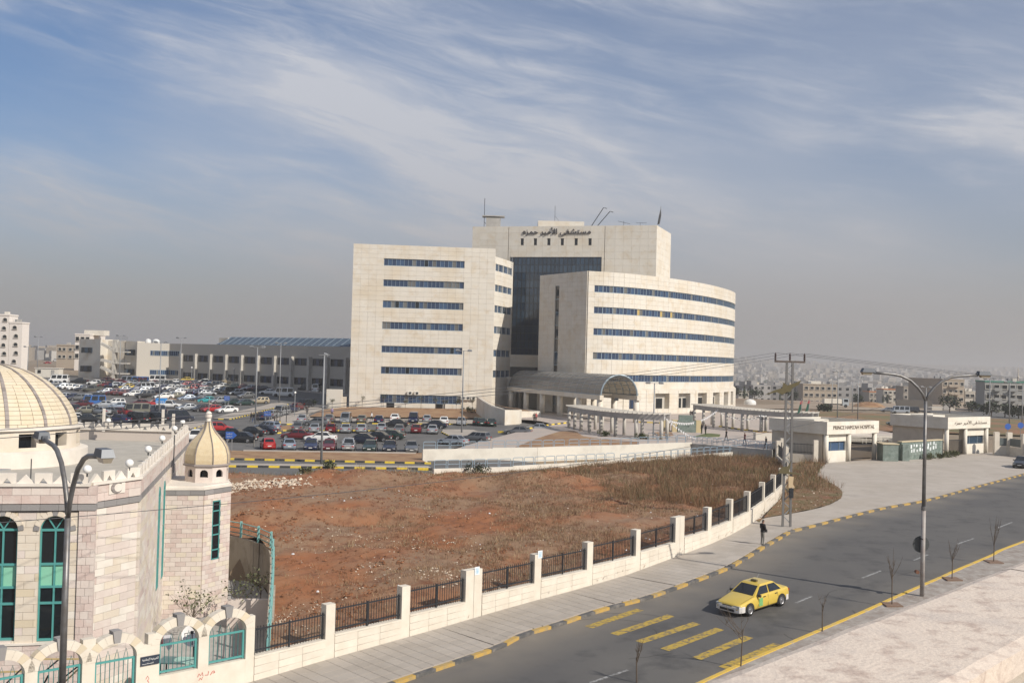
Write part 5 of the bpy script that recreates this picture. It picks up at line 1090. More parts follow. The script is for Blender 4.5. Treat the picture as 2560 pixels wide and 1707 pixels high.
for i, (q, t_, big) in enumerate(nodes):
    n = Vector((t_.y, -t_.x)); ax_ = (Vector((*t_, 0)), -Vector((*n, 0)), ZZ); g0 = G(*q)
    if big >= 0:
        w_ = 1.15 if big else .5; zt_ = g0+2.5
        for off in ((-.29, .29) if big else (0,)):
            ww = .56 if big else .5; c_ = q+t_*off-n*.2; MB().box((c_.x, c_.y, (zt_+g0-.4)/2), (ww, .42, zt_-g0+.4), ax=ax_).build('pier', STW, FN)
        cpq = q-n*.2; 
    if i+1 < len(nodes):
        q2, t2, b2 = nodes[i+1]; wA = (.58 if big == 1 else .25 if big == 0 else 0); wB = .58 if b2 == 1 else .25
        tt = (q2-q).normalized(); a = q+tt*wA; b = q2-tt*wB; L_ = (b-a).length; n = Vector((tt.y, -tt.x)); ax_ = (Vector((*tt, 0)), -Vector((*n, 0)), ZZ)
        ga, gb_ = G(*a), G(*b); hz0 = lambda f, g_=(ga, gb_): g_[0]+(g_[1]-g_[0])*f*.4+.98+(.0); zc0, zc1 = ga+1.0+(gb_-ga)*.25, ga+1.0+(gb_-ga)*.7
        MB().quad((*a, ga-.4), (*b, gb_-.4), (*b, zc1-.05), (*a, zc0-.05)).quad((*(b-n*.3), gb_-.4), (*(a-n*.3), ga-.4), (*(a-n*.3), zc0-.05), (*(b-n*.3), zc1-.05)).build('plinth', MORP, FN)
        MB().bar((*(a-n*.15), zc0-.02), (*(b-n*.15), zc1-.02), .4, .09).build('coping', STW, FN)
        ns = max(2, round(L_/1.1))
        for k in range(ns):
            for (f0, f1) in ((0, .34), (.34, .67), (.67, 1)):
                c_ = a+tt*(L_*(k+.5)/ns)+n*.0; g_ = ga+(gb_-ga)*(k+.5)/ns; zc_ = zc0+(zc1-zc0)*(k+.5)/ns-.07
                dv = Vector((tt.x*L_, tt.y*L_, (gb_-ga)*(1-f0)+(zc1-zc0)*f0)).normalized(); hh = (zc_-g_+.05)
                plp.add((c_.x, c_.y, g_-.05+hh*(f0+f1)/2), dv, (n.x, n.y, 0), L_/ns-.012, hh*(f1-f0)-.012, .04)
        mid = (a+b)/2
        for dz_ in (.22, 1.12): MB().bar((*(a-n*.15), zc0+dz_), (*(b-n*.15), zc1+dz_), .05, .06).build('rail', IRON, FN)
        for f in (.02, .5, .98): c_ = a+(b-a)*f-n*.15; zc_ = zc0+(zc1-zc0)*f; MB().box((c_.x, c_.y, zc_+.6), (.07, .07, 1.2), ax=ax_).build('post', IRON, FN)
        kk = max(4, int(L_/.145))
        for k in range(kk):
            f = (k+.5)/kk; c_ = a+(b-a)*f-n*.15; PKT.add((c_.x, c_.y, zc0+(zc1-zc0)*f+.66), (tt.x, tt.y, 0), (n.x, n.y, 0), .022, 1.2, .022)
PKT.flush(); plp.flush()
for idx, (x, y) in enumerate([(1100+455/4.9, 1280+715/4.9), (1100+1222/4.9, 1280+515/4.9)]):
    r_ = colx(x); q, t_ = r_; n = Vector((t_.y, -t_.x)); z = onpl(x, y, q, q+t_)[1]
    e = empty('poster', (q.x, q.y, z), ['faded blue and white poster on the wide double fence pier', 'faded blue and white poster on the fence pier right of the wide one'][idx], 'poster', 'posters on the fence piers'); ax_ = (Vector((*t_, 0)), -Vector((*n, 0)), ZZ)
    MB().box((q.x+n.x*.02, q.y+n.y*.02, z), (.34, .012, .42), ax=ax_).build('paper', M('poster paper', (.7, .74, .76), .7), e); MB().box((q.x+n.x*.03, q.y+n.y*.03, z), (.2, .01, .3), ax=ax_).build('print', M('poster print', (.3, .48, .62), .7, c2=(.6, .68, .72), ns=9), e)
# second piece of the fence next to the first lodge
F2 = empty('lodge_fence', (34, 134, .3), 'white pier fence with black railing joining the left lodge behind the pole', 'fence')
FQ = [FE[2]+Vector((1.6, 8)), Vector((33.2, 128.6)), Vector((34.9, 133.2)), Vector((38.6, 131.3))]
for i in range(len(FQ)):
    q = FQ[i]; MB().box((q.x, q.y, 1.6), (.55, .55, 3.0)).build('pier', STW, F2)
    if i < len(FQ)-1:
        a, b = FQ[i], FQ[i+1]; MB().bar((*a, .7), (*b, .7), .3, 1.1).build('plinth', STW, F2)
        for z in (1.5, 2.5): MB().bar((*a, z), (*b, z), .05, .06).build('rail', IRON, F2)
        kk = int((b-a).length/.18)
        for k in range(kk): c_ = a+(b-a)*(k+.5)/kk; MB().box((c_.x, c_.y, 1.95), (.025, .025, 1.35)).build('picket', IRON, F2)
# ================================================================ RAMP WALLS AND HOOP RAILINGS
def hoop_mesh(w_, h_=.85):
    mb = MB(); r_ = .13; pts = [(-w_/2, 0, 0), (-w_/2, 0, h_-r_), (-w_/2+r_*.3, 0, h_-r_*.3), (-w_/2+r_, 0, h_), (w_/2-r_, 0, h_), (w_/2-r_*.3, 0, h_-r_*.3), (w_/2, 0, h_-r_), (w_/2, 0, 0)]
    mb.tube(pts, .035, 6); mb.tube([(-w_/2, 0, h_*.5), (w_/2, 0, h_*.5)], .03, 5, cap=False); return mb.mesh('hoop', RAILB)
HOOP = {}
def hoops(parent, pl, zf, pitch, gap=.2, name='hoop'):
    q = resample(pl, pitch)
    for i in range(len(q)-1):
        a, b = q[i], q[i+1]; L_ = (b-a).length
        if L_ < pitch*.6: continue
        w_ = round(L_-gap, 1)
        if w_ not in HOOP: HOOP[w_] = hoop_mesh(w_)
        o = bpy.data.objects.new(name, HOOP[w_]); COL.objects.link(o); c_ = (a+b)/2; d = b-a
        o.matrix_basis = Matrix.Translation((c_.x, c_.y, zf(c_))) @ Matrix.Rotation(math.atan2(d.y, d.x), 4, 'Z'); setpar(o, parent)
def on_poly(pl, px):
    for i in range(len(pl)-1):
        A, B = pl[i], pl[i+1]; s, z = onpl(px, 1100, A, B)
        if -.05 <= s <= (B-A).length+.05: return A+(B-A).normalized()*max(0, s), i
    return (pl[0], 0) if px < xof(pl[0]) else (pl[-1], len(pl)-2)
def step_wall(e, pl, segs, zbot, th=.35, mat=WHITE, pitch=1.5):
    wb = MB()
    for x0, x1, yt in segs:
        p0, i0 = on_poly(pl, x0); p1, i1 = on_poly(pl, x1); pts = [p0]+[pl[j] for j in range(i0+1, i1+1)]+[p1]
        xm = (x0+x1)/2; pm, im = on_poly(pl, xm); zt = onpl(xm, yt, pl[im], pl[im+1])[1]
        for k in range(len(pts)-1):
            if (pts[k+1]-pts[k]).length > .1: wb.bar((*pts[k], (zt+zbot)/2), (*pts[k+1], (zt+zbot)/2), th, zt-zbot)
        hoops(e, pts, lambda c, z=zt: z, pitch)
    wb.build('wall', mat, e)
NAWx = NAW+[P(1859, 1136).xy]
e = empty('ramp_wall', (*NAW[1], 0), 'near white retaining wall with pale blue hoop railings at the back of the red field', 'wall')
step_wall(e, NAWx, [(1083, 1282.4, 1168.8), (1282.4, 1550.6, 1157), (1550.6, 1743, 1144.8), (1743, 1859, 1131.5)], -1.5)
e = empty('ramp_wall', (*FW[1], 0), 'far white retaining wall with pale blue hoop railings below the plaza', 'wall')
FWa = FW[:3]; step_wall(e, FWa, [(1057, 1230.7, 1121.5), (1230.7, 1421, 1118), (1421, 1596, 1113), (1596, 1738, 1107)], -3.5, pitch=1.7)
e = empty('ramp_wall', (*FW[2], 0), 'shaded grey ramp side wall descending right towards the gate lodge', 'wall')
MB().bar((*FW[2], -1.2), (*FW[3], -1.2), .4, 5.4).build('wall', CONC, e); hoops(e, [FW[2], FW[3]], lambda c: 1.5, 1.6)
a, b = FW[2]+Vector((2, 1.5)), FW[3]+Vector((1.5, 2)); e2 = empty('ramp_railing', (*a, 1.5), 'pale steel railing on the plaza edge between the right pergola and the ramp', 'railing'); hoops(e2, [a+Vector((-7, 6)), b], lambda c: 1.45, 1.6)
# ================================================================ PERGOLAS
def pergola(name_label, pts, zb, zt, depth, ncol, loc):
    e = empty('pergola', loc, name_label, 'pergola', 'curved concrete pergolas on the plaza'); pl = smooth_pl([Vector(p_) for p_ in pts], 5); bk = offs(pl, depth); hb = .78
    fb = MB(); bbm = MB()
    for A, m_ in ((pl, fb), (bk, bbm)):
        for i in range(len(A)-1): m_.bar((*A[i], zt-hb/2), (*A[i+1], zt-hb/2), .35, hb)
    fb.build('front_beam', CONC, e); bbm.build('back_beam', CONC, e)
    for A, k_ in ((pl, ncol), (bk, ncol-1)):
        tot = sum((A[i+1]-A[i]).length for i in range(len(A)-1))
        for i in range(k_):
            q, t_ = along(A, .4+(tot-.8)*i/(k_-1)-.001)
            if q is not None: MB().tube([(q.x, q.y, zb), (q.x, q.y, zt-hb+.02)], .26, 14).build('column', CONCL, e, smooth=True)
    tot = sum((pl[i+1]-pl[i]).length for i in range(len(pl)-1)); n_ = int(tot/.75)
    for i in range(n_+1):
        q, t_ = along(pl, tot*i/n_*.999); n = Vector((-t_.y, t_.x)); a = q-n*.5; b = q+n*(depth+.5); MB().bar((a.x, a.y, zt+.1), (b.x, b.y, zt+.1), .12, .2).build('slat', CONCL, e)
    return e
pergola('left curved concrete pergola on round columns in front of the canopy', [(9.6, 171), (11.6, 161.5), (14.4, 154.5), (17.8, 150.4), (22, 148.4)], 1.4, 4.95, 3.4, 8, (14, 156, 1.4))
pergola('right curved concrete pergola on round columns behind the gate lodge', [(33.5, 190), (35.6, 181), (38.6, 174), (42.6, 168.5), (48, 165)], 1.4, 5.0, 3.4, 8, (38, 176, 1.4))
# ================================================================ GATE LODGES
def lodge(A, B, depth, label, text, ar, zt=5.45, zf=3.85, g0=.35):
    A = Vector(A); B = Vector(B); u = (B-A).normalized(); n = Vector((u.y, -u.x)); L_ = (B-A).length; b_ = -n
    e = empty('gate_lodge', (*A, g0), label, 'gatehouse'); U = Vector((*u, 0)); Nn = Vector((*n, 0)); ax_ = (U, -Nn, ZZ)
    p = lambda s, d, z: Vector((A.x+u.x*s+b_.x*d, A.y+u.y*s+b_.y*d, z))
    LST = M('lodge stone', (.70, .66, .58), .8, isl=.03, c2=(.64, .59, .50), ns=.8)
    pcs = Pcs(e, 'stone_panel', LST); 
    fasc = MB()
    for a, b in ((p(0, .15, 0), p(L_, .15, 0)), (p(L_-.15, 0, 0), p(L_-.15, depth, 0)), (p(L_, depth, 0), p(0, depth, 0)), (p(.15, 0, 0), p(.15, depth, 0))):
        fasc.bar((a.x, a.y, (zt+zf)/2), (b.x, b.y, (zt+zf)/2), .28, zt-zf)
    fasc.build('fascia', LST, e)
    facing(pcs, p(0, 0, 0).xy, p(L_, 0, 0).xy, zf, zt, 1.2, .55, (), t_=.05, gap=.012, e0=.05, e1=.05); facing(pcs, p(0, depth, 0).xy, p(0, 0, 0).xy, zf, zt, 1.2, .55, (), t_=.05, gap=.012)
    MB().box(p(L_/2, depth/2, zf+.35), (L_-.3, depth-.3, .5), ax=ax_).build('roof', TILE, e)
    MB().box(p(L_*.36, depth*.62, zt-.45), (L_*.28, depth*.4, 1.0), ax=ax_).build('roof_upstand', LST, e)
    s1, s2 = L_*.44, L_-.35
    for s in (.35, s1+.2, s2): MB().tube([p(s, .35, g0-.1), p(s, .35, zf)], .3, 18).build('column', LST, e, smooth=True)
    lo, hi = ((.55, s1) if not ar else (s1+.4, s2-.2)); sw = ((s1+.4, s2-.3) if not ar else (.6, s1-.1))
    cm = MB(); wz0, wz1 = g0+1.35, g0+2.55; ws0, ws1 = lo+.2, hi-.2
    cm.box(p((lo+hi)/2, .95, (g0+wz0)/2-.1), (hi-lo, .9, wz0-g0+.2), ax=ax_).box(p((lo+hi)/2, .95, (zf+wz1)/2), (hi-lo, .9, zf-wz1), ax=ax_)
    for s in (lo+.1, hi-.1): cm.box(p(s, .95, (wz0+wz1)/2), (.2, .9, wz1-wz0), ax=ax_)
    cm.build('booth_wall', LST, e)
    wf = MB()
    for f in (0, .28, .72, 1): wf.box(p(ws0+(ws1-ws0)*f, .75, (wz0+wz1)/2), (.07, .08, wz1-wz0), ax=ax_)
    w = wf.build('booth_window', FRM, e); pc = Pcs(w, 'pane', GLB2)
    for f0, f1 in ((0, .28), (.28, .72), (.72, 1)): pc.add(p(ws0+(ws1-ws0)*(f0+f1)/2, .82, (wz0+wz1)/2), U, Nn, (ws1-ws0)*(f1-f0)-.06, wz1-wz0, .03, GLB2 if not ar else GLC)
    pc.flush()
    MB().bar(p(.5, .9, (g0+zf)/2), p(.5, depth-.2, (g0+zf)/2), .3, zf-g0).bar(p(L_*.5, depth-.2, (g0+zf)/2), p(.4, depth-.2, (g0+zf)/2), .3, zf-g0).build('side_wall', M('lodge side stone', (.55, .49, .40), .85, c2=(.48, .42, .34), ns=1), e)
    gt = MB(); zg = g0+2.0; MB().bar(p(sw[0], .6, zg), p(sw[1], .6, zg), .06, .1).bar(p(sw[0], .6, g0+.2), p(sw[1], .6, g0+.2), .06, .1).build('gate_rail', IRON, e); pg_ = Pcs(e, 'gate_bar', IRON)
    k_ = int((sw[1]-sw[0])/.16)
    for i in range(k_+1): pg_.add(p(sw[0]+(sw[1]-sw[0])*i/k_, .6, (zg+g0)/2+.05), U, Nn, .035, zg-g0, .035)
    pg_.flush(); pcs.flush()
    if ar: TX('lettering', AR, p(L_*.53, -.08, (zt+zf)/2+.02), U, Nn, .72, LETB, e, .012, width=L_*.76)
    else: TX('lettering', text, p(L_*.51, -.08, (zt+zf)/2+.05), U, Nn, .46, LETB, e, .012, width=L_*.80)
    return e
lodge(GA, GB, 9, 'left white stone gate lodge lettered PRINCE HAMZAH HOSPITAL above a blue booth window', 'PRINCE HAMZAH HOSPITAL', False)
lodge(HA, HB, 9, 'right white stone gate lodge with Arabic lettering on its fascia', '', True, zt=5.75, zf=4.1, g0=.45)
# green stone wall with posted notices
GMB = M('green marble', (.12, .16, .14), .5, c2=(.20, .235, .21), ns=1.2, nd=10, c3=(.24, .29, .26), n3=2)
MW = empty('notice_wall', (55, 139, .4), 'green marble gate wall covered with torn paper notices between the lodges', 'wall')
ma, mb2 = Vector((51.3, 136.4)), Vector((59.4, 143)); mu = (mb2-ma).normalized(); mn_ = Vector((mu.y, -mu.x)); pcs = Pcs(MW, 'marble_slab', GMB)
MB().bar((*(ma-mn_*.3), 1.5), (*(mb2-mn_*.3), 1.5), .5, 2.5).build('wall', GMB, MW); facing(pcs, ma, mb2, .35, 2.7, .8, .6, (), t_=.05, gap=.02); pcs.flush()
MB().bar((*(ma-mn_*.25), 2.82), (*(mb2-mn_*.25), 2.82), .7, .14).build('coping', M('ochre coping', (.5, .42, .28), .8), MW)
nt = Pcs(MW, 'notice', M('paper notice', (.62, .66, .66), .8, isl=.2))
for i in range(26):
    s = .3+(i % 13)*.72*.98+random.uniform(-.1, .1); q = ma+mu*s+mn_*.06
    if s < 9.8: nt.add((q.x, q.y, 2.3-.55*(i//13)+random.uniform(-.2, .15)), (*mu, 0), (*mn_, 0), random.uniform(.25, .4), random.uniform(.3, .5), .012)
nt.flush()
e = empty('marble_block', (47.5, 135, .4), 'short dark green marble block beside the left lodge gate', 'wall'); q = P(2227, 1153).xy
MB().box((q.x, q.y+1.2, 1.45), (2.0, 2.2, 2.2)).box((q.x+2.3, q.y+2.0, 1.45), (.9, 2.2, 2.2)).build('block', GMB, e); MB().box((q.x, q.y+1.2, 2.6), (2.2, 2.4, .12)).build('coping', MATS['ochre coping'], e)
# white barrier racks behind the gate
for i, (x, y, l) in enumerate([(2167, 1092, 'row of white queue barriers behind the left half of the gate'), (2258, 1100, 'row of white queue barriers behind the notice wall, right of the first row')]):
    q = P(x, y+16).xy; e = empty('queue_barrier', (*q, .4), l, 'barrier', 'queue barriers behind the gate')
    for r_ in range(5):
        for dz_ in (.35, .7, 1.05): MB().tube([(q.x-2.6, q.y+r_*1.6, .4+dz_+r_*.1), (q.x+2.6, q.y+r_*1.6+.6, .4+dz_+r_*.1)], .05, 5).build('rail', WHITE, e)
        for s in (-2.5, 0, 2.5): MB().box((q.x+s, q.y+r_*1.6+.3+s*.1, .9), (.07, .07, 1.2)).build('post', WHITE, e)
# right boundary fence
RFp = [P(*p_).xy for p_ in [(2490, 1136), (2522, 1137), (2560, 1143), (2640, 1152)]]
e = empty('boundary_fence', (*RFp[0], .4), 'low white wall with dark panels right of the right gate lodge', 'fence')
for i, p_ in enumerate(RFp):
    MB().box((p_.x, p_.y, 2.0), (.7, .6, 3.4)).build('pier', STW, e)
    if i: a = RFp[i-1]; MB().bar((*a, 1.0), (*p_, 1.0), .3, 1.4).build('plinth', STW, e); MB().bar((*a, 2.3), (*p_, 2.3), .05, 1.1).build('panel', M('dark mesh panel', (.1, .12, .12), .5), e)
# ================================================================ LAMPS
def floodlight(loc, h_, heads, label, group='tall floodlight poles in the car park', rz=0):
    e = empty('floodlight_pole', loc, label, 'lamp post', group); x, y, z = loc
    k = ('fp', round(h_, 1))
    if k not in HOOP: HOOP[k] = MB().tube([(0, 0, -.3), (0, 0, h_)], [.14, .08], 8).mesh('pole', STEEL, True)
    link('pole', HOOP[k], e).matrix_parent_inverse = Matrix()
    if 'bracket' not in HOOP: HOOP['bracket'] = MB().bar((-.8, 0, 0), (.8, 0, 0), .07).bar((0, -.6, 0), (0, .6, 0), .07).mesh('bracket', STEEL)
    o = link('bracket', HOOP['bracket'], e); o.matrix_parent_inverse = Matrix(); o.location = (0, 0, h_); o.rotation_euler = (0, 0, rz)
    if 'head' not in HOOP:
        hd = MB(); hd.ext([(-.32, -.2, 0), (.32, -.2, 0), (.36, -.16, .14), (.2, -.16, .24), (-.2, -.16, .24), (-.36, -.16, .14)], (0, 1, 0), .4); HOOP['head'] = hd.mesh('lamp_head', STEEL)
    for k in range(heads):
        a = rz+(math.pi if k % 2 else 0)+(math.pi/2 if k > 1 else 0); o = link('lamp_head', HOOP['head'], e); o.matrix_parent_inverse = Matrix(); o.location = (.95*math.cos(a), .95*math.sin(a), h_-.05); o.rotation_euler = (.3, 0, a)
    return e
def fl_px(bx, by, ty, heads, label, z=None, rz=0, group='tall floodlight poles in the car park', Y=None):
    q = P(bx, by, z) if Y is None else Vector((*onY(bx, by, Y).xy, G(*onY(bx, by, Y).xy))); top = onY(bx+3, ty, q.y).z; floodlight((q.x, q.y, q.z), top-q.z, heads, label, rz=rz, group=group)
fl_px(803, 1159, 887, 1, 'floodlight pole standing on the striped median behind the field', rz=1.57); fl_px(1154, 1083, 877, 2, 'floodlight pole on the kerbed island in front of the tall block')
fl_px(638, 1059, 868, 2, 'floodlight pole by the walkers at the car park crossing'); fl_px(698, 1008, 858, 2, 'floodlight pole at the shadow edge right of the crossing one')
fl_px(397, 1038, 856, 2, 'floodlight pole among cars left of the small mosque dome'); fl_px(449, 982, 845, 2, 'floodlight pole in the far rows before the colonnade'); fl_px(298, 958, 839, 2, 'floodlight pole by the outside stair')
fl_px(1632, 1147, 958, 2, 'floodlight pole standing in the ramp before the left pergola', z=-1.6)
for x, ty, h_, l, Y in ((90, 842, 2, 'floodlight pole right of the white apartment block', 300), (66, 867, 2, 'shorter floodlight pole at the foot of the white apartment block', 280), (2094, 929, 3, 'tall pole of the pair right of the beige block with a white penthouse', 235), (2080, 948, 2, 'shorter pole of the pair right of the beige block', 300), (2131, 954, 1, 'thin pole left of the double headed pole over the left lodge', 300), (2145, 943, 2, 'double headed pole over the right end of the left lodge', 240), (2315, 968, 2, 'pole showing behind the fork of the big street lamp', 230), (2474, 947, 2, 'pole in front of the green roofed flats, left one', 215), (2524, 955, 2, 'pole in front of the green roofed flats, right one', 225), (2556, 958, 1, 'pole at the right picture edge behind the fence', 230)):
    fl_px(x, 1010, ty, h_, l, Y=Y, group='floodlight poles in the distance')
def small_lamp(x, y, ty, label): q = P(x, y); e = empty('bollard_lamp', q, label, 'lamp post', 'short lamps along the low building'); t = onY(x, ty, q.y).z; MB().tube([(q.x, q.y, q.z), (q.x, q.y, t)], .08, 8).build('pole', STEEL, e); MB().ball((q.x, q.y, t+.15), .22, 10, 6).build('globe', MATS['globe plastic'], e)
small_lamp(478, 961, 920, 'short globe lamp at the left end of the colonnade'); small_lamp(584, 961, 923, 'short globe lamp before the middle of the colonnade')
small_lamp(736, 1042, 983, 'short lamp on the concrete walkway in front of the shaded cars')
def street_lamp(base, zf, zh, az, arm, label, hl=.74):
    e = empty('street_lamp', base, label, 'street lamp', 'double arm street lamps'); x, y, z = base
    MB().tube([(x, y, z), (x, y, z+(zf-z)*.45)], .12, 14).build('lower_pole', M('old lamp paint', (.36, .34, .32), .6, c2=(.28, .24, .22), ns=2), e, smooth=True)
    MB().tube([(x, y, z+(zf-z)*.45), (x, y, zf)], [.105, .085], 14).build('upper_pole', LAMPM, e, smooth=True); MB().tube([(x, y, z+(zf-z)*.44), (x, y, z+(zf-z)*.46)], .14, 12).build('collar', LAMPM, e)
    for sg in (-1, 1):
        d = Vector((math.cos(az)*sg, math.sin(az)*sg)); H_ = zh-zf; f = [(0, 0), (.06, .25), (.16, .5), (.30, .74), (.48, .9), (.62, .955), (.8, .98), (1, 1.0)]
        MB().tube([(x+d.x*arm*a, y+d.y*arm*a, zf+H_*b) for a, b in f], .075, 12).build('arm', LAMPM, e, smooth=True)
        c = Vector((x+d.x*(arm+hl/2), y+d.y*(arm+hl/2), zh+.02)); ax_ = (Vector((*d, 0)), Vector((-d.y, d.x, 0)), ZZ); h = MB(); P3 = lambda a, b, c_: c+ax_[0]*a+ax_[1]*b+ZZ*c_
        for (a0, a1, w0, w1, z0, z1) in ((-hl/2, hl/2, .19, .15, 0, .22),):
            k = [P3(a0, -w0, z0), P3(a1, -w0, z0), P3(a1, w0, z0), P3(a0, w0, z0)]; t = [P3(a0+.04, -w1, z1), P3(a1-.1, -w1, z1), P3(a1-.1, w1, z1), P3(a0+.04, w1, z1)]
            h.quad(*t); h.quad(*k[::-1])
            for i in range(4): j = (i+1) % 4; h.quad(k[i], k[j], t[j], t[i])
        hd = h.box(P3(-hl/2-.02, 0, .03), (.12, .16, .16), ax=ax_).build('lamp_head', M('lamp housing', (.10, .11, .125), .45, .2), e)
        g = MB(); k = [P3(-hl/2+.12, -.15, 0), P3(hl/2-.02, -.15, 0), P3(hl/2-.02, .15, 0), P3(-hl/2+.12, .15, 0)]; t = [P3(-hl/2+.2, -.1, -.15), P3(hl/2-.08, -.1, -.15), P3(hl/2-.08, .1, -.15), P3(-hl/2+.2, .1, -.15)]
        g.quad(*t[::-1])
        for i in range(4): j = (i+1) % 4; g.quad(k[j], k[i], t[i], t[j])
        g.build('lamp_bowl', M('lamp bowl', (.30, .26, .20), .15), hd)
    return e
rb_ = P(2305, 1490); rf_ = onY(2320, 1002, rb_.y).z; rh_ = onY(2320, 935, rb_.y).z; ra = onY(2175, 930, rb_.y); rz_ = onY(2458, 930, rb_.y)
e = street_lamp((rb_.x, rb_.y, rb_.z), rf_, rh_, math.atan2(0.12, 1), (rz_.x-ra.x)/2-.1, 'double arm street lamp rising from the near pavement on the right')
q = onY(2307, 1363, rb_.y-.25); sgn = empty('round_sign', q, 'round road sign seen from its dark back on the right lamp post', 'sign'); MB().tube([(q.x+.06, q.y+.4, q.z), (q.x+.06, q.y+.42, q.z)], .46, 28).build('disc', M('sign back', (.06, .065, .065), .5), sgn); MB().tube([(q.x, q.y+.05, q.z+.33), (q.x, q.y+.42, q.z+.33)], .04, 6).build('clamp', IRON, sgn)
q = onY(2300, 1430, rb_.y-.2); MB().tube([(q.x-.12, q.y, q.z), (q.x-.12, q.y+.25, q.z)], .1, 12).build('junction_cap', M('rust', (.16, .07, .04), .8), e)
# left lamp: arms nearly along the line of sight
lbx, lby = -13.0, 31.0; lbz = G(lbx, lby); pj = onY(166, 1291, 30.9); lbx = pj.x; h1 = onY(262, 1158, 31); h0_ = onY(88, 1075, 31.)
street_lamp((lbx, lby, lbz), pj.z-.05, 12-2.9, math.atan2(-.79, .61), 3.0, 'near double arm street lamp in front of the mosque on the left')
# ================================================================ POWER POLE AND WIRES
tb = P(1966, 1317); TWX, TWY = tb.x, tb.y; ztop = onY(1966, 905, TWY).z; PW = empty('power_pole', (TWX, TWY, tb.z), 'tall lattice steel power pole with a crossarm beside the pavement', 'power pole')
lean = onY(1970, 905, TWY).x-onY(1960, 1317, TWY).x
for s in (-.24, .24): MB().bar((TWX+s*1.2, TWY, tb.z), (TWX+s*.9+.0, TWY, ztop), .13, .16).build('leg', M('tower steel', (.17, .165, .16), .6, .3), PW)
lz = MB(); nn_ = 22
for i in range(nn_):
    z0 = tb.z+.3+(ztop-tb.z-.4)*i/nn_; z1 = tb.z+.3+(ztop-tb.z-.4)*(i+1)/nn_; sg = 1 if i % 2 else -1; MB().bar((TWX-.27*sg, TWY, z0), (TWX+.27*sg, TWY, z1), .05, .06).build('lattice_bar', STEEL, PW)
wX = (onY(2010, 905, TWY).x-onY(1934, 905, TWY).x)/2
MB().bar((TWX-wX, TWY, ztop+.03), (TWX+wX, TWY, ztop+.03), .12, .14).build('crossarm', M('rusty steel', (.10, .075, .06), .7), PW); ins = []
for s in (-1, 0, 1):
    b = MB(); z = ztop+.1; pr_ = [(.03, 0)]+[v for k in range(5) for v in ((.09, .06+k*.1), (.05, .1+k*.1))]+[(.02, .6)]; b.lathe((TWX+s*(wX-.05), TWY, z), pr_, 10); b.build('insulator', M('brown insulator', (.06, .035, .03), .3), PW); ins.append(Vector((TWX+s*(wX-.05), TWY, z+.58)))
bn = empty('torn_banner', (TWX, TWY-.15, onY(1968, 973, TWY).z), 'ragged olive cloth caught high on the lattice power pole', 'banner'); c_ = onY(1962, 970, TWY-.2)
MB().ext([c_+Vector(v) for v in ((-1.5, 0, -.55), (-.6, 0, -.32), (-.15, 0, -.5), (.15, 0, -.3), (.45, 0, -.25), (.55, 0, 0), (1.0, 0, .25), (1.25, 0, .62), (.6, 0, .35), (.2, 0, .2), (-.1, 0, .42), (-.2, 0, .0), (-.7, 0, -.15))], (0, 1, 0), .03).build('cloth', M('olive cloth', (.12, .10, .05), .9), bn)
bn = empty('pole_board', (TWX, TWY-.2, onY(1966, 1180, TWY).z), 'hanging beige cloth and board halfway up the lattice pole', 'sign'); c_ = onY(1966, 1182, TWY-.2); c2_ = onY(1976, 1198, TWY-.2)
MB().ext([c_+Vector(v) for v in ((-.6, 0, -.05), (1.1, 0, -.1), (1.1, 0, -.02), (.2, 0, .1), (.35, 0, .9), (.1, 0, .5), (-.3, 0, .45), (-.55, 0, .2))], (0, 1, 0), .04).build('board', MATS['olive cloth'], bn)
MB().ext([c2_+Vector(v) for v in ((-.15, 0, .25), (.25, 0, .2), (.2, 0, -.35), (.35, 0, -.6), (-.12, 0, -.65))], (0, 1, 0), .03).build('cloth', M('beige cloth', (.55, .42, .26), .9), bn)
c3_ = onY(1978, 1232, TWY-.2); MB().box(c3_, (.28, .25, .7)).build('meter_box', IRON, PW)
def wire(a, b, sag, label, grp, r_=.013, n=28):
    pts = [(a[0]+(b[0]-a[0])*t, a[1]+(b[1]-a[1])*t, a[2]+(b[2]-a[2])*t-4*sag*t*(1-t)) for t in [i/n for i in range(n+1)]]; return tag(MB().tube(pts, r_, 5, cap=False).build('power_line', M('wire', (.07, .07, .075), .6), None), label, 'wire', grp)
LE = Vector((-27, 22, 9.2))
for k, off in enumerate((-1.3, 0, 1.3)):
    wire(ins[k], (LE.x+off*.9, LE.y-off*.6, 8.7), .7+.0*k, ['power line from the left insulator passing over the mosque roof', 'power line from the middle insulator passing over the mosque roof', 'power line from the right insulator passing over the mosque roof'][k], 'power lines crossing to the left')
    wire(ins[k], (118+off, 118-off, 9.2), 1.0, ['power line from the left insulator running off to the right', 'power line from the middle insulator running off to the right', 'power line from the right insulator running off to the right'][k], 'power lines running off to the right')
wire((-27.5, 24, 6.6), (1.3*TWX, TWY-2, 9.4), 1.4, 'lowest thin cable crossing in front of the mosque parapet', 'power lines crossing to the left')
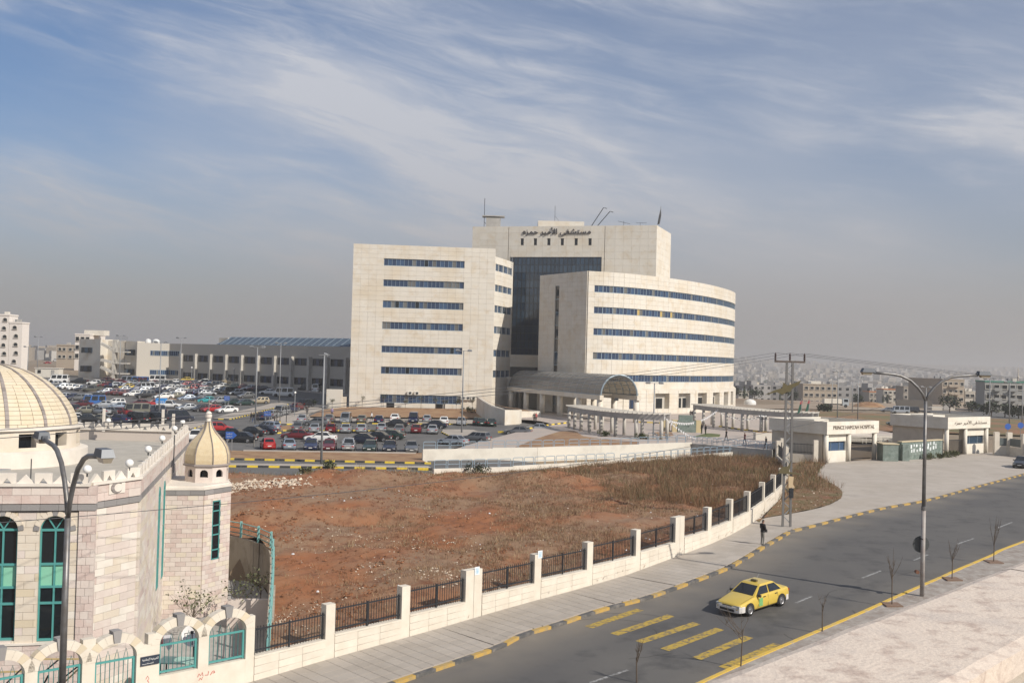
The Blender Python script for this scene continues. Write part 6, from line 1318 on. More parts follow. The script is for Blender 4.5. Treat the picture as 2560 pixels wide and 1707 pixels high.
# ================================================================ NEAR PARAPET
CO = empty('roof_parapet', (1.5, 4, 9), 'rough pale stone parapet coping in the bottom right foreground', 'parapet')
zc_ = 11.1; e1 = [P(1741, 1707, zc_).xy, P(2560, 1397, zc_).xy]; e2_ = [P(2396, 1707, zc_).xy, P(2560, 1612, zc_).xy]
d1 = (e1[1]-e1[0]).normalized(); a0 = e1[0]-d1*1.6; a1_ = e1[1]+d1*2.4; wv_ = abs((e2_[1]-e1[0]).x*d1.y-(e2_[1]-e1[0]).y*d1.x); nr_ = Vector((d1.y, -d1.x))
COPM = M('rough coping stone', (.63, .54, .455), .9, c2=(.43, .34, .285), ns=11, nd=13, nlo=.50, nhi=.68, bump=.15, bs=60, c3=(.54, .47, .41), n3=3)
Lc_ = (a1_-a0).length; cuts = [0, Lc_*.605, Lc_]
for k in range(2):
    s0, s1 = cuts[k]+.006, cuts[k+1]-.006; nx, ny = int((s1-s0)/.05), 12; b = MB(); g_ = [[None]*(ny+1) for _ in range(nx+1)]
    for i in range(nx+1):
        for j in range(ny+1):
            s = s0+(s1-s0)*i/nx; w_ = wv_*j/ny; q = a0+d1*s+nr_*w_; ed = .006*mn.noise(Vector((s*6, j, 0))) if j in (0, ny) else 0
            q = q+nr_*ed; b.v.append((q.x, q.y, zc_+.004*mn.noise(Vector((q.x*3, q.y*3, 0)))+.0012*mn.noise(Vector((q.x*17, q.y*17, 0)))-(.012 if j in (0, ny) else 0)))
    for i in range(nx):
        for j in range(ny): k0 = i*(ny+1)+j; b.f.append((k0, k0+ny+1, k0+ny+2, k0+1)[::-1]); b.mi.append(0)
    for j in (0, ny):
        for i in range(nx):
            p0, p1 = b.v[i*(ny+1)+j], b.v[(i+1)*(ny+1)+j]; b.quad(p0, p1, (p1[0], p1[1], zc_-.09), (p0[0], p0[1], zc_-.09))
    b.build('coping_stone', COPM, CO)
q0, q1 = a0+nr_*wv_*.5, a1_+nr_*wv_*.5; MB().bar((*q0, 4.4), (*q1, 4.4), wv_-.08, 13.2).build('wall', M('parapet wall', (.48, .43, .37), .9, c2=(.42, .37, .31), ns=3, bump=.3, bs=20), CO)
# ================================================================ PLANTS
def sapling(loc, h_, label, seed, group, upright=.8, n=7, leaves=0, lm=None, name='bare_sapling', cat='sapling', spread=.35):
    rs_ = random.Random(seed); e = empty(name, loc, label, cat, group); x, y, z = loc; t = MB(); t.tube([(x, y, z-.1), (x+rs_.uniform(-.05, .05), y, z+h_*.5), (x+rs_.uniform(-.08, .08), y, z+h_*.62)], [.035, .025, .02], 6)
    t.build('trunk', BARK, e); br = MB(); tips = []
    for i in range(n):
        a = rs_.random()*6.28; r_ = h_*spread*rs_.uniform(.4, 1)*(1-upright*.4); z0 = z+h_*rs_.uniform(.35, .6); z1 = z+h_*rs_.uniform(.8, 1); m_ = (x+r_*.6*math.cos(a), y+r_*.6*math.sin(a), (z0+z1)/2); q = (x+r_*math.cos(a), y+r_*math.sin(a), z1)
        br.tube([(x, y, z0), m_, q], [.014, .010, .004], 4); tips.append((m_, q))
        for k in range(3): a2 = rs_.random()*6.28; br.tube([m_, (m_[0]+.12*math.cos(a2), m_[1]+.12*math.sin(a2), m_[2]+.25*rs_.random()+.1)], [.007, .003], 3)
    br.build('branches', BARK, e)
    if leaves:
        lv = MB()
        for i in range(leaves):
            m_, q = rs_.choice(tips); f = rs_.random(); c_ = Vector(m_).lerp(Vector(q), f)+Vector((rs_.gauss(0, .13), rs_.gauss(0, .13), rs_.gauss(0, .12)))*h_/2; a = Vector((rs_.uniform(-1, 1), rs_.uniform(-1, 1), rs_.uniform(-1, 1))).normalized()*.09; b = a.cross(Vector((rs_.random(), rs_.random(), 1))).normalized()*.06; lv.quad(c_-a, c_-b, c_+a, c_+b)
        lv.build('leaves', lm or LEAF, e)
    return e
BARK = M('bark', (.10, .075, .055), .9); LEAF = M('leaf green', (.075, .09, .03), .7, isl=.4); LEAFD = M('dark leaf', (.035, .05, .02), .7, isl=.4); LEAFO = M('olive leaf', (.12, .13, .06), .7, isl=.4)
for i, (x, y, h_, l) in enumerate([(1592, 1700, 1.9, 'bare sapling half hidden by the parapet at the bottom edge'), (1852, 1665, 2.7, 'bushy bare sapling in front of the yellow stripes'), (2056, 1578, 2.3, 'thin bare sapling right of the taxi'), (2230, 1512, 3.1, 'dark bare sapling left of the right lamp post'), (2380, 1448, 2.5, 'forked bare sapling right of the lamp post'), (2484, 1405, 3.0, 'rightmost bare sapling on the near pavement')]):
    q = P(x, y); sapling(q, h_, l, i+1, 'bare saplings along the near pavement', upright=.9 if i != 1 else .3, n=8 if i != 2 else 3, spread=.28 if i != 1 else .5)
    if i > 2: MB().box((q.x, q.y, q.z+.03), (.9, .9, .08)).build('tree_pit', M('tree pit', (.20, .13, .09), .9), bpy.data.objects[-1] if False else None, kind='structure')
gx = [(905, 1021), (958, 1021), (1013, 1023), (1052, 1026), (1090, 1026), (1112, 1027), (1140, 1029), (830, 1022), (860, 1020), (1180, 1030), (700, 1300)]
for i, (x, y) in enumerate(gx[:10]):
    q = P(x, y); sapling((q.x, q.y, G(q.x, q.y)+.25), [2.6, 3.0, 1.8, 3.0, 2.6, 2.2, 2.4, 2, 2, 3][i], ['young tree left of the ground floor door', 'young tree beside the left ground floor door', 'small young tree under the air conditioners', 'young tree in the middle of the garden bed', 'young tree left of the right ground floor door', 'young tree hiding the right ground floor door', 'young tree right of the ground floor door', 'leftmost young tree by the stepped stone wall', 'second young tree by the stepped stone wall', 'young tree at the right end of the garden bed'][i], 20+i, 'young garden trees at the hospital wall', n=9, leaves=110, name='young_tree', cat='tree', spread=.4)
def bush(loc, r_, label, group, mat=LEAF, n=500, sz=1, seed=1, name='bush', cat='bush', stem=True, ls=.12):
    rs_ = random.Random(seed); e = empty(name, loc, label, cat, group); lv = MB(); x, y, z = loc; cl = [(rs_.gauss(0, .45)*r_, rs_.gauss(0, .4)*r_, rs_.uniform(.25, .9)*r_*sz*1.6) for _ in range(14)]
    for i in range(n):
        c0_ = rs_.choice(cl); d = Vector((rs_.gauss(0, 1), rs_.gauss(0, 1), rs_.gauss(0, 1))).normalized()*r_*.36*rs_.random()**.4; c_ = Vector((x, y, z))+Vector(c0_)+d
        if c_.z < z: c_.z = z+.05
        a = Vector((rs_.uniform(-1, 1), rs_.uniform(-1, 1), rs_.uniform(-1, 1))).normalized()*ls*rs_.uniform(.6, 1.3); b = a.cross(Vector((rs_.random(), rs_.random(), 1))).normalized()*ls*.6; lv.quad(c_-a, c_-b, c_+a, c_+b)
    lv.build('leaves', mat, e); st_ = MB()
    for c0_ in cl[:6]: st_.tube([(x, y, z-.1), (x+c0_[0], y+c0_[1], z+c0_[2])], [.03*r_+.01, .01], 4)
    st_.build('stems', BARK, e); return e
for i, (x, y, r_) in enumerate([(2322, 1148, .85), (2348, 1146, .8), (2372, 1143, .95), (2388, 1140, .8)]):
    q = P(x, y); bush(q, r_, ['leftmost round yellow green shrub before the notice wall', 'second round shrub from the left before the notice wall', 'third round shrub from the left before the notice wall', 'rightmost round shrub before the right lodge gate'][i], 'round shrubs by the notice wall', LEAFO, 420, .55, i+3, ls=.1)
for i, (x, y, r_, m_, l) in enumerate([(1180, 1034, 1.5, LEAFD, 'dark shrub mass at the end of the stone planter wall'), (1172, 1030, 1.1, LEAF, 'leafy shrub left of the stone planter wall'), (1232, 1012, 1.0, LEAFD, 'shrub beside the canopy on the planter'), (785, 1012, 1.3, LEAFD, 'dark shrub at the shaded corner of the stepped wall'), (822, 1172, .9, LEAFO, 'dry dark bush on the far edge of the red field'), (770, 1190, .8, LEAFO, 'smaller dry bush left of the dark one at the field edge'), (1190, 1188, 1.2, LEAFD, 'dark weedy bush at the near ramp wall'), (1513, 1090, .9, LEAF, 'low green shrub among the left pergola columns'), (1608, 1097, .9, LEAF, 'low green shrub behind the ramp lamp pole')]):
    q = P(x, y, 1.45 if i > 6 else None); bush((q.x, q.y, q.z+(.1 if i in (4, 5, 6) else 0)), r_, l, 'garden and field shrubs', m_, 380, .5, 30+i)
def straggly(loc, h_, label, seed): return sapling(loc, h_, label, seed, 'shrubs behind the arched wall', n=14, leaves=170, lm=LEAFO, name='court_shrub', cat='shrub', spread=.5, upright=.1)
q = P(600, 1560, -3.4); straggly((q.x, q.y, -3.5), 2.7, 'straggly olive shrub behind the rightmost arch of the mosque wall', 77); q = P(650, 1520, -3.4); straggly((q.x, q.y, -3.5), 2.6, 'smaller straggly shrub in the shaded court by the cross wall', 78); q = P(555, 1580, -3.4); straggly((q.x-1, q.y-2, -3.5), 3, 'dark shrub seen through the rightmost arch', 79)
# satellite dish in the court
q = onY(483, 1588, 46); sd_ = empty('satellite_dish', (q.x, q.y, -3.5), 'white satellite dish on a stand seen through the second arch', 'satellite dish'); R1 = .5; nd_ = Vector((.15, -.85, .5)).normalized(); ux = nd_.cross(ZZ).normalized(); uy = ux.cross(nd_)
ds = MB(); K = 24; rr_ = [.01, .18, .35, .5]; c_ = Vector(q)
for r_ in rr_:
    for k in range(K): a = 6.2832*k/K; ds.v.append(tuple(c_+ux*r_*math.cos(a)+uy*r_*math.sin(a)+nd_*(r_*r_*.3)))
for i in range(3):
    for k in range(K): a = i*K+k; b = i*K+(k+1) % K; ds.f.append((a, b, b+K, a+K)); ds.mi.append(0)
ds.build('dish', M('dish white', (.62, .6, .58), .5), sd_, smooth=True); MB().tube([c_-uy*.45, c_+nd_*.5], .02, 5).tube([c_+uy*.1+ux*.4, c_+nd_*.5], .015, 5).build('feed_arm', IRON, sd_); MB().box(c_+nd_*.52, (.12, .12, .12)).build('feed', IRON, sd_)
MB().tube([(c_.x, c_.y+.2, -3.5), (c_.x, c_.y+.15, c_.z)], .05, 6).tube([(c_.x+.6, c_.y+.8, -3.5), (c_.x, c_.y+.15, c_.z-.3)], .03, 5).build('mast', IRON, sd_)
tbq = onY(455, 1650, 45.5); tb_ = empty('glass_table', (tbq.x, tbq.y, -3.5), 'pale green table with clutter behind the second arch', 'table'); MB().box((tbq.x, tbq.y, tbq.z), (1.9, 1.0, .05)).build('table_top', M('mint table', (.35, .55, .48), .4), tb_)
for sx in (-.8, .8):
    for sy in (-.4, .4): MB().box((tbq.x+sx, tbq.y+sy, (tbq.z-3.5)/2), (.05, .05, tbq.z+3.5)).build('leg', IRON, tb_)
ww_ = MB(); q = onY(425, 1600, 44.6); e = empty('laundry', q, 'white and red cloths hanging behind the second arch', 'laundry'); MB().ext([q+Vector(v) for v in ((-.3, 0, .2), (.05, 0, .25), (.1, 0, -.25), (-.05, 0, -.45), (-.2, 0, -.2), (-.32, 0, -.3))], (0, 1, 0), .02).build('white_cloth', M('white cloth', (.75, .74, .76), .9), e); MB().ext([q+Vector(v) for v in ((-.42, -.05, .1), (-.31, -.05, .2), (-.3, -.05, -.2), (-.4, -.05, -.15))], (0, 1, 0), .02).build('red_cloth', M('red cloth', (.5, .05, .06), .9), e)
# scaffold-like frame behind the left arches
sf = empty('entry_frame', (-18, 43, -3.5), 'ochre and dark steel frame crossing behind the left arches of the mosque wall', 'frame'); oc = M('ochre steel', (.5, .38, .18), .7)
g2 = lambda x, y, Y: onY(x/5.88, 1500+y/5.88, Y)
for a, b, m_ in (((250, 860), (1230, 860), oc), ((0, 1050), (480, 1040), oc), ((860, 870), (660, 1040), IRON), ((1230, 900), (840, 1210), IRON), ((440, 890), (100, 1210), IRON), ((1170, 990), (930, 1217), oc), ((710, 1100), (650, 1217), IRON)):
    MB().bar(g2(*a, 42.4), g2(*b, 42.4), .06).build('bar', m_, sf)
# plaza furniture
def plaza_lamp(x, y, label):
    q = P(x, y, 1.45); e = empty('plaza_lamp', q, label, 'lamp post', 'dark lanterns on the plaza'); MB().tube([(q.x, q.y, 1.4), (q.x, q.y, 4.6)], .07, 8).build('pole', IRON, e)
    for k in range(4): a = k*1.57; MB().tube([(q.x, q.y, 4.2), (q.x+.4*math.cos(a), q.y+.4*math.sin(a), 4.3), (q.x+.5*math.cos(a), q.y+.5*math.sin(a), 4.55)], .03, 5).build('arm', IRON, e); MB().ball((q.x+.5*math.cos(a), q.y+.5*math.sin(a), 4.7), .14, 8, 5).build('lantern', MATS['globe plastic'], e)
plaza_lamp(1905, 1094, 'dark four armed lantern in front of the right pergola')
FT = empty('fountain_block', P(1717, 1080, 1.45), 'green stone monument block between two ochre pillars on the plaza', 'monument'); q = P(1717, 1080, 1.45)
MB().box((q.x, q.y+.6, 2.3), (2.9, 1.2, 1.9)).box((q.x, q.y+1.4, 3.0), (2.2, .8, 2.2)).build('block', GMB, FT); oc2 = M('ochre stone', (.52, .43, .25), .8)
for s in (-1.9, 1.9): MB().box((q.x+s, q.y+.6, 2.35), (.8, 1.0, 2.0)).build('pillar', oc2, FT)
MB().box((q.x-2.9, q.y+2.6, 2.6), (1.0, .8, 2.4)).build('pillar', oc2, FT)
bl = P(1925, 1100, 1.45); bx_ = empty('planter_box', bl, 'white rectangular planter with red soil by the left lodge', 'planter'); MB().box((bl.x, bl.y+.8, 1.95), (4.2, 1.6, 1.1)).build('box', STONE, bx_); MB().box((bl.x, bl.y+.8, 2.52), (3.9, 1.3, .06)).build('soil', SOILP, bx_)
bu = empty('bunting', (26, 160, 5), 'string of small white pennants looping from the pergolas over the plaza', 'bunting'); fl_ = MB()
def string(a, b, sag, n):
    pts = [Vector(a).lerp(Vector(b), i/n)-Vector((0, 0, 4*sag*(i/n)*(1-i/n))) for i in range(n+1)]; MB().tube(pts, .015, 4).build('cord', IRON, bu)
    for i in range(n): p = (pts[i]+pts[i+1])/2; MB().ext([p+Vector((-.16, 0, 0)), p+Vector((.16, 0, 0)), p+Vector((0, 0, -.42))], (0, 1, 0), .01).build('pennant', M('pennant', (.8, .8, .8), .8), bu)
string((22, 149, 4.9), (26.5, 147.5, 1.9), .4, 14); string((22, 151, 4.6), (36, 180, 4.8), 1.6, 34); string((36, 180, 4.4), (42.6, 169, 4.9), 1.2, 26); string((40, 172, 4.2), (48, 165, 4.6), .8, 18)
for i, (x, ytop, ybase, l) in enumerate([(2003, 996, 1040, 'left furled national flag on a pole behind the left lodge'), (2022, 995, 1040, 'right furled national flag on a pole behind the left lodge')]):
    Y = 165+i*4; b = onY(x, ybase, Y); t = onY(x+2, ytop, Y); e = empty('flagpole', (b.x, b.y, 1.4), l, 'flag', 'flags behind the left lodge'); MB().tube([(b.x, Y, 1.4), (b.x, Y, t.z)], .05, 6).build('pole', STEEL, e)
    z = t.z; MB().ext([(b.x, Y, z-.1), (b.x+.16, Y, z-.5), (b.x+.1, Y, z-.9), (b.x-.25, Y, z-.9)], (0, 1, 0), .05).build('red_cloth', MATS['red cloth'], e); MB().ext([(b.x-.25, Y, z-.9), (b.x+.1, Y, z-.9), (b.x-.2, Y, z-2.2), (b.x-.65, Y, z-2.5)], (0, 1, 0), .05).build('green_cloth', M('green cloth', (.03, .1, .07), .9), e)
def blue_sign(x0, x1, y0, y1, by, label, pointed=False):
    q = P((x0+x1)/2, by); a, b = onY(x0, y1, q.y), onY(x1, y0, q.y); e = empty('direction_sign', q, label, 'sign', 'blue direction signs'); BL = M('sign blue', (.03, .11, .42), .5)
    pts = [(a.x, q.y, a.z), (b.x, q.y, a.z)]+([(b.x+.45, q.y, (a.z+b.z)/2)] if pointed else [])+[(b.x, q.y, b.z), (a.x, q.y, b.z)]; MB().ext(pts, (0, 1, 0), .06).build('panel', BL, e)
    for f in (.2, .85): MB().box((a.x+(b.x-a.x)*f, q.y+.1, (q.z+a.z)/2+.2), (.1, .08, a.z-q.z+.4)).build('post', STEEL, e)
    for f in (.3, .68): TX('lettering', '\uFEEA\uFEF4\uFEE3\uFEFC\uFEB3\uFEF9\uFE8D', ((a.x+b.x)/2, q.y-.03, a.z+(b.z-a.z)*f), (1, 0, 0), (0, -1, 0), (b.z-a.z)*.26, wt, e, .005, width=(b.x-a.x)*.75)
blue_sign(564, 583, 1079, 1096, 1128, 'blue arrow direction sign beside the small mosque dome', True); blue_sign(660, 677, 1028, 1039, 1058, 'blue direction sign in front of the silver minivan'); blue_sign(560, 574, 990, 1000, 1014, 'blue direction sign among the far left parked cars')
def round_blue(x, y, by, label): q = P(x, by); c_ = onY(x, y, q.y); e = empty('round_blue_sign', q, label, 'sign', 'round blue signs'); MB().tube([(c_.x, q.y, c_.z), (c_.x, q.y+.05, c_.z)], .55, 20).build('disc', MATS['sign blue'], e); MB().tube([(c_.x, q.y+.1, q.z), (c_.x, q.y+.1, c_.z)], .05, 6).build('post', STEEL, e)
round_blue(2520, 1066, 1095, 'left round blue road sign beyond the right lodge'); round_blue(2552, 1063, 1095, 'right round blue road sign beyond the right lodge')
tk = empty('water_tank', P(1875, 1011), 'white domed water tank on the ground behind the right pergola', 'water tank'); q = onY(1875, 1011, 262); MB().lathe((q.x, q.y, q.z), [(1.5, 0), (1.5, .55), (1.35, .9), (.8, 1.25), (.2, 1.4), (.01, 1.4)], 24).build('tank', MATS['white plastic tank'], tk, smooth=True)
ph = empty('phone_sign', P(1596, 1040, 1.45), 'small dark clock post at the right foot of the canopy', 'sign'); q = P(1596, 1042, 1.45); MB().box((q.x, q.y, 3.4), (.25, .2, 4)).build('post', IRON, ph); MB().tube([(q.x, q.y-.1, 5), (q.x, q.y-.2, 5)], .35, 16).build('face', WHITE, ph)
# ================================================================ VEHICLES  (x forward, y left, z up)
PAINT = {}
def paint(n_, c, metal=.0, rough=.35): PAINT[n_] = M('car paint '+n_, c, rough, metal, coat=.6, spec=.5)
paint('white', (.70, .70, .68)); paint('silver', (.40, .42, .44), .6); paint('grey', (.17, .175, .18), .5); paint('black', (.012, .013, .015)); paint('dark blue', (.014, .022, .07), .2); paint('navy', (.01, .014, .03), .2)
paint('dark red', (.14, .012, .016), .2); paint('red', (.36, .02, .02)); paint('dark green', (.012, .035, .028), .2); paint('olive grey', (.16, .155, .12), .4); paint('blue', (.02, .10, .32)); paint('teal', (.02, .30, .32), .2)
paint('yellow', (.58, .42, .07)); paint('beige', (.36, .30, .20), .2); paint('silver blue', (.28, .33, .40), .5); paint('maroon', (.09, .012, .015), .2)
TYRE = M('tyre rubber', (.02, .02, .02), .85); RIM = M('wheel rim', (.30, .30, .31), .35, .7); HUB = M('steel wheel', (.16, .16, .16), .5, .6); CGL = M('car window glass', (.012, .015, .018), .04, spec=.8); HLT = M('headlight glass', (.45, .47, .48), .08, .3); TLT = M('tail light', (.30, .01, .01), .2); PLT = M('number plate', (.6, .6, .58), .5); TRIM = M('black trim', (.02, .02, .022), .6); BUMPW = M('white bumper', (.62, .60, .57), .4)
# kind: L, W, belt z, roof z, cowl x, roof front x, roof rear x, rear deck x, hood front z, deck z
KIND = {'sedan': (4.45, 1.70, .90, 1.40, .95, .25, -1.0, -1.62, .68, .94), 'hatchback': (3.85, 1.64, .88, 1.42, .85, .2, -1.35, -1.82, .68, .9), 'estate': (4.4, 1.7, .9, 1.44, .95, .25, -1.9, -2.1, .68, .92),
        'suv': (4.5, 1.8, 1.1, 1.82, 1.0, .5, -1.85, -2.12, .95, 1.1), 'minivan': (4.5, 1.75, 1.0, 1.85, 1.55, .95, -1.95, -2.15, .8, 1.0), 'van': (5.0, 1.85, 1.1, 2.15, 2.0, 1.6, -2.35, -2.45, .95, 1.1), 'pickup': (4.9, 1.72, .95, 1.62, 1.15, .6, -.45, -.75, .85, .95)}
CARM = {}
def car_meshes(kind, det):
    if (kind, det) in CARM: return CARM[(kind, det)]
    L_, W, zb_, zr, xc, xrf, xrr, xd, hf, dk = KIND[kind]; h = W/2; X = L_/2; g = .20 if kind not in ('suv', 'pickup') else .34; wr = .31 if kind not in ('suv', 'van', 'pickup') else .36; R_ = {}
    st = [(X, h*.70, g+.16, hf*.72), (X-.05, h*.84, g+.06, hf*.90), (X-.2, h*.94, g, hf), (X-.8, h, g-.02, hf+(zb_-hf)*.5), (xc, h, g-.02, zb_), (0, h, g-.02, zb_+.015), (xd, h, g-.02, dk if kind != 'sedan' else zb_+.03), (-X+.22, h*.96, g, dk), (-X+.05, h*.90, g+.06, dk-.06), (-X, h*.78, g+.18, dk-.26)]
    if kind == 'pickup': st = [s if i < 6 else (s[0], s[1], s[2], .95 if i < 8 else .93 if i == 8 else .85) for i, s in enumerate(st)]
    b = MB(); ring = lambda x, w_, z0, z1: [(x, -w_*.86, z0), (x, -w_*.97, z0+.1), (x, -w_, (z0+z1)/2), (x, -w_*.955, z1-.07), (x, -w_*.86, z1-.005), (x, -w_*.4, z1+.025), (x, w_*.4, z1+.025), (x, w_*.86, z1-.005), (x, w_*.955, z1-.07), (x, w_, (z0+z1)/2), (x, w_*.97, z0+.1), (x, w_*.86, z0)]
    n = 12
    for s in st: b.v += ring(*s)
    for i in range(len(st)-1):
        for j in range(n): a = i*n+j; c = i*n+(j+1) % n; b.f.append((a, a+n, c+n, c)); b.mi.append(0)
    b.f.append(tuple(range(n))); b.mi.append(0); b.f.append(tuple((len(st)-1)*n+j for j in range(n))[::-1]); b.mi.append(0)
    # greenhouse
    wb, wt_ = h*.90, h*.70 if kind not in ('van', 'minivan') else h*.80; rr = [(xc, wb, zb_), (xrf, wt_, zr-.05), (xrf-.12, wt_*.9, zr), (xrr+.12, wt_*.9, zr), (xrr, wt_, zr-.05), (xd, wb, dk if kind != 'sedan' else zb_+.03)]
    k = len(b.v)
    for x, w_, z in rr: b.v += [(x, -w_, z), (x, w_, z)]
    for i in range(5): a = k+2*i; b.f.append((a, a+1, a+3, a+2)); b.mi.append(0)
    for sd in (0, 1):
        ids = [k+2*i+sd for i in range(6)]; b.v += [(xc-.02, (-1, 1)[sd]*wb, zb_-.05), (xd+.02, (-1, 1)[sd]*wb, zb_-.05)]; q = ids+[len(b.v)-1, len(b.v)-2]; b.f.append(tuple(q if sd == 0 else q[::-1])); b.mi.append(0)
    if kind == 'pickup': bb = MB(); bb.v = b.v; bb.f = b.f; bb.mi = b.mi
    R_['body'] = b.mesh('body', PAINT['white'], smooth=False); me = R_['body']
    # windows (slightly proud panels)
    def lerp3(p, q, t): return tuple(p[i]+(q[i]-p[i])*t for i in range(3))
    def pane(p00, p10, p11, p01, m0=.06, m1=.94, v0=.08, v1=.92, o=.01):
        P_ = lambda u, v: Vector(lerp3(lerp3(p00, p10, u), lerp3(p01, p11, u), v)); a, b_, c_, d_ = P_(m0, v0), P_(m1, v0), P_(m1, v1), P_(m0, v1); nn = (b_-a).cross(d_-a).normalized()*o
        ctr = (a+c_)/2; 
        if (nn.y*ctr.y < 0 and abs(nn.y) > abs(nn.x)) or (abs(nn.x) >= abs(nn.y) and nn.z < 0): nn = -nn
        m_ = MB(); m_.quad(*[p+nn for p in (a, b_, c_, d_)]); return m_
    R_['windshield'] = pane((xc, -wb, zb_), (xc, wb, zb_), (xrf, wt_, zr-.05), (xrf, -wt_, zr-.05), .07, .93, .06, .93).mesh('windshield', CGL)
    R_['rear_window'] = pane((xd, -wb, rr[5][2]), (xd, wb, rr[5][2]), (xrr, wt_, zr-.05), (xrr, -wt_, zr-.05), .1, .9, .22 if kind in ('hatchback', 'estate', 'suv', 'minivan', 'van') else .1, .92).mesh('rear_window', CGL)
    segs = 2 if kind in ('sedan', 'hatchback') else 1 if kind == 'pickup' else 3
    for sd, nm in ((-1, 'right'), (1, 'left')):
        mside = MB(); bx0, bx1, tx0, tx1 = xd+.12, xc-.14, xrr-.02, xrf+.02; yb, yt = sd*wb, sd*wt_; zB, zT = zb_+.02, zr-.08
        for i in range(segs):
            f0, f1 = i/segs+.03, (i+1)/segs-.03; P_ = lambda f, t: Vector((bx0+(bx1-bx0)*f+((tx0+(tx1-tx0)*f)-(bx0+(bx1-bx0)*f))*t, yb+(yt-yb)*t+sd*.012, zB+(zT-zB)*t+.004)); q = [P_(f0, .04), P_(f1, .04), P_(f1, .96), P_(f0, .96)]; mside.quad(*(q if sd < 0 else q[::-1]))
        R_['side_window_'+nm] = mside.mesh('side_window', CGL)
    for key, mt in (('tyre', TYRE),): R_['wheel'] = MB().tube([(0, -.1, 0), (0, .1, 0)], wr, 18).mesh('wheel', TYRE, True)
    R_['rim'] = MB().lathe((0, 0, 0), [(.001, .015), (wr*.25, .015), (wr*.3, .0), (wr*.55, .005), (wr*.62, .02), (wr*.66, .0)], 14).mesh('rim', RIM)
    R_['wr'] = wr
    ar = MB()
    for xw in (X-.82, -X+.85):
        for sd in (-1, 1):
            pts = [(xw+(wr+.07)*math.cos(a), sd*(h+.004), wr+(wr+.07)*math.sin(a)) for a in [math.pi*i/10 for i in range(11)]]+[(xw-(wr+.07), sd*(h+.004), g), (xw+(wr+.07), sd*(h+.004), g)]
            ar.quad(*(pts if sd < 0 else pts[::-1]))
    R_['arch'] = ar.mesh('wheel_arch', TRIM); R_['wx'] = (X-.82, -X+.85); R_['hw'] = h
    zl = hf*.80; R_['headlight'] = MB().box((0, 0, 0), (.1, .36, .13)).mesh('headlight', HLT); R_['taillight'] = MB().box((0, 0, 0), (.1, .3, .15)).mesh('tail_light', TLT)
    R_['hl'] = [(X-.075, s*h*.66, zl+.0) for s in (-1, 1)]; R_['tl'] = [(-X+.045, s*h*.70, dk-.2) for s in (-1, 1)]
    R_['plate'] = MB().box((0, 0, 0), (.02, .44, .12)).mesh('number_plate', PLT); R_['pp'] = [(X+.0, 0, g+.24), (-X-.01, 0, dk-.38)]
    R_['grille'] = MB().box((X-.03, 0, zl-.02), (.08, h*.7, .1)).mesh('grille', TRIM); R_['mirror'] = MB().box((0, 0, 0), (.1, .18, .12)).mesh('mirror', TRIM); R_['mp'] = [(xc-.28, s*(h+.05), zb_+.03) for s in (-1, 1)]
    if kind == 'pickup':
        bm = MB(); bm.box(((-.8-X)/2+.0, 0, .75), (X-.95, W*.82, .5)); R_['bed'] = MB().quad((-.85, -h*.8, .97), (-X+.12, -h*.8, .97), (-X+.12, h*.8, .97), (-.85, h*.8, .97)).mesh('cargo_bed', TRIM)
        rc = MB()
        for sd in (-1, 1):
            for z in (1.15, 1.4): rc.bar((-.85, sd*h*.88, z), (-X+.1, sd*h*.88, z), .05)
            for f in (0, .33, .66, 1): x = -.85+(-X+.95)*f; rc.bar((x, sd*h*.88, .93), (x, sd*h*.88, 1.42), .05)
        R_['rack'] = rc.mesh('side_rack', PAINT['white'])
    CARM[(kind, det)] = R_; return R_
CARS = []
WHITEBOX = None
def tilt_mat(x, y, ang):
    z = G(x, y); d = Vector((math.cos(ang), math.sin(ang))); zx = (G(x+d.x*1.5, y+d.y*1.5)-G(x-d.x*1.5, y-d.y*1.5))/3; zy = (G(x-d.y*1., y+d.x*1.)-G(x+d.y*1., y-d.x*1.))/2
    return z, math.atan(zy), -math.atan(zx)
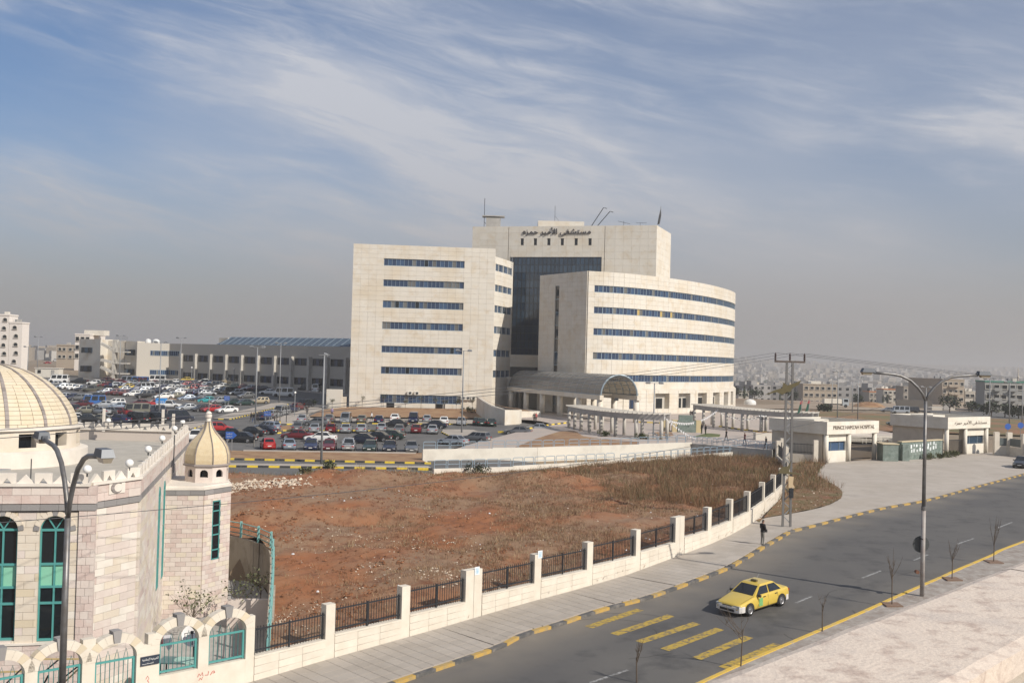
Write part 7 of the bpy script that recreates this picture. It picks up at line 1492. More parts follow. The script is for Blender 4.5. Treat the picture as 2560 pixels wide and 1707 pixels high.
def car(px, py, color, kind, ang, det=1, extra=None, zoff=0, world=None, row='', group=None, cat=None):
    """stand a car with the middle of its footprint at the ground point; ang degrees, 0 = facing right, 90 = facing away"""
    q = world or P(px, py); x, y = q[0], q[1]; R_ = car_meshes(kind, det); a = math.radians(ang); z, rx, ry = tilt_mat(x, y, a)
    e = bpy.data.objects.new('car' if kind not in ('van', 'pickup', 'minivan') else {'van': 'van', 'pickup': 'pickup_truck', 'minivan': 'minivan'}[kind], None); COL.objects.link(e); e.location = (x, y, z+zoff); e.rotation_euler = (rx, ry, a)
    def add(n_, me, loc=(0, 0, 0), rot=(0, 0, 0), par=None, mat=None):
        o = bpy.data.objects.new(n_, me); COL.objects.link(o); o.parent = par or e; o.location = loc; o.rotation_euler = rot
        if mat: o.material_slots[0].link = 'OBJECT'; o.material_slots[0].material = mat
        return o
    bd = add('body', R_['body'], mat=PAINT[color]); add('windshield', R_['windshield']); add('rear_window', R_['rear_window']); add('side_window', R_['side_window_right']); add('side_window', R_['side_window_left']); add('wheel_arch', R_['arch'])
    wr = R_['wr']
    for xw in R_['wx']:
        for sd in (-1, 1):
            w = add('wheel', R_['wheel'], (xw, sd*(R_['hw']-.09), wr))
            if det: add('rim', R_['rim'], (0, sd*.1, 0), (-sd*math.pi/2, 0, 0), w)
    for p_ in R_['hl']: add('headlight', R_['headlight'], p_)
    for p_ in R_['tl']: add('tail_light', R_['taillight'], p_)
    if det:
        for p_ in R_['pp']: add('number_plate', R_['plate'], p_)
        for p_ in R_['mp']: add('mirror', R_['mirror'], p_)
        add('grille', R_['grille'])
    if kind == 'pickup':
        add('cargo_bed', R_['bed']); add('side_rack', R_['rack'], mat=PAINT[color])
    CARS.append((e, color, kind, row, q)); e['group'] = group or 'cars parked in the hospital car park'; e['category'] = cat or {'van': 'van', 'pickup': 'pickup truck', 'minivan': 'minivan'}.get(kind, 'car')
    return e, add
z3c = lambda x, y: (560+x/3.672, 1000+y/3.672); z2c = lambda x, y: (480+x/5.88, 860+y/5.88); z1c = lambda x, y: (130+x/5.88, 860+y/5.88); z6c = lambda x, y: (1200+x/3.095, 900+y/3.095)
def up(px, py, k=.35): return (px, py-k*1.0)     # the given pixel is the lowest edge; step back into the footprint
def row(cv, lst, name, det=1, back=2.0):
    for it in lst:
        x, y, c, k, a = it[:5]; px, py = cv(x, y); q = P(px, py); d = q.xy.normalized(); ln = abs(math.sin(math.radians(a)))*1.9+abs(math.cos(math.radians(a)))*.75; q = Vector((q.x+d.x*ln, q.y+d.y*ln, 0)); car(0, 0, c, k, a, det, world=q, row=name)
row(z3c, [(400, 460, 'red', 'hatchback', 110), (595, 464, 'silver blue', 'sedan', 104), (800, 468, 'dark blue', 'sedan', -82), (965, 472, 'dark red', 'sedan', -84), (1145, 476, 'silver', 'pickup', 96), (1340, 480, 'dark green', 'sedan', -86), (1520, 484, 'navy', 'sedan', -86), (1720, 488, 'grey', 'sedan', -84)], 'the front row by the striped road')
row(z3c, [(670, 362, 'dark red', 'sedan', 176), (885, 385, 'white', 'sedan', 178), (1250, 400, 'navy', 'sedan', 176), (1395, 382, 'black', 'sedan', 168), (1520, 364, 'dark green', 'sedan', 172), (2100, 420, 'silver', 'sedan', 150), (2310, 388, 'grey', 'estate', 152)], 'the aisle behind the front row')
row(z3c, [(680, 292, 'grey', 'sedan', 96), (835, 304, 'silver', 'sedan', 96), (985, 304, 'dark red', 'hatchback', 95), (1122, 306, 'silver', 'sedan', 94), (1265, 306, 'silver', 'sedan', 94), (1450, 296, 'silver', 'hatchback', 93), (1610, 312, 'grey', 'sedan', 93), (1765, 308, 'dark red', 'sedan', 93), (1915, 314, 'silver', 'sedan', 92)], 'the second row, backing on the striped bay kerb')
row(z3c, [(850, 240, 'grey', 'sedan', 172), (1570, 250, 'black', 'sedan', 176), (1930, 262, 'navy', 'sedan', 172)], 'the aisle before the garden row')
row(z3c, [(720, 212, 'silver', 'sedan', 96), (968, 208, 'grey', 'sedan', 94), (1118, 216, 'silver', 'minivan', -88), (1266, 214, 'olive grey', 'sedan', 94), (1425, 218, 'dark blue', 'hatchback', 93), (1570, 200, 'white', 'sedan', 92), (1740, 210, 'dark blue', 'minivan', -88), (1865, 210, 'silver', 'hatchback', 92), (2020, 228, 'white', 'sedan', 92), (2178, 236, 'silver', 'sedan', -88), (2325, 236, 'dark green', 'sedan', 92)], 'the back row along the garden bed')
row(z3c, [(150, 392, 'black', 'sedan', 170), (240, 334, 'black', 'sedan', 172), (350, 318, 'navy', 'sedan', 165), (395, 284, 'silver blue', 'estate', 150), (60, 352, 'navy', 'sedan', 172)], 'the cluster beside the blue arrow sign')
row(z6c, [(295, 582, 'grey', 'sedan', 168), (445, 556, 'silver', 'sedan', 172), (85, 516, 'dark green', 'sedan', 95), (8, 512, 'dark green', 'sedan', 95)], 'the drop off lane', 1)
row(z2c, [(1310, 1052, 'silver', 'minivan', -105), (1215, 1092, 'silver', 'estate', 78), (1060, 1122, 'dark blue', 'hatchback', 76), (1450, 1008, 'dark blue', 'sedan', 74), (1560, 972, 'dark red', 'hatchback', 74), (1675, 940, 'black', 'suv', 76), (1830, 712, 'white', 'van', 92), (420, 1290, 'red', 'hatchback', 12)], 'the line parked along the concrete walkway')
e, ad = car(487, 1103, 'white', 'pickup', 12, 1, row='the lane behind the mosque roof')
# left car park, rows from near to far
row(z1c, [(380, 1142, 'white', 'sedan', 20), (555, 1160, 'black', 'sedan', 18), (760, 1160, 'olive grey', 'sedan', 15), (965, 1165, 'dark blue', 'sedan', 160), (1235, 1165, 'black', 'minivan', 158), (1500, 1165, 'black', 'suv', 160), (1890, 1140, 'navy', 'minivan', 20)], 'the nearest row behind the mosque roof')
row(z1c, [(300, 1000, 'black', 'sedan', 150), (530, 1032, 'olive grey', 'sedan', 28), (720, 1040, 'silver', 'sedan', 150), (880, 1042, 'grey', 'sedan', 152), (1010, 1050, 'dark red', 'sedan', 150), (1220, 1050, 'olive grey', 'van', 205), (1490, 1045, 'navy', 'suv', 208)], 'the second row behind the mosque roof')
row(z1c, [(430, 930, 'maroon', 'sedan', 200), (600, 915, 'blue', 'van', 205), (760, 938, 'silver', 'sedan', 205), (920, 905, 'white', 'estate', 200), (990, 965, 'silver blue', 'sedan', 205), (1290, 912, 'maroon', 'sedan', 200), (1505, 918, 'red', 'hatchback', 205), (1985, 985, 'silver', 'sedan', 222), (2190, 1000, 'black', 'hatchback', 225)], 'the third row with the white estate car')
row(z2c, [(290, 1005, 'red', 'sedan', 228), (505, 1018, 'white', 'sedan', 228), (390, 880, 'silver', 'sedan', 228), (580, 902, 'dark green', 'sedan', 228), (765, 908, 'dark green', 'sedan', 225), (985, 882, 'beige', 'estate', 205), (800, 800, 'grey', 'sedan', 222), (225, 870, 'teal', 'sedan', 205)], 'the right end of the left car park')
e, ad = car(*z1c(1720, 940), 'white', 'pickup', 2, 1, row='the third row beside the red hatchback')
o = ad('load', MB().box((-1.55, 0, 1.45), (1.9, 1.5, .95)).mesh('load', M('blue tarp', (.04, .25, .62), .7)))
row(z1c, [(180, 815, 'silver', 'sedan', 205), (290, 825, 'dark blue', 'sedan', 205), (400, 832, 'grey', 'sedan', 205), (500, 830, 'silver', 'sedan', 205), (640, 815, 'black', 'estate', 200), (1190, 775, 'white', 'sedan', 212), (1370, 800, 'black', 'suv', 212), (1640, 812, 'white', 'sedan', 212), (1810, 805, 'olive grey', 'sedan', 212), (1990, 842, 'silver blue', 'sedan', 215), (2180, 850, 'navy', 'sedan', 215)], 'the row behind the first planting bed')
row(z1c, [(150, 668, 'silver', 'hatchback', 215), (270, 672, 'white', 'sedan', 215), (370, 685, 'white', 'sedan', 215), (470, 695, 'navy', 'sedan', 215), (600, 708, 'olive grey', 'pickup', 180), (800, 740, 'silver', 'sedan', 212), (915, 752, 'maroon', 'sedan', 212), (1040, 762, 'maroon', 'sedan', 212)], 'the row above the first planting bed', 0)
row(z1c, [(60, 628, 'grey', 'sedan', 212), (1110, 672, 'yellow', 'sedan', 208), (400, 575, 'black', 'sedan', 185), (640, 604, 'white', 'sedan', 188), (790, 560, 'maroon', 'sedan', 190), (1130, 590, 'silver', 'van', 188), (1280, 600, 'blue', 'van', 190), (1540, 575, 'white', 'van', 188), (1970, 560, 'yellow', 'sedan', 186), (2235, 585, 'white', 'sedan', 186), (100, 570, 'white', 'van', 190), (1800, 592, 'white', 'sedan', 205), (1960, 632, 'red', 'sedan', 208), (2060, 636, 'red', 'sedan', 208)], 'the farthest row before the low building', 0)
row(z2c, [(540, 590, 'beige', 'suv', 188), (790, 600, 'white', 'van', 190), (1240, 600, 'white', 'van', 190), (1340, 775, 'white', 'van', 190), (1120, 745, 'white', 'sedan', 195), (1500, 640, 'black', 'sedan', 190), (1680, 690, 'black', 'minivan', 190), (1640, 640, 'navy', 'sedan', 190)], 'the shaded rows before the low building', 0)
# the dense middle rows between the planting beds
rs = random.Random(11); cols = ['silver', 'white', 'grey', 'black', 'dark blue', 'navy', 'dark green', 'dark red', 'maroon', 'silver blue', 'olive grey', 'red', 'beige']; wts_ = [8, 7, 5, 6, 4, 4, 3, 2.5, 2, 3, 2, 1, .7]
for yi, (y0, y1, xa, xb, ang) in enumerate([(638, 640, 700, 2350, 205), (672, 700, 1210, 2350, 212), (712, 765, 1120, 2350, 212), (600, 612, 760, 2350, 190)]):
    x = xa
    while x < xb:
        y = y0+(y1-y0)*(x-xa)/(xb-xa)+rs.uniform(-4, 4)
        if rs.random() < .88:
            c = rs.choices(cols, wts_)[0]; k = rs.choices(['sedan', 'hatchback', 'estate', 'suv', 'minivan'], [8, 3, 1.2, .8, .6])[0]; row(z1c, [(x, y, c, k, ang+rs.uniform(-5, 5)+rs.choice((0, 180)))], ['the packed row in front of the far lane', 'the upper middle packed row', 'the lower middle packed row', 'the packed row along the far lane'][yi], 0)
        x += rs.uniform(92, 118)
for yi, (y0, y1, xa, xb, ang) in enumerate([(640, 700, 240, 1080, 200), (700, 760, 60, 700, 212), (575+80, 700, 60, 900, 195)][:2]):
    x = xa
    while x < xb:
        y = y0+(y1-y0)*(x-xa)/(xb-xa)+rs.uniform(-5, 5); c = rs.choices(cols, [5, 4, 5, 7, 5, 6, 5, 2, 2, 3, 2, .5, .5])[0]; k = rs.choices(['sedan', 'hatchback', 'estate', 'suv', 'minivan'], [8, 3, 1.2, .8, .6])[0]
        row(z2c, [(x, y, c, k, ang+rs.uniform(-6, 6))], ['the upper shaded row', 'the lower shaded row'][yi], 0); x += rs.uniform(88, 112)
# road traffic and vehicles elsewhere
row(z6c, [(1120, 470, 'dark green', 'sedan', 182), (1190, 478, 'silver', 'sedan', 182)], 'the lane behind the left pergola', 0)
for (x, y, c, k, a, l) in [(2258, 1068, 'white', 'sedan', 172, 'the grass behind the notice wall'), (2243, 1064, 'dark green', 'sedan', 172, 'the grass behind the notice wall'), (2220, 1030, 'grey', 'sedan', 178, 'the distant dirt lot'), (2250, 1034, 'silver', 'van', 178, 'the distant dirt lot'), (2278, 1032, 'black', 'suv', 178, 'the distant dirt lot'), (60, 903, 'white', 'sedan', 175, 'the foot of the white apartment block'), (140, 903, 'white', 'van', 175, 'the track left of the low building'), (118, 909, 'red', 'sedan', 180, 'the track left of the low building'), (160, 908, 'silver', 'sedan', 180, 'the track left of the low building')]:
    car(x, y, c, k, a, 0, row=l, group='cars away from the car park')
e, ad = car(2556, 1168, 'black', 'sedan', 235, 1, row='the road at the right picture edge', group='cars away from the car park')
# red lettering on the white van at far left
# ---------------------------------------------------------------- the taxi
tq = P(1868, 1512); ta = math.degrees(math.atan2(-.78, -.66)); tfl, trl = P(1878, 1533), P(1947, 1511); hd_ = (tfl-trl).xy.normalized(); ta = math.degrees(math.atan2(hd_.y, hd_.x)); side = Vector((-hd_.y, hd_.x)); cen = (tfl.xy+trl.xy)/2+(-side if (-side).x < 0 else side)*.78
e, ad = car(0, 0, 'yellow', 'sedan', ta, 1, world=Vector((cen.x, cen.y, 0)), row='TAXI', group='taxi', cat='taxi', zoff=-.08); e.name = 'taxi'; e['label'] = 'yellow taxi with white bumpers driving on the road'; del e['group']
CARS.pop(); bd = [c for c in e.children if c.name.startswith('body')][0]
me = bd.data.copy(); bd.data = me; bd.material_slots[0].link = 'OBJECT'; bd.material_slots[0].material = PAINT['yellow']
import bmesh
bm = bmesh.new(); bm.from_mesh(me); bmesh.ops.bevel(bm, geom=[e_ for e_ in bm.edges if e_.calc_face_angle(0) > .35 and e_.is_manifold], offset=.028, segments=2, affect='EDGES', profile=.6); bm.to_mesh(me); bm.free(); me.polygons.foreach_set('use_smooth', [True]*len(me.polygons))
me.set_sharp_from_angle(angle=math.radians(40)) if hasattr(me, 'set_sharp_from_angle') else None
L_, W = 4.45, 1.7; X = L_/2; h = W/2
def wrapb(sx):
    b = MB(); pts = [(X-.42, h*.985), (X-.2, h*.96), (X-.05, h*.86), (X+.02, h*.6), (X+.03, 0)]; pts = pts+[(x, -y) for x, y in pts[-2::-1]]
    for i in range(len(pts)-1): a, c = pts[i], pts[i+1]; b.quad((sx*a[0], a[1]*1.01, .26), (sx*c[0], c[1]*1.01, .26), (sx*c[0], c[1]*1.01, .53), (sx*a[0], a[1]*1.01, .53)); b.quad((sx*a[0], a[1]*1.01, .53), (sx*c[0], c[1]*1.01, .53), (sx*c[0]*.97, c[1]*.95, .56), (sx*a[0]*.97, a[1]*.95, .56)); b.quad((sx*a[0], a[1]*1.01, .26), (sx*c[0], c[1]*1.01, .26), (sx*c[0]*.96, c[1]*.9, .2), (sx*a[0]*.96, a[1]*.9, .2))
    return b.mesh('bumper', BUMPW, True)
ad('bumper', wrapb(1)); ad('bumper', wrapb(-1)); ad('air_intake', MB().box((X+.035, 0, .36), (.02, .9, .12)).mesh('air_intake', TRIM))
ad('taxi_sign', MB().box((-.1, 0, 1.45), (.16, .34, .11)).mesh('taxi_sign', M('taxi roof sign', (.10, .08, .03), .5))); ad('antenna', MB().tube([(-.75, -.3, 1.38), (-.95, -.3, 1.62)], .008, 4).mesh('antenna', STEEL))
for sd in (-1, 1):
    db = MB(); db.quad(*[(x, sd*(h*1.0+.006), z) for x, z in ((.62, .36), (.30, .36), (.30, .78), (.62, .78))]); ad('door_badge', db.mesh('door_badge', M('green door badge', (.10, .34, .10), .5, c2=(.25, .45, .2), ns=18)))
    for xd_ in (-.02, -1.05): ad('door_handle', MB().box((xd_+.15, sd*(h+.0), .80), (.18, .03, .035)).mesh('door_handle', TRIM))
    ad('door_seam', MB().bar((.72, sd*(h+.002), .30), (.66, sd*(h-.02), .86), .012).bar((-.18, sd*(h+.002), .28), (-.2, sd*(h-.03), .86), .012).bar((-1.12, sd*(h+.002), .5), (-1.0, sd*(h-.03), .86), .012).bar((.72, sd*(h+.002), .27), (-.95, sd*(h+.002), .27), .012).mesh('door_seam', TRIM))
ad('bonnet_seam', MB().bar((X-.25, h*.8, .70), (.97, h*.84, .905), .01).bar((X-.25, -h*.8, .70), (.97, -h*.84, .905), .01).mesh('bonnet_seam', TRIM))
# ---------------------------------------------------------------- labels of the vehicles: colour, kind, row, neighbours
KN_ = {'sedan': 'saloon', 'hatchback': 'hatchback', 'estate': 'estate car', 'suv': 'off-roader', 'minivan': 'minivan', 'van': 'van', 'pickup': 'pickup'}
rows_ = {}
for c in CARS: rows_.setdefault(c[3], []).append(c)
used = {}
ORD = ['', 'second ', 'third ', 'fourth ', 'fifth ', 'sixth ', 'seventh ', 'eighth ', 'ninth ']
for rn, lst in rows_.items():
    lst.sort(key=lambda c: c[4][0]/c[4][1]); cnt = {}; tot = {}
    for c in lst: tot[(c[1], c[2])] = tot.get((c[1], c[2]), 0)+1
    for c in lst:
        k = (c[1], c[2]); cnt[k] = cnt.get(k, 0)+1; nm = c[1]+' '+KN_[c[2]]
        if tot[k] == 1: l = nm+' in '+rn if not rn.startswith('the foot') else nm+' at '+rn
        elif tot[k] == 2: l = ('left ' if cnt[k] == 1 else 'right ')+nm+' of two in '+rn
        else: l = (('leftmost ' if cnt[k] == 1 else ORD[min(8, cnt[k]-1)])+nm+(' from the left' if cnt[k] > 1 else '')+' in '+rn)
        wds = l.split(); c[0]['label'] = ' '.join(wds[:16])
# ================================================================ PEOPLE
SKIN = M('skin', (.28, .16, .11), .6); HAIR = M('dark hair', (.015, .012, .01), .8)
def person(loc, face, label, top, bottom, h_=1.72, pose='stand', group=None, detail=False, head_cover=None):
    s = h_/1.75; e = empty('person', loc, label, 'person', group); x0, y0, z0 = loc
    V = {'pel': (0, 0, .93), 'bel': (0, .01, 1.08), 'che': (0, .0, 1.27), 'shc': (0, -.01, 1.42), 'nek': (0, .01, 1.50), 'hd1': (0, .03, 1.57), 'hd2': (0, .035, 1.66), 'hd3': (0, .02, 1.73)}
    st_ = .0 if pose != 'walk' else .22
    for sd, n_ in ((-1, 'l'), (1, 'r')):
        fwd = st_*sd; V['hip'+n_] = (sd*.09, 0, .90); V['kne'+n_] = (sd*.10, fwd*.5+.02, .50); V['ank'+n_] = (sd*.10, fwd-.02, .09); V['toe'+n_] = (sd*.12, fwd+.17, .035)
        V['sho'+n_] = (sd*.185, -.01, 1.40)
        if pose == 'fold': V['elb'+n_] = (sd*.25, .03, 1.13); V['wri'+n_] = (sd*.05, .22, 1.10); V['han'+n_] = (-sd*.04, .24, 1.09)
        else: V['elb'+n_] = (sd*.25, -fwd*.4-.02, 1.12); V['wri'+n_] = (sd*.26, -fwd*.7+.05, .88); V['han'+n_] = (sd*.255, -fwd*.7+.07, .80)
    names = list(V); E_ = [('pel', 'bel'), ('bel', 'che'), ('che', 'shc'), ('shc', 'nek'), ('nek', 'hd1'), ('hd1', 'hd2'), ('hd2', 'hd3')]
    for n_ in 'lr': E_ += [('pel', 'hip'+n_), ('hip'+n_, 'kne'+n_), ('kne'+n_, 'ank'+n_), ('ank'+n_, 'toe'+n_), ('shc', 'sho'+n_), ('sho'+n_, 'elb'+n_), ('elb'+n_, 'wri'+n_), ('wri'+n_, 'han'+n_)]
    RAD = {'pel': (.15, .11), 'bel': (.135, .10), 'che': (.165, .115), 'shc': (.12, .09), 'nek': (.055, .055), 'hd1': (.075, .085), 'hd2': (.08, .10), 'hd3': (.055, .065), 'hip': (.10, .10), 'kne': (.062, .062), 'ank': (.05, .05), 'toe': (.04, .035), 'sho': (.072, .07), 'elb': (.052, .052), 'wri': (.036, .036), 'han': (.034, .045)}
    if pose == 'fold': RAD['bel'] = (.155, .125); RAD['che'] = (.18, .13); RAD['sho'] = (.085, .08); RAD['elb'] = (.068, .068)
    me = bpy.data.meshes.new('body'); me.from_pydata([tuple(Vector(V[n_])*s) for n_ in names], [(names.index(a), names.index(b)) for a, b in E_], []); o = bpy.data.objects.new('body', me); COL.objects.link(o)
    sk = o.modifiers.new('Skin', 'SKIN'); o.modifiers.new('Sub', 'SUBSURF').levels = 2 if detail else 1; me.update()
    for i, n_ in enumerate(names):
        r_ = RAD.get(n_) or RAD[n_[:3]]; v = me.skin_vertices[0].data[i]; v.radius = (r_[0]*s, r_[1]*s); v.use_root = (n_ == 'pel')
    dg = bpy.context.evaluated_depsgraph_get(); dg.update(); nm = bpy.data.meshes.new_from_object(o.evaluated_get(dg)); bpy.data.objects.remove(o)
    nm.materials.clear(); [nm.materials.append(m_) for m_ in (bottom, top, SKIN, HAIR, TRIM)]
    for p_ in nm.polygons:
        c_ = p_.center/s; hx = abs(c_.x)
        hand = (pose == 'fold' and c_.y > .2 and hx < .09 and c_.z < 1.16 and c_.z > 1.0) or (pose != 'fold' and hx > .2 and c_.z < .86 and c_.z > .7)
        p_.material_index = 4 if c_.z < .085 else 2 if hand else 0 if c_.z < .90 and hx < .2 else 1 if c_.z < 1.475 else (3 if (c_.z > 1.66 or c_.y < .01) and c_.z > 1.54 else 2); p_.use_smooth = True
        if head_cover and c_.z > 1.5: p_.material_index = 1
    a = math.radians(face)-math.pi/2; ob = link('body', nm, e); ob.matrix_parent_inverse = Matrix(); ob.rotation_euler = (0, 0, a)
    if detail:
        b = MB().box((0.02, .27*s, .98*s), (.14, .1, .2)).mesh('bag', TRIM); o2 = link('bag', b, e); o2.matrix_parent_inverse = Matrix(); o2.rotation_euler = (0, 0, a)
        nn_ = MB().ext([(-.012, .115, 1.60), (.012, .115, 1.60), (.012, .145, 1.60), (-.012, .145, 1.60)], (0, 0, 1), .04).mesh('nose', SKIN); o3 = link('nose', nn_, e); o3.matrix_parent_inverse = Matrix(); o3.rotation_euler = (0, 0, a)
    return e
JK = M('dark jacket', (.02, .018, .02), .85); TR = M('grey trousers', (.20, .19, .17), .85); DKC = M('dark clothes', (.03, .028, .03), .9); BLUC = M('blue clothes', (.05, .09, .2), .9); LIL = M('lilac coat', (.35, .28, .5), .9); REDC = M('red top', (.4, .03, .03), .9); WHC = M('white top', (.6, .6, .6), .9)
q = P(1906, 1363); person((q.x, q.y, q.z), 25, 'man in a dark jacket and grey trousers waiting at the kerb', JK, TR, 1.76, 'fold', None, True)
for i, (x, y, fc, l, t_, b_, ps_) in enumerate([(*z2c(870, 1140), 250, 'left of two people in dark clothes walking across the car park lane', DKC, DKC, 'walk'), (*z2c(905, 1148), 250, 'right of two people in dark clothes walking across the car park lane', DKC, BLUC, 'walk'), (*z2c(965, 1140), 90, 'dark dressed person standing at the back of the parked blue car', DKC, DKC, 'stand'), (*z3c(275, 428), 200, 'dark dressed person standing beside the red hatchback', DKC, TR, 'stand'), (*z3c(990, 150), 90, 'person in a lilac coat on the garden bed', LIL, DKC, 'walk'), (*z3c(1355, 192), 180, 'person in a white top and dark trousers by the garden path', WHC, DKC, 'walk'), (*z2c(1690, 1048), 270, 'dark figure standing at the corner of the concrete walkway', DKC, DKC, 'stand'), (*z2c(1210, 1210), 180, 'person in dark clothes next to the yellow bin', DKC, BLUC, 'stand')]):
    q = P(x, y); person((q.x, q.y, q.z+.0), fc, l, t_, b_, 1.7, ps_, 'people in the car park')
for i, (x, y, fc, l, t_, b_, ps_) in enumerate([(*z6c(432, 478), 270, 'person in a red top by the silver car in the drop off lane', REDC, DKC, 'stand'), (*z6c(418, 480), 270, 'dark dressed person left of the one in red', DKC, DKC, 'stand'), (*z6c(1630, 450), 90, 'left of two dark dressed people walking before the curved wing', DKC, DKC, 'walk'), (*z6c(1646, 450), 90, 'right of two dark dressed people walking before the curved wing', DKC, DKC, 'walk'), (*z6c(782, 515), 200, 'dark figure beside the leftmost pergola column', DKC, DKC, 'stand'), (*z6c(1042, 490), 200, 'dark figure seen between the middle pergola columns', DKC, BLUC, 'stand'), (*z6c(1715, 570), 200, 'left figure near the green monument block', DKC, LEAFD, 'stand'), (*z6c(1745, 580), 200, 'right figure near the green monument block', DKC, LEAFD, 'stand'), (*z6c(1905, 628), 200, 'dark dressed person walking on the plaza ramp railing', DKC, DKC, 'walk'), (*z6c(2048, 655), 200, 'person in dark red on the plaza edge by the ramp', M('maroon clothes', (.12, .02, .02), .9), DKC, 'walk'), (*z6c(2212, 690), 200, 'dark dressed person at the right end of the plaza railing', DKC, DKC, 'walk')]):
    q = P(x, y, 1.45); person((q.x, q.y, 1.45), fc, l, t_, b_, 1.7, ps_, 'people on the plaza')
for x, y, l, t_ in ((2257, 1115, 'person in a red top standing behind the green notice wall', REDC), (2284, 1112, 'dark dressed person standing right of the one in red behind the notice wall', DKC), (2219, 1106, 'dark dressed person at the queue barriers', DKC)):
    q = onY(x, y, 150); person((q.x, 150, G(q.x, 150)), 200, l, t_, DKC, 1.72, 'stand', 'people behind the gate')
q = P(*z2c(1262, 1238)); e = empty('yellow_bin', q, 'yellow barrel bin at the corner of the concrete walkway', 'bin'); MB().tube([(q.x, q.y, q.z), (q.x, q.y, q.z+1.15)], .42, 14).build('barrel', PAINT['yellow'], e); MB().tube([(q.x, q.y, q.z+1.15), (q.x, q.y, q.z+1.2)], .44, 14).build('lid', TRIM, e)
for i, (x, y) in enumerate([(1245, 1190), (1290, 1195), (1385, 1160)]):
    q = P(*z2c(x, y)); tag(MB().box((q.x, q.y, q.z+1.3), (.1, .1, 2.6)).build('bare_post', IRON), ['left thin dark post behind the yellow bin', 'thin dark post just right of the yellow bin', 'tall thin dark post on the concrete walkway edge'][i], 'post', 'thin posts on the walkway')
# ================================================================ CITY IN THE VALLEY
def block(x0, x1, yt, Y, nf, nc, label, wall, side=0, depth=13, roomx=None, fl=3.1, win=(1.5, 1.4), group='flats at the foot of the far hillside', roofc=None, recess=None, base=None, arch=False, cat='building', seed=0, tanks=2):
    """apartment block: its front spans the picture columns x0..x1 at depth Y, roof at picture row yt"""
    a, b = onY(x0, yt, Y), onY(x1, yt, Y); zt = (a.z+b.z)/2; zb_ = min(G(a.x, Y), G(b.x, Y))-2.; e = empty('apartment_block', (a.x, Y, zb_), label, cat, group); rs_ = random.Random(seed)
    sx = side*depth*.4; MB().prism([(a.x, Y), (b.x, Y), (b.x+sx*.6, Y+depth), (a.x+sx*.6, Y+depth)], zb_, zt).build('wall', wall, e)
    MB().bar((a.x-.1, Y, zt+.2), (b.x+.1, Y, zt+.2), .35, .5).bar((a.x, Y, zt+.2), (a.x+sx*.6, Y+depth, zt+.2), .35, .5).bar((b.x, Y, zt+.2), (b.x+sx*.6, Y+depth, zt+.2), .35, .5).build('parapet', wall if not roofc else roofc, e)
    W_ = b.x-a.x; px = W_/nc; key = ('win', round(win[0], 1), round(win[1], 1), arch)
    if key not in HOOP:
        fr = MB(); w2, h2 = win[0]/2, win[1]/2; ar = [(w2*math.cos(t), h2*.3+w2*.8*math.sin(t)) for t in [math.pi*i/6 for i in range(7)]] if arch else [(w2, h2), (-w2, h2)]
        pts = [(-w2, -h2), (w2, -h2)]+ar; gl = MB().quad(*[(x, -.02, z) for x, z in pts]).mesh('pane', GLD)
        for i in range(len(pts)): p, q = pts[i], pts[(i+1) % len(pts)]; fr.bar((p[0], -.08, p[1]), (q[0], -.08, q[1]), .16, .14)
        fr.bar((-w2-.15, -.15, -h2-.05), (w2+.15, -.15, -h2-.05), .3, .12); HOOP[key] = (fr.mesh('window', CONCL), gl)
    for f in range(nf):
        z = zt-1.5-f*fl
        if z < zb_+1: break
        for c in range(nc):
            if recess and c in recess:
                x = a.x+px*(c+.5); MB().box((x, Y-.7, z-1.2), (px*.95, 1.5, .2)).box((x, Y-1.4, z-.7), (px*.95, .12, .9)).build('balcony', wall, e); o = link('window', HOOP[key][0], e); o.matrix_basis = Matrix.Translation((x, Y, z)); o2 = link('pane', HOOP[key][1], o); continue
            o = link('window', HOOP[key][0], e); o.matrix_basis = Matrix.Translation((a.x+px*(c+.5)+rs_.uniform(-.1, .1)*px, Y, z)); o2 = link('pane', HOOP[key][1], o)
    if side:
        s_ = -1 if sx > 0 else 1
    if roomx: p, q = onY(roomx[0], roomx[2], Y+3), onY(roomx[1], roomx[2], Y+3); MB().box(((p.x+q.x)/2, Y+5, (zt+p.z)/2), (q.x-p.x, 5, p.z-zt)).build('roof_room', WHITE, e)
    for k in range(tanks): x = a.x+W_*rs_.uniform(.15, .85); MB().box((x, Y+rs_.uniform(2, max(2.5, depth-2)), zt+.8), (1.3, 1.3, 1.1)).build('roof_tank', rs_.choice([WHITE, CONC, STEEL]), e)
    return e
BG = M('beige rendered block', (.36, .30, .235), .9, c2=(.38, .32, .25), ns=.2); TN = M('tan block', (.31, .275, .23), .9, c2=(.30, .27, .23), ns=.2); GR = M('grey block', (.25, .25, .24), .9, c2=(.26, .26, .25), ns=.2); LW = M('light block', (.47, .44, .38), .9, c2=(.5, .46, .4), ns=.2); ORG = M('orange roof edge', (.50, .20, .08), .8); GRE = M('green roof edge', (.06, .20, .15), .7); PINKW = M('pale render', (.70, .65, .60), .9)
block(2008, 2094, 962, 470, 4, 6, 'beige block with a white penthouse and a regular grid of windows', BG, 0, 9, (2020, 2052, 952), win=(1.5, 1.3))
block(2356, 2411, 950, 420, 5, 4, 'tall tan apartment block with red trimmed balconies behind the lamp fork', BG, -1, 22, win=(1.3, 1.3), recess=(1, 2), seed=2)
block(2462, 2580, 956, 330, 4, 6, 'grey apartment block with a green roof edge at the right picture edge', GR, 1, 14, win=(1.8, 1.4), roofc=GRE, recess=(1, 3), seed=3)
block(2259, 2322, 968, 480, 4, 5, 'grey and cream stepped block left of the lamp fork', TN, 0, 10, win=(1.3, 1.3), seed=4)
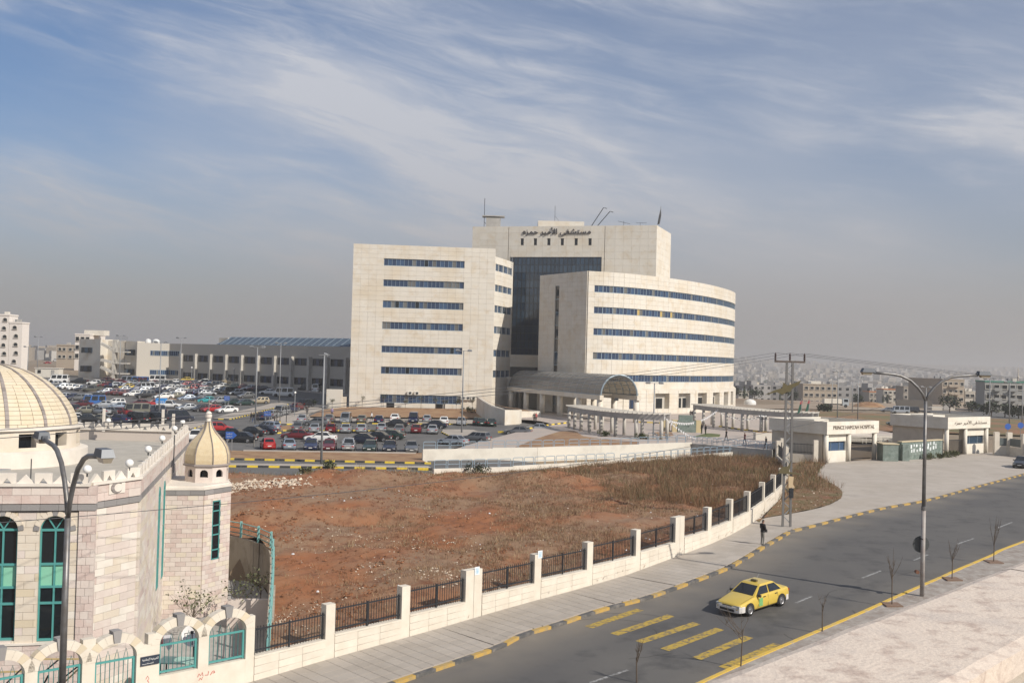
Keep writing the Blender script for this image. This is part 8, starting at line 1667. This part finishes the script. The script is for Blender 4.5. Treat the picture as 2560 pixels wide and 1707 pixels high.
block(2209, 2243, 974, 500, 3, 3, 'small block with orange roof edges behind the cypress', LW, 0, 10, roofc=ORG, win=(1.3, 1.3), seed=5, recess=(1,))
block(2173, 2206, 980, 540, 3, 3, 'narrow orange topped block left of the cypress', TN, 0, 10, roofc=ORG, win=(1.3, 1.3), seed=6)
block(2413, 2438, 980, 430, 2, 2, 'low white house between the tan and the grey blocks', LW, 0, 10, win=(1.6, 1.4), seed=7)
block(2438, 2464, 984, 440, 2, 2, 'low tan house at the left foot of the green edged block', TN, 0, 10, win=(1.2, 1.2), seed=8)
block(1846, 1872, 979, 520, 3, 3, 'low cream house with a yellow sign at the foot of the curved wing', LW, 0, 12, win=(1.4, 1.3), seed=9)
block(2104, 2150, 985, 620, 3, 4, 'pale block behind the pair of tall poles', LW, 0, 12, win=(1.4, 1.3), seed=10)
block(1906, 1950, 966, 800, 4, 4, 'pale distant block left of the power pole', LW, 0, 14, win=(1.6, 1.4), seed=11)
block(2276, 2300, 958, 700, 5, 3, 'distant narrow pale block behind the street lamp arm', LW, 0, 14, win=(1.6, 1.4), seed=12)
# left side
block(-44, 24, 788, 345, 6, 3, 'tall white apartment block with arched openings at the left picture edge', PINKW, 0, 6, fl=2.8, win=(1.4, 1.0), group='buildings beyond the car park', arch=True, seed=13)
block(24, 56, 808, 345, 5, 1, 'lower white wing of the arched apartment block at the left edge', PINKW, 0, 5, fl=2.8, win=(1.4, 1.0), group='buildings beyond the car park', arch=True, seed=14)
block(142, 196, 864, 430, 2, 4, 'two storey beige house left of the low building', BG, 0, 14, group='buildings beyond the car park', win=(1.3, 1.2), seed=15)
block(188, 226, 837, 380, 3, 3, 'unfinished pale pink block rising behind the low building', PINKW, 0, 14, (212, 262, 825), group='buildings beyond the car park', win=(1.4, 1.6), seed=16)
pf_ = P(117, 943); e = empty('site_cabin', pf_, 'white flat roofed site cabin at the left end of the car park', 'cabin'); p, q = onY(88, 920, pf_.y), onY(146, 942, pf_.y); MB().box(((p.x+q.x)/2, pf_.y+1.5, (p.z+pf_.z)/2), (q.x-p.x, 3, p.z-pf_.z)).build('wall', WHITE, e); MB().box(((p.x+q.x)/2, pf_.y+1.5, p.z+.08), (q.x-p.x+.4, 3.4, .18)).build('roof', WH1, e); MB().box((p.x+1.2, pf_.y-.05, pf_.z+1.6), (.9, .08, .9)).build('window', GLD, e); MB().box((q.x-1.6, pf_.y-.05, pf_.z+1.1), (.9, .08, 2.0)).build('door', CONC, e)
# small roadside shop and white truck, minarets
q = onY(2365, 1030, 330); e = empty('roadside_shop', q, 'low cream shop row by the distant road', 'building', 'small buildings on the distant road'); p1, p2 = onY(2330, 1018, 330), onY(2388, 1034, 330)
zg = G(q.x, 330)-.3; MB().box(((p1.x+p2.x)/2, 333, (p1.z+zg)/2), (p2.x-p1.x, 6, p1.z-zg)).build('wall', LW, e); MB().box((p1.x+4.6, 329.9, zg+1.5), (2, .2, 2.4)).build('shutter', CONC, e)
def minaret(px, yt, Y, label):
    t = onY(px, yt, Y); g_ = G(t.x, Y); e = empty('minaret', (t.x, Y, g_), label, 'minaret', 'minarets in the city'); r_ = Y*1.6/2600; H_ = t.z-g_; MB().lathe((t.x, Y, g_), [(r_*1.3, 0), (r_*1.2, H_*.5), (r_, H_*.72)], 10).build('shaft', LW, e); MB().lathe((t.x, Y, g_), [(r_*1.0, H_*.72), (r_*1.7, H_*.74), (r_*1.7, H_*.77), (r_*.8, H_*.78)], 10).build('balcony', LW, e); MB().lathe((t.x, Y, g_), [(r_*.8, H_*.78), (r_*.8, H_*.92), (r_*.9, H_*.95), (.05, H_)], 10).build('top', LW, e)
minaret(2546, 918, 420, 'slender white minaret behind the green edged block at the right edge'); minaret(1924, 936, 1300, 'far minaret above the city left of the power pole'); minaret(1889, 936, 1600, 'farther minaret near the curved wing'); minaret(2022, 938, 1900, 'faint far minaret behind the beige block')
# houses on the valley floor and the far hillside
def house_mesh(w_, d, fl, wall, k):
    mb = MB(); H_ = fl*3.1; mb.box((0, 0, H_/2-3), (w_, d, H_+6)); mb.box((-w_*.2, d*.1, H_+1.1), (w_*.3, d*.4, 2.2)); mb.cur = 1
    for f in range(fl):
        for i in range(max(2, int(w_/3.4))):
            x = -w_/2+w_*(i+.5)/max(2, int(w_/3.4)); mb.quad(*[(x+a, -d/2-.06, f*3.1+1.7+b) for a, b in ((-.75, -.65), (.75, -.65), (.75, .65), (-.75, .65))])
        for sd in (-1, 1):
            for i in range(2): y = d*(i-.5)*.5; q = [(sd*(w_/2+.06), y+a*sd, f*3.1+1.7+b) for a, b in ((-.7, -.65), (.7, -.65), (.7, .65), (-.7, .65))]; mb.quad(*q)
    return mb.mesh('far_house', [wall, GLD])
hw_ = [M('far wall %s' % n_, c, .9) for n_, c in (('cream', (.39, .345, .285)), ('grey', (.27, .26, .25)), ('tan', (.32, .275, .22)), ('white', (.47, .445, .41)))]
HM = [house_mesh(w_, d, fl, hw_[(i*3+1) % 4], i) for i, (w_, d, fl) in enumerate([(12, 11, 3), (15, 12, 4), (18, 14, 4), (11, 10, 2), (22, 14, 5), (14, 12, 3), (16, 13, 5), (10, 9, 2)])]
hills = lambda x, y: (18*math.sin(x/900+1.3)+11*math.sin(x/370+.4)+6*math.sin(x/160))*ss((y-1800)/3000)*ss((x+600)/1500) if y > 1200 else 0
rs = random.Random(21); spots = []
while len(spots) < 2300:
    Y = 560*math.exp(rs.random()*2.15); px = rs.uniform(1838, 2640) if rs.random() < .9 else rs.uniform(60, 330)
    if px < 400 and (Y < 900): continue
    X_ = (px-1280)/2600*Y
    if px > 1800 and Y < 640 and rs.random() < .55: continue
    if mn.noise(Vector((X_*.003, Y*.002, 0))) < -.25: continue
    spots.append((X_, Y))
spots.sort(key=lambda p: p[1]); bulk = MB()
hl_ = []; hk_ = ['cream', 'pale', 'wide', 'low', 'broad', 'plain', 'tall', 'little']; hk_ = ['%s' % k for k in hk_]
for i, (X_, Y) in enumerate(spots):
    z = G(X_, Y)+.8*math.sin(X_/37)*math.sin(Y/51)+hills(X_, Y)-.3; me = HM[rs.choice((0, 0, 3, 5, 7) if Y < 720 else (0, 1, 3, 5, 7, 2) if Y < 900 else range(8))]; a = rs.uniform(-.7, .7)
    if i < 290:
        o = bpy.data.objects.new('far_house', me); COL.objects.link(o); o.location = (X_, Y, z); o.rotation_euler = (0, 0, a); hl_.append((o, X_/Y*2600+1280, Y, HM.index(me)))
    else:
        bulk.cur = rs.randrange(4); h_ = rs.choice((6, 9, 12, 12, 15)); bulk.box((X_, Y, z+h_/2-2), (rs.uniform(9, 20), rs.uniform(9, 14), h_+4), a)
bulk.build('far_city', hw_, kind='stuff')
ANC = [(330, 'beyond the car park at the far left'), (1842, 'hidden behind the curved wing'), (1880, 'in the city behind the first cypress'), (1930, 'in the city between the first cypress and the second'), (1990, 'in the city straight behind the power pole'), (2050, 'in the city behind the left half of the beige block'), (2105, 'in the city behind the pair of tall poles'), (2160, 'in the city above the right end of the left lodge'), (2215, 'in the city above the green notice wall'), (2270, 'in the city above the soil mound and cypresses'), (2325, 'in the city behind the street lamp fork'), (2385, 'in the city behind the tan balcony block'), (2450, 'in the city right of the tan balcony block'), (2520, 'in the city behind the green edged block'), (9999, 'in the city at the right picture edge')]
for o, px, Y, k in hl_:
    an = [a for x, a in ANC if px <= x][0]; dp = ', near' if Y < 700 else ', mid distance' if Y < 850 else ', far'; tag(o, hk_[k]+' house '+an+dp, 'house', 'houses of the hazy city')
seen_ = {}
for o, px, Y, k in sorted(hl_, key=lambda q: q[1]): seen_.setdefault(o['label'], []).append(o)
for l, os_ in seen_.items():
    if len(os_) > 1:
        w_ = ['leftmost', 'second', 'third', 'fourth', 'fifth', 'sixth', 'seventh', 'eighth', 'ninth', 'tenth', 'eleventh', 'twelfth', 'thirteenth']
        for i_, o in enumerate(os_[:13]): o['label'] = ' '.join(((w_[i_]+' '+l) if len(os_) > 2 else (['left ', 'right '][i_]+l)).split()[:16])
# trees
def cypress(px, yt, yb, label, Y):
    t, b = onY(px, yt, Y), onY(px, yb, Y); g_ = min(b.z, G(b.x, Y)+.5); H_ = t.z-g_; e = empty('cypress', (t.x, Y, g_), label, 'tree', 'dark cypresses in the city'); rs_ = random.Random(int(px)); lv = MB()
    for i in range(420):
        f = rs_.random()**.8; r_ = H_*.13*math.sin(math.pi*min(1, f*.85+.15))**.7*rs_.uniform(.5, 1.05); an = rs_.random()*6.28; c = Vector((t.x+r_*math.cos(an), Y+r_*math.sin(an), g_+H_*(.04+f*.96))); d = Vector((rs_.uniform(-.3, .3), rs_.uniform(-.3, .3), 1))*H_*.035; s_ = Vector((math.cos(an+1.5), math.sin(an+1.5), 0))*H_*.02; lv.quad(c-d, c-s_, c+d, c+s_)
    lv.build('crown', LEAFD, e); MB().tube([(t.x, Y, g_-1), (t.x, Y, g_+H_*.8)], H_*.02+.05, 6).build('trunk', BARK, e)
cypress(1861, 966, 1002, 'cypress in front of the cream house right of the curved wing', 430); cypress(1950, 982, 1006, 'cypress left of the power pole', 430); cypress(2218, 984, 1010, 'cypress before the orange edged block', 450); cypress(2208, 986, 1010, 'thinner cypress left of the one at the orange edged block', 455); cypress(2294, 982, 1010, 'cypress in front of the stepped block', 455); cypress(2180, 995, 1012, 'short cypress left of the orange topped block', 450)
def tree(loc, h_, r_, label, grp, seed, mat=LEAFD, n=420, ls=.35):
    rs_ = random.Random(seed); e = empty('leafy_tree', loc, label, 'tree', grp); x, y, z = loc; t = MB(); t.tube([(x, y, z-1), (x+.1, y, z+h_*.35), (x, y, z+h_*.6)], [.22, .16, .08], 6); cl = []
    for i in range(6): a = rs_.random()*6.28; q = (x+r_*.55*math.cos(a), y+r_*.55*math.sin(a), z+h_*rs_.uniform(.5, .85)); t.tube([(x, y, z+h_*.35), q], [.1, .03], 4); cl.append(q)
    cl.append((x, y, z+h_*.85)); t.build('trunk', BARK, e); lv = MB()
    for i in range(n):
        c0_ = Vector(rs_.choice(cl)); d = Vector((rs_.gauss(0, 1), rs_.gauss(0, 1), rs_.gauss(0, .8))).normalized()*r_*.5*rs_.random()**.35; c = c0_+d; a = Vector((rs_.uniform(-1, 1), rs_.uniform(-1, 1), rs_.uniform(-1, 1))).normalized()*ls; b = a.cross(Vector((rs_.random(), .3, 1))).normalized()*ls*.6; lv.quad(c-a, c-b, c+a, c+b)
    lv.build('crown', mat, e)
TL = [(1838, 1000, 400, 6, 4, 'round dark tree at the foot of the curved wing'), (1885, 1000, 420, 6, 5, 'broad dark tree right of the first cypress'), (1975, 1000, 440, 7, 5, 'grey green tree behind the power pole'), (2060, 1022, 300, 2, 3, 'low scrub tree before the beige block'), (2374, 1008, 310, 7, 4.5, 'round tree in front of the tan balcony block'), (2430, 1018, 320, 4, 4, 'low dark tree in front of the white house'), (2478, 1016, 290, 5, 4, 'dark tree at the left end of the green edged block'), (2512, 1020, 285, 5, 4, 'dark tree below the middle of the green edged block'), (2546, 1024, 280, 4.5, 4, 'dark tree at the right end of the green edged block'), (2140, 1010, 420, 4, 4, 'low tree left of the brown mound'), (1802, 1003, 700, 8, 6, 'hazy tree beside the curved wing')]
for i, (x, yb, Y, h_, r_, l) in enumerate(TL): b = onY(x, yb, Y); tree((b.x, Y, G(b.x, Y)-.3), h_*.72, r_*.72, l, 'trees of the valley', 50+i)
tags = 0
rs = random.Random(9); hz_t = MB()
for i in range(5200):
    Y = 620*math.exp(rs.random()*1.7); px = rs.uniform(1838, 2640); X_ = (px-1280)/2600*Y; cz = G(X_, Y)+rs.uniform(1, 5)+hills(X_, Y); r_ = rs.uniform(1.5, 3.5); c = Vector((X_, Y, cz)); a = rs.random()*3; hz_t.ext([c+Vector((r_*math.cos(a+k*1.26), 0, r_*.8*math.sin(a+k*1.26))) for k in range(5)], (0, 1, 0), r_)
hz_t.build('far_trees', LEAFD, kind='stuff')
# brown mound, parked lorry and dumped cars in the dirt lot
mq = onY(2172, 1026, 345); mo = MB(); K = 24
for j in range(7):
    for k in range(K): a = 6.283*k/K; r_ = (1-j/6.)**.8; mo.v.append((mq.x+6*r_*math.cos(a), 345+4*r_*math.sin(a), G(mq.x, 345)-.5+1.9*(1-(1-j/6.)**2)**.9*(1+.15*math.sin(k*2.1+j))))
for j in range(6):
    for k in range(K): a = j*K+k; b = j*K+(k+1) % K; mo.f.append((a, b, b+K, a+K)); mo.mi.append(0)
mo.build('soil_mound', SOILP, kind='structure', smooth=True)
lq = onY(2086, 1022, 330); lz_ = G(lq.x, 330); e = empty('lorry', (lq.x, 330, lz_), 'white tipper lorry parked on the distant dirt lot', 'truck')
MB().box((lq.x-.8, 330, lz_+1.9), (5.5, 2.4, 1.5)).build('load_bed', WHITE, e); MB().box((lq.x+3.2, 330, lz_+1.7), (2.0, 2.3, 2.2)).build('cab', M('cab grey', (.35, .38, .4), .5), e); MB().box((lq.x+3.3, 328.83, lz_+2.2), (1.2, .04, .8)).build('side_window', GLD, e)
for x in (-2.6, -1.4, 3.2): MB().tube([(lq.x+x, 328.7, lz_+.5), (lq.x+x, 329.2, lz_+.5)], .5, 12).build('wheel', TYRE, e)
MB().box((lq.x+.5, 330, lz_+1.0), (7.6, 1.6, .3)).build('chassis', TRIM, e)
wl = empty('boundary_wall', (100, 300, 0), 'long dark wall at the back of the distant dirt lot', 'wall'); a, b = onY(2240, 1020, 345), onY(2330, 1020, 345); MB().bar((a.x, 345, G(a.x, 345)+1.0), (b.x, 345, G(b.x, 345)+1.0), .4, 3.2).build('wall', M('dark block wall', (.10, .09, .08), .9), wl)
# ================================================================ HAZE
hb = bpy.data.meshes.new('haze'); hm = MB().box((300, 3900, 9.), (13000, 8600, 130)); hzm = bpy.data.materials.new('haze'); hzm.use_nodes = True; t = hzm.node_tree; t.nodes.clear()
o_ = N(t, 'ShaderNodeOutputMaterial'); pv = N(t, 'ShaderNodeVolumePrincipled', ins={'Color': (*HAZE_COL, 1), 'Density': HAZE_D, 'Anisotropy': HAZE_G}); t.links.new(pv.outputs[0], o_.inputs['Volume'])
hm.build('haze', hzm, kind='stuff')
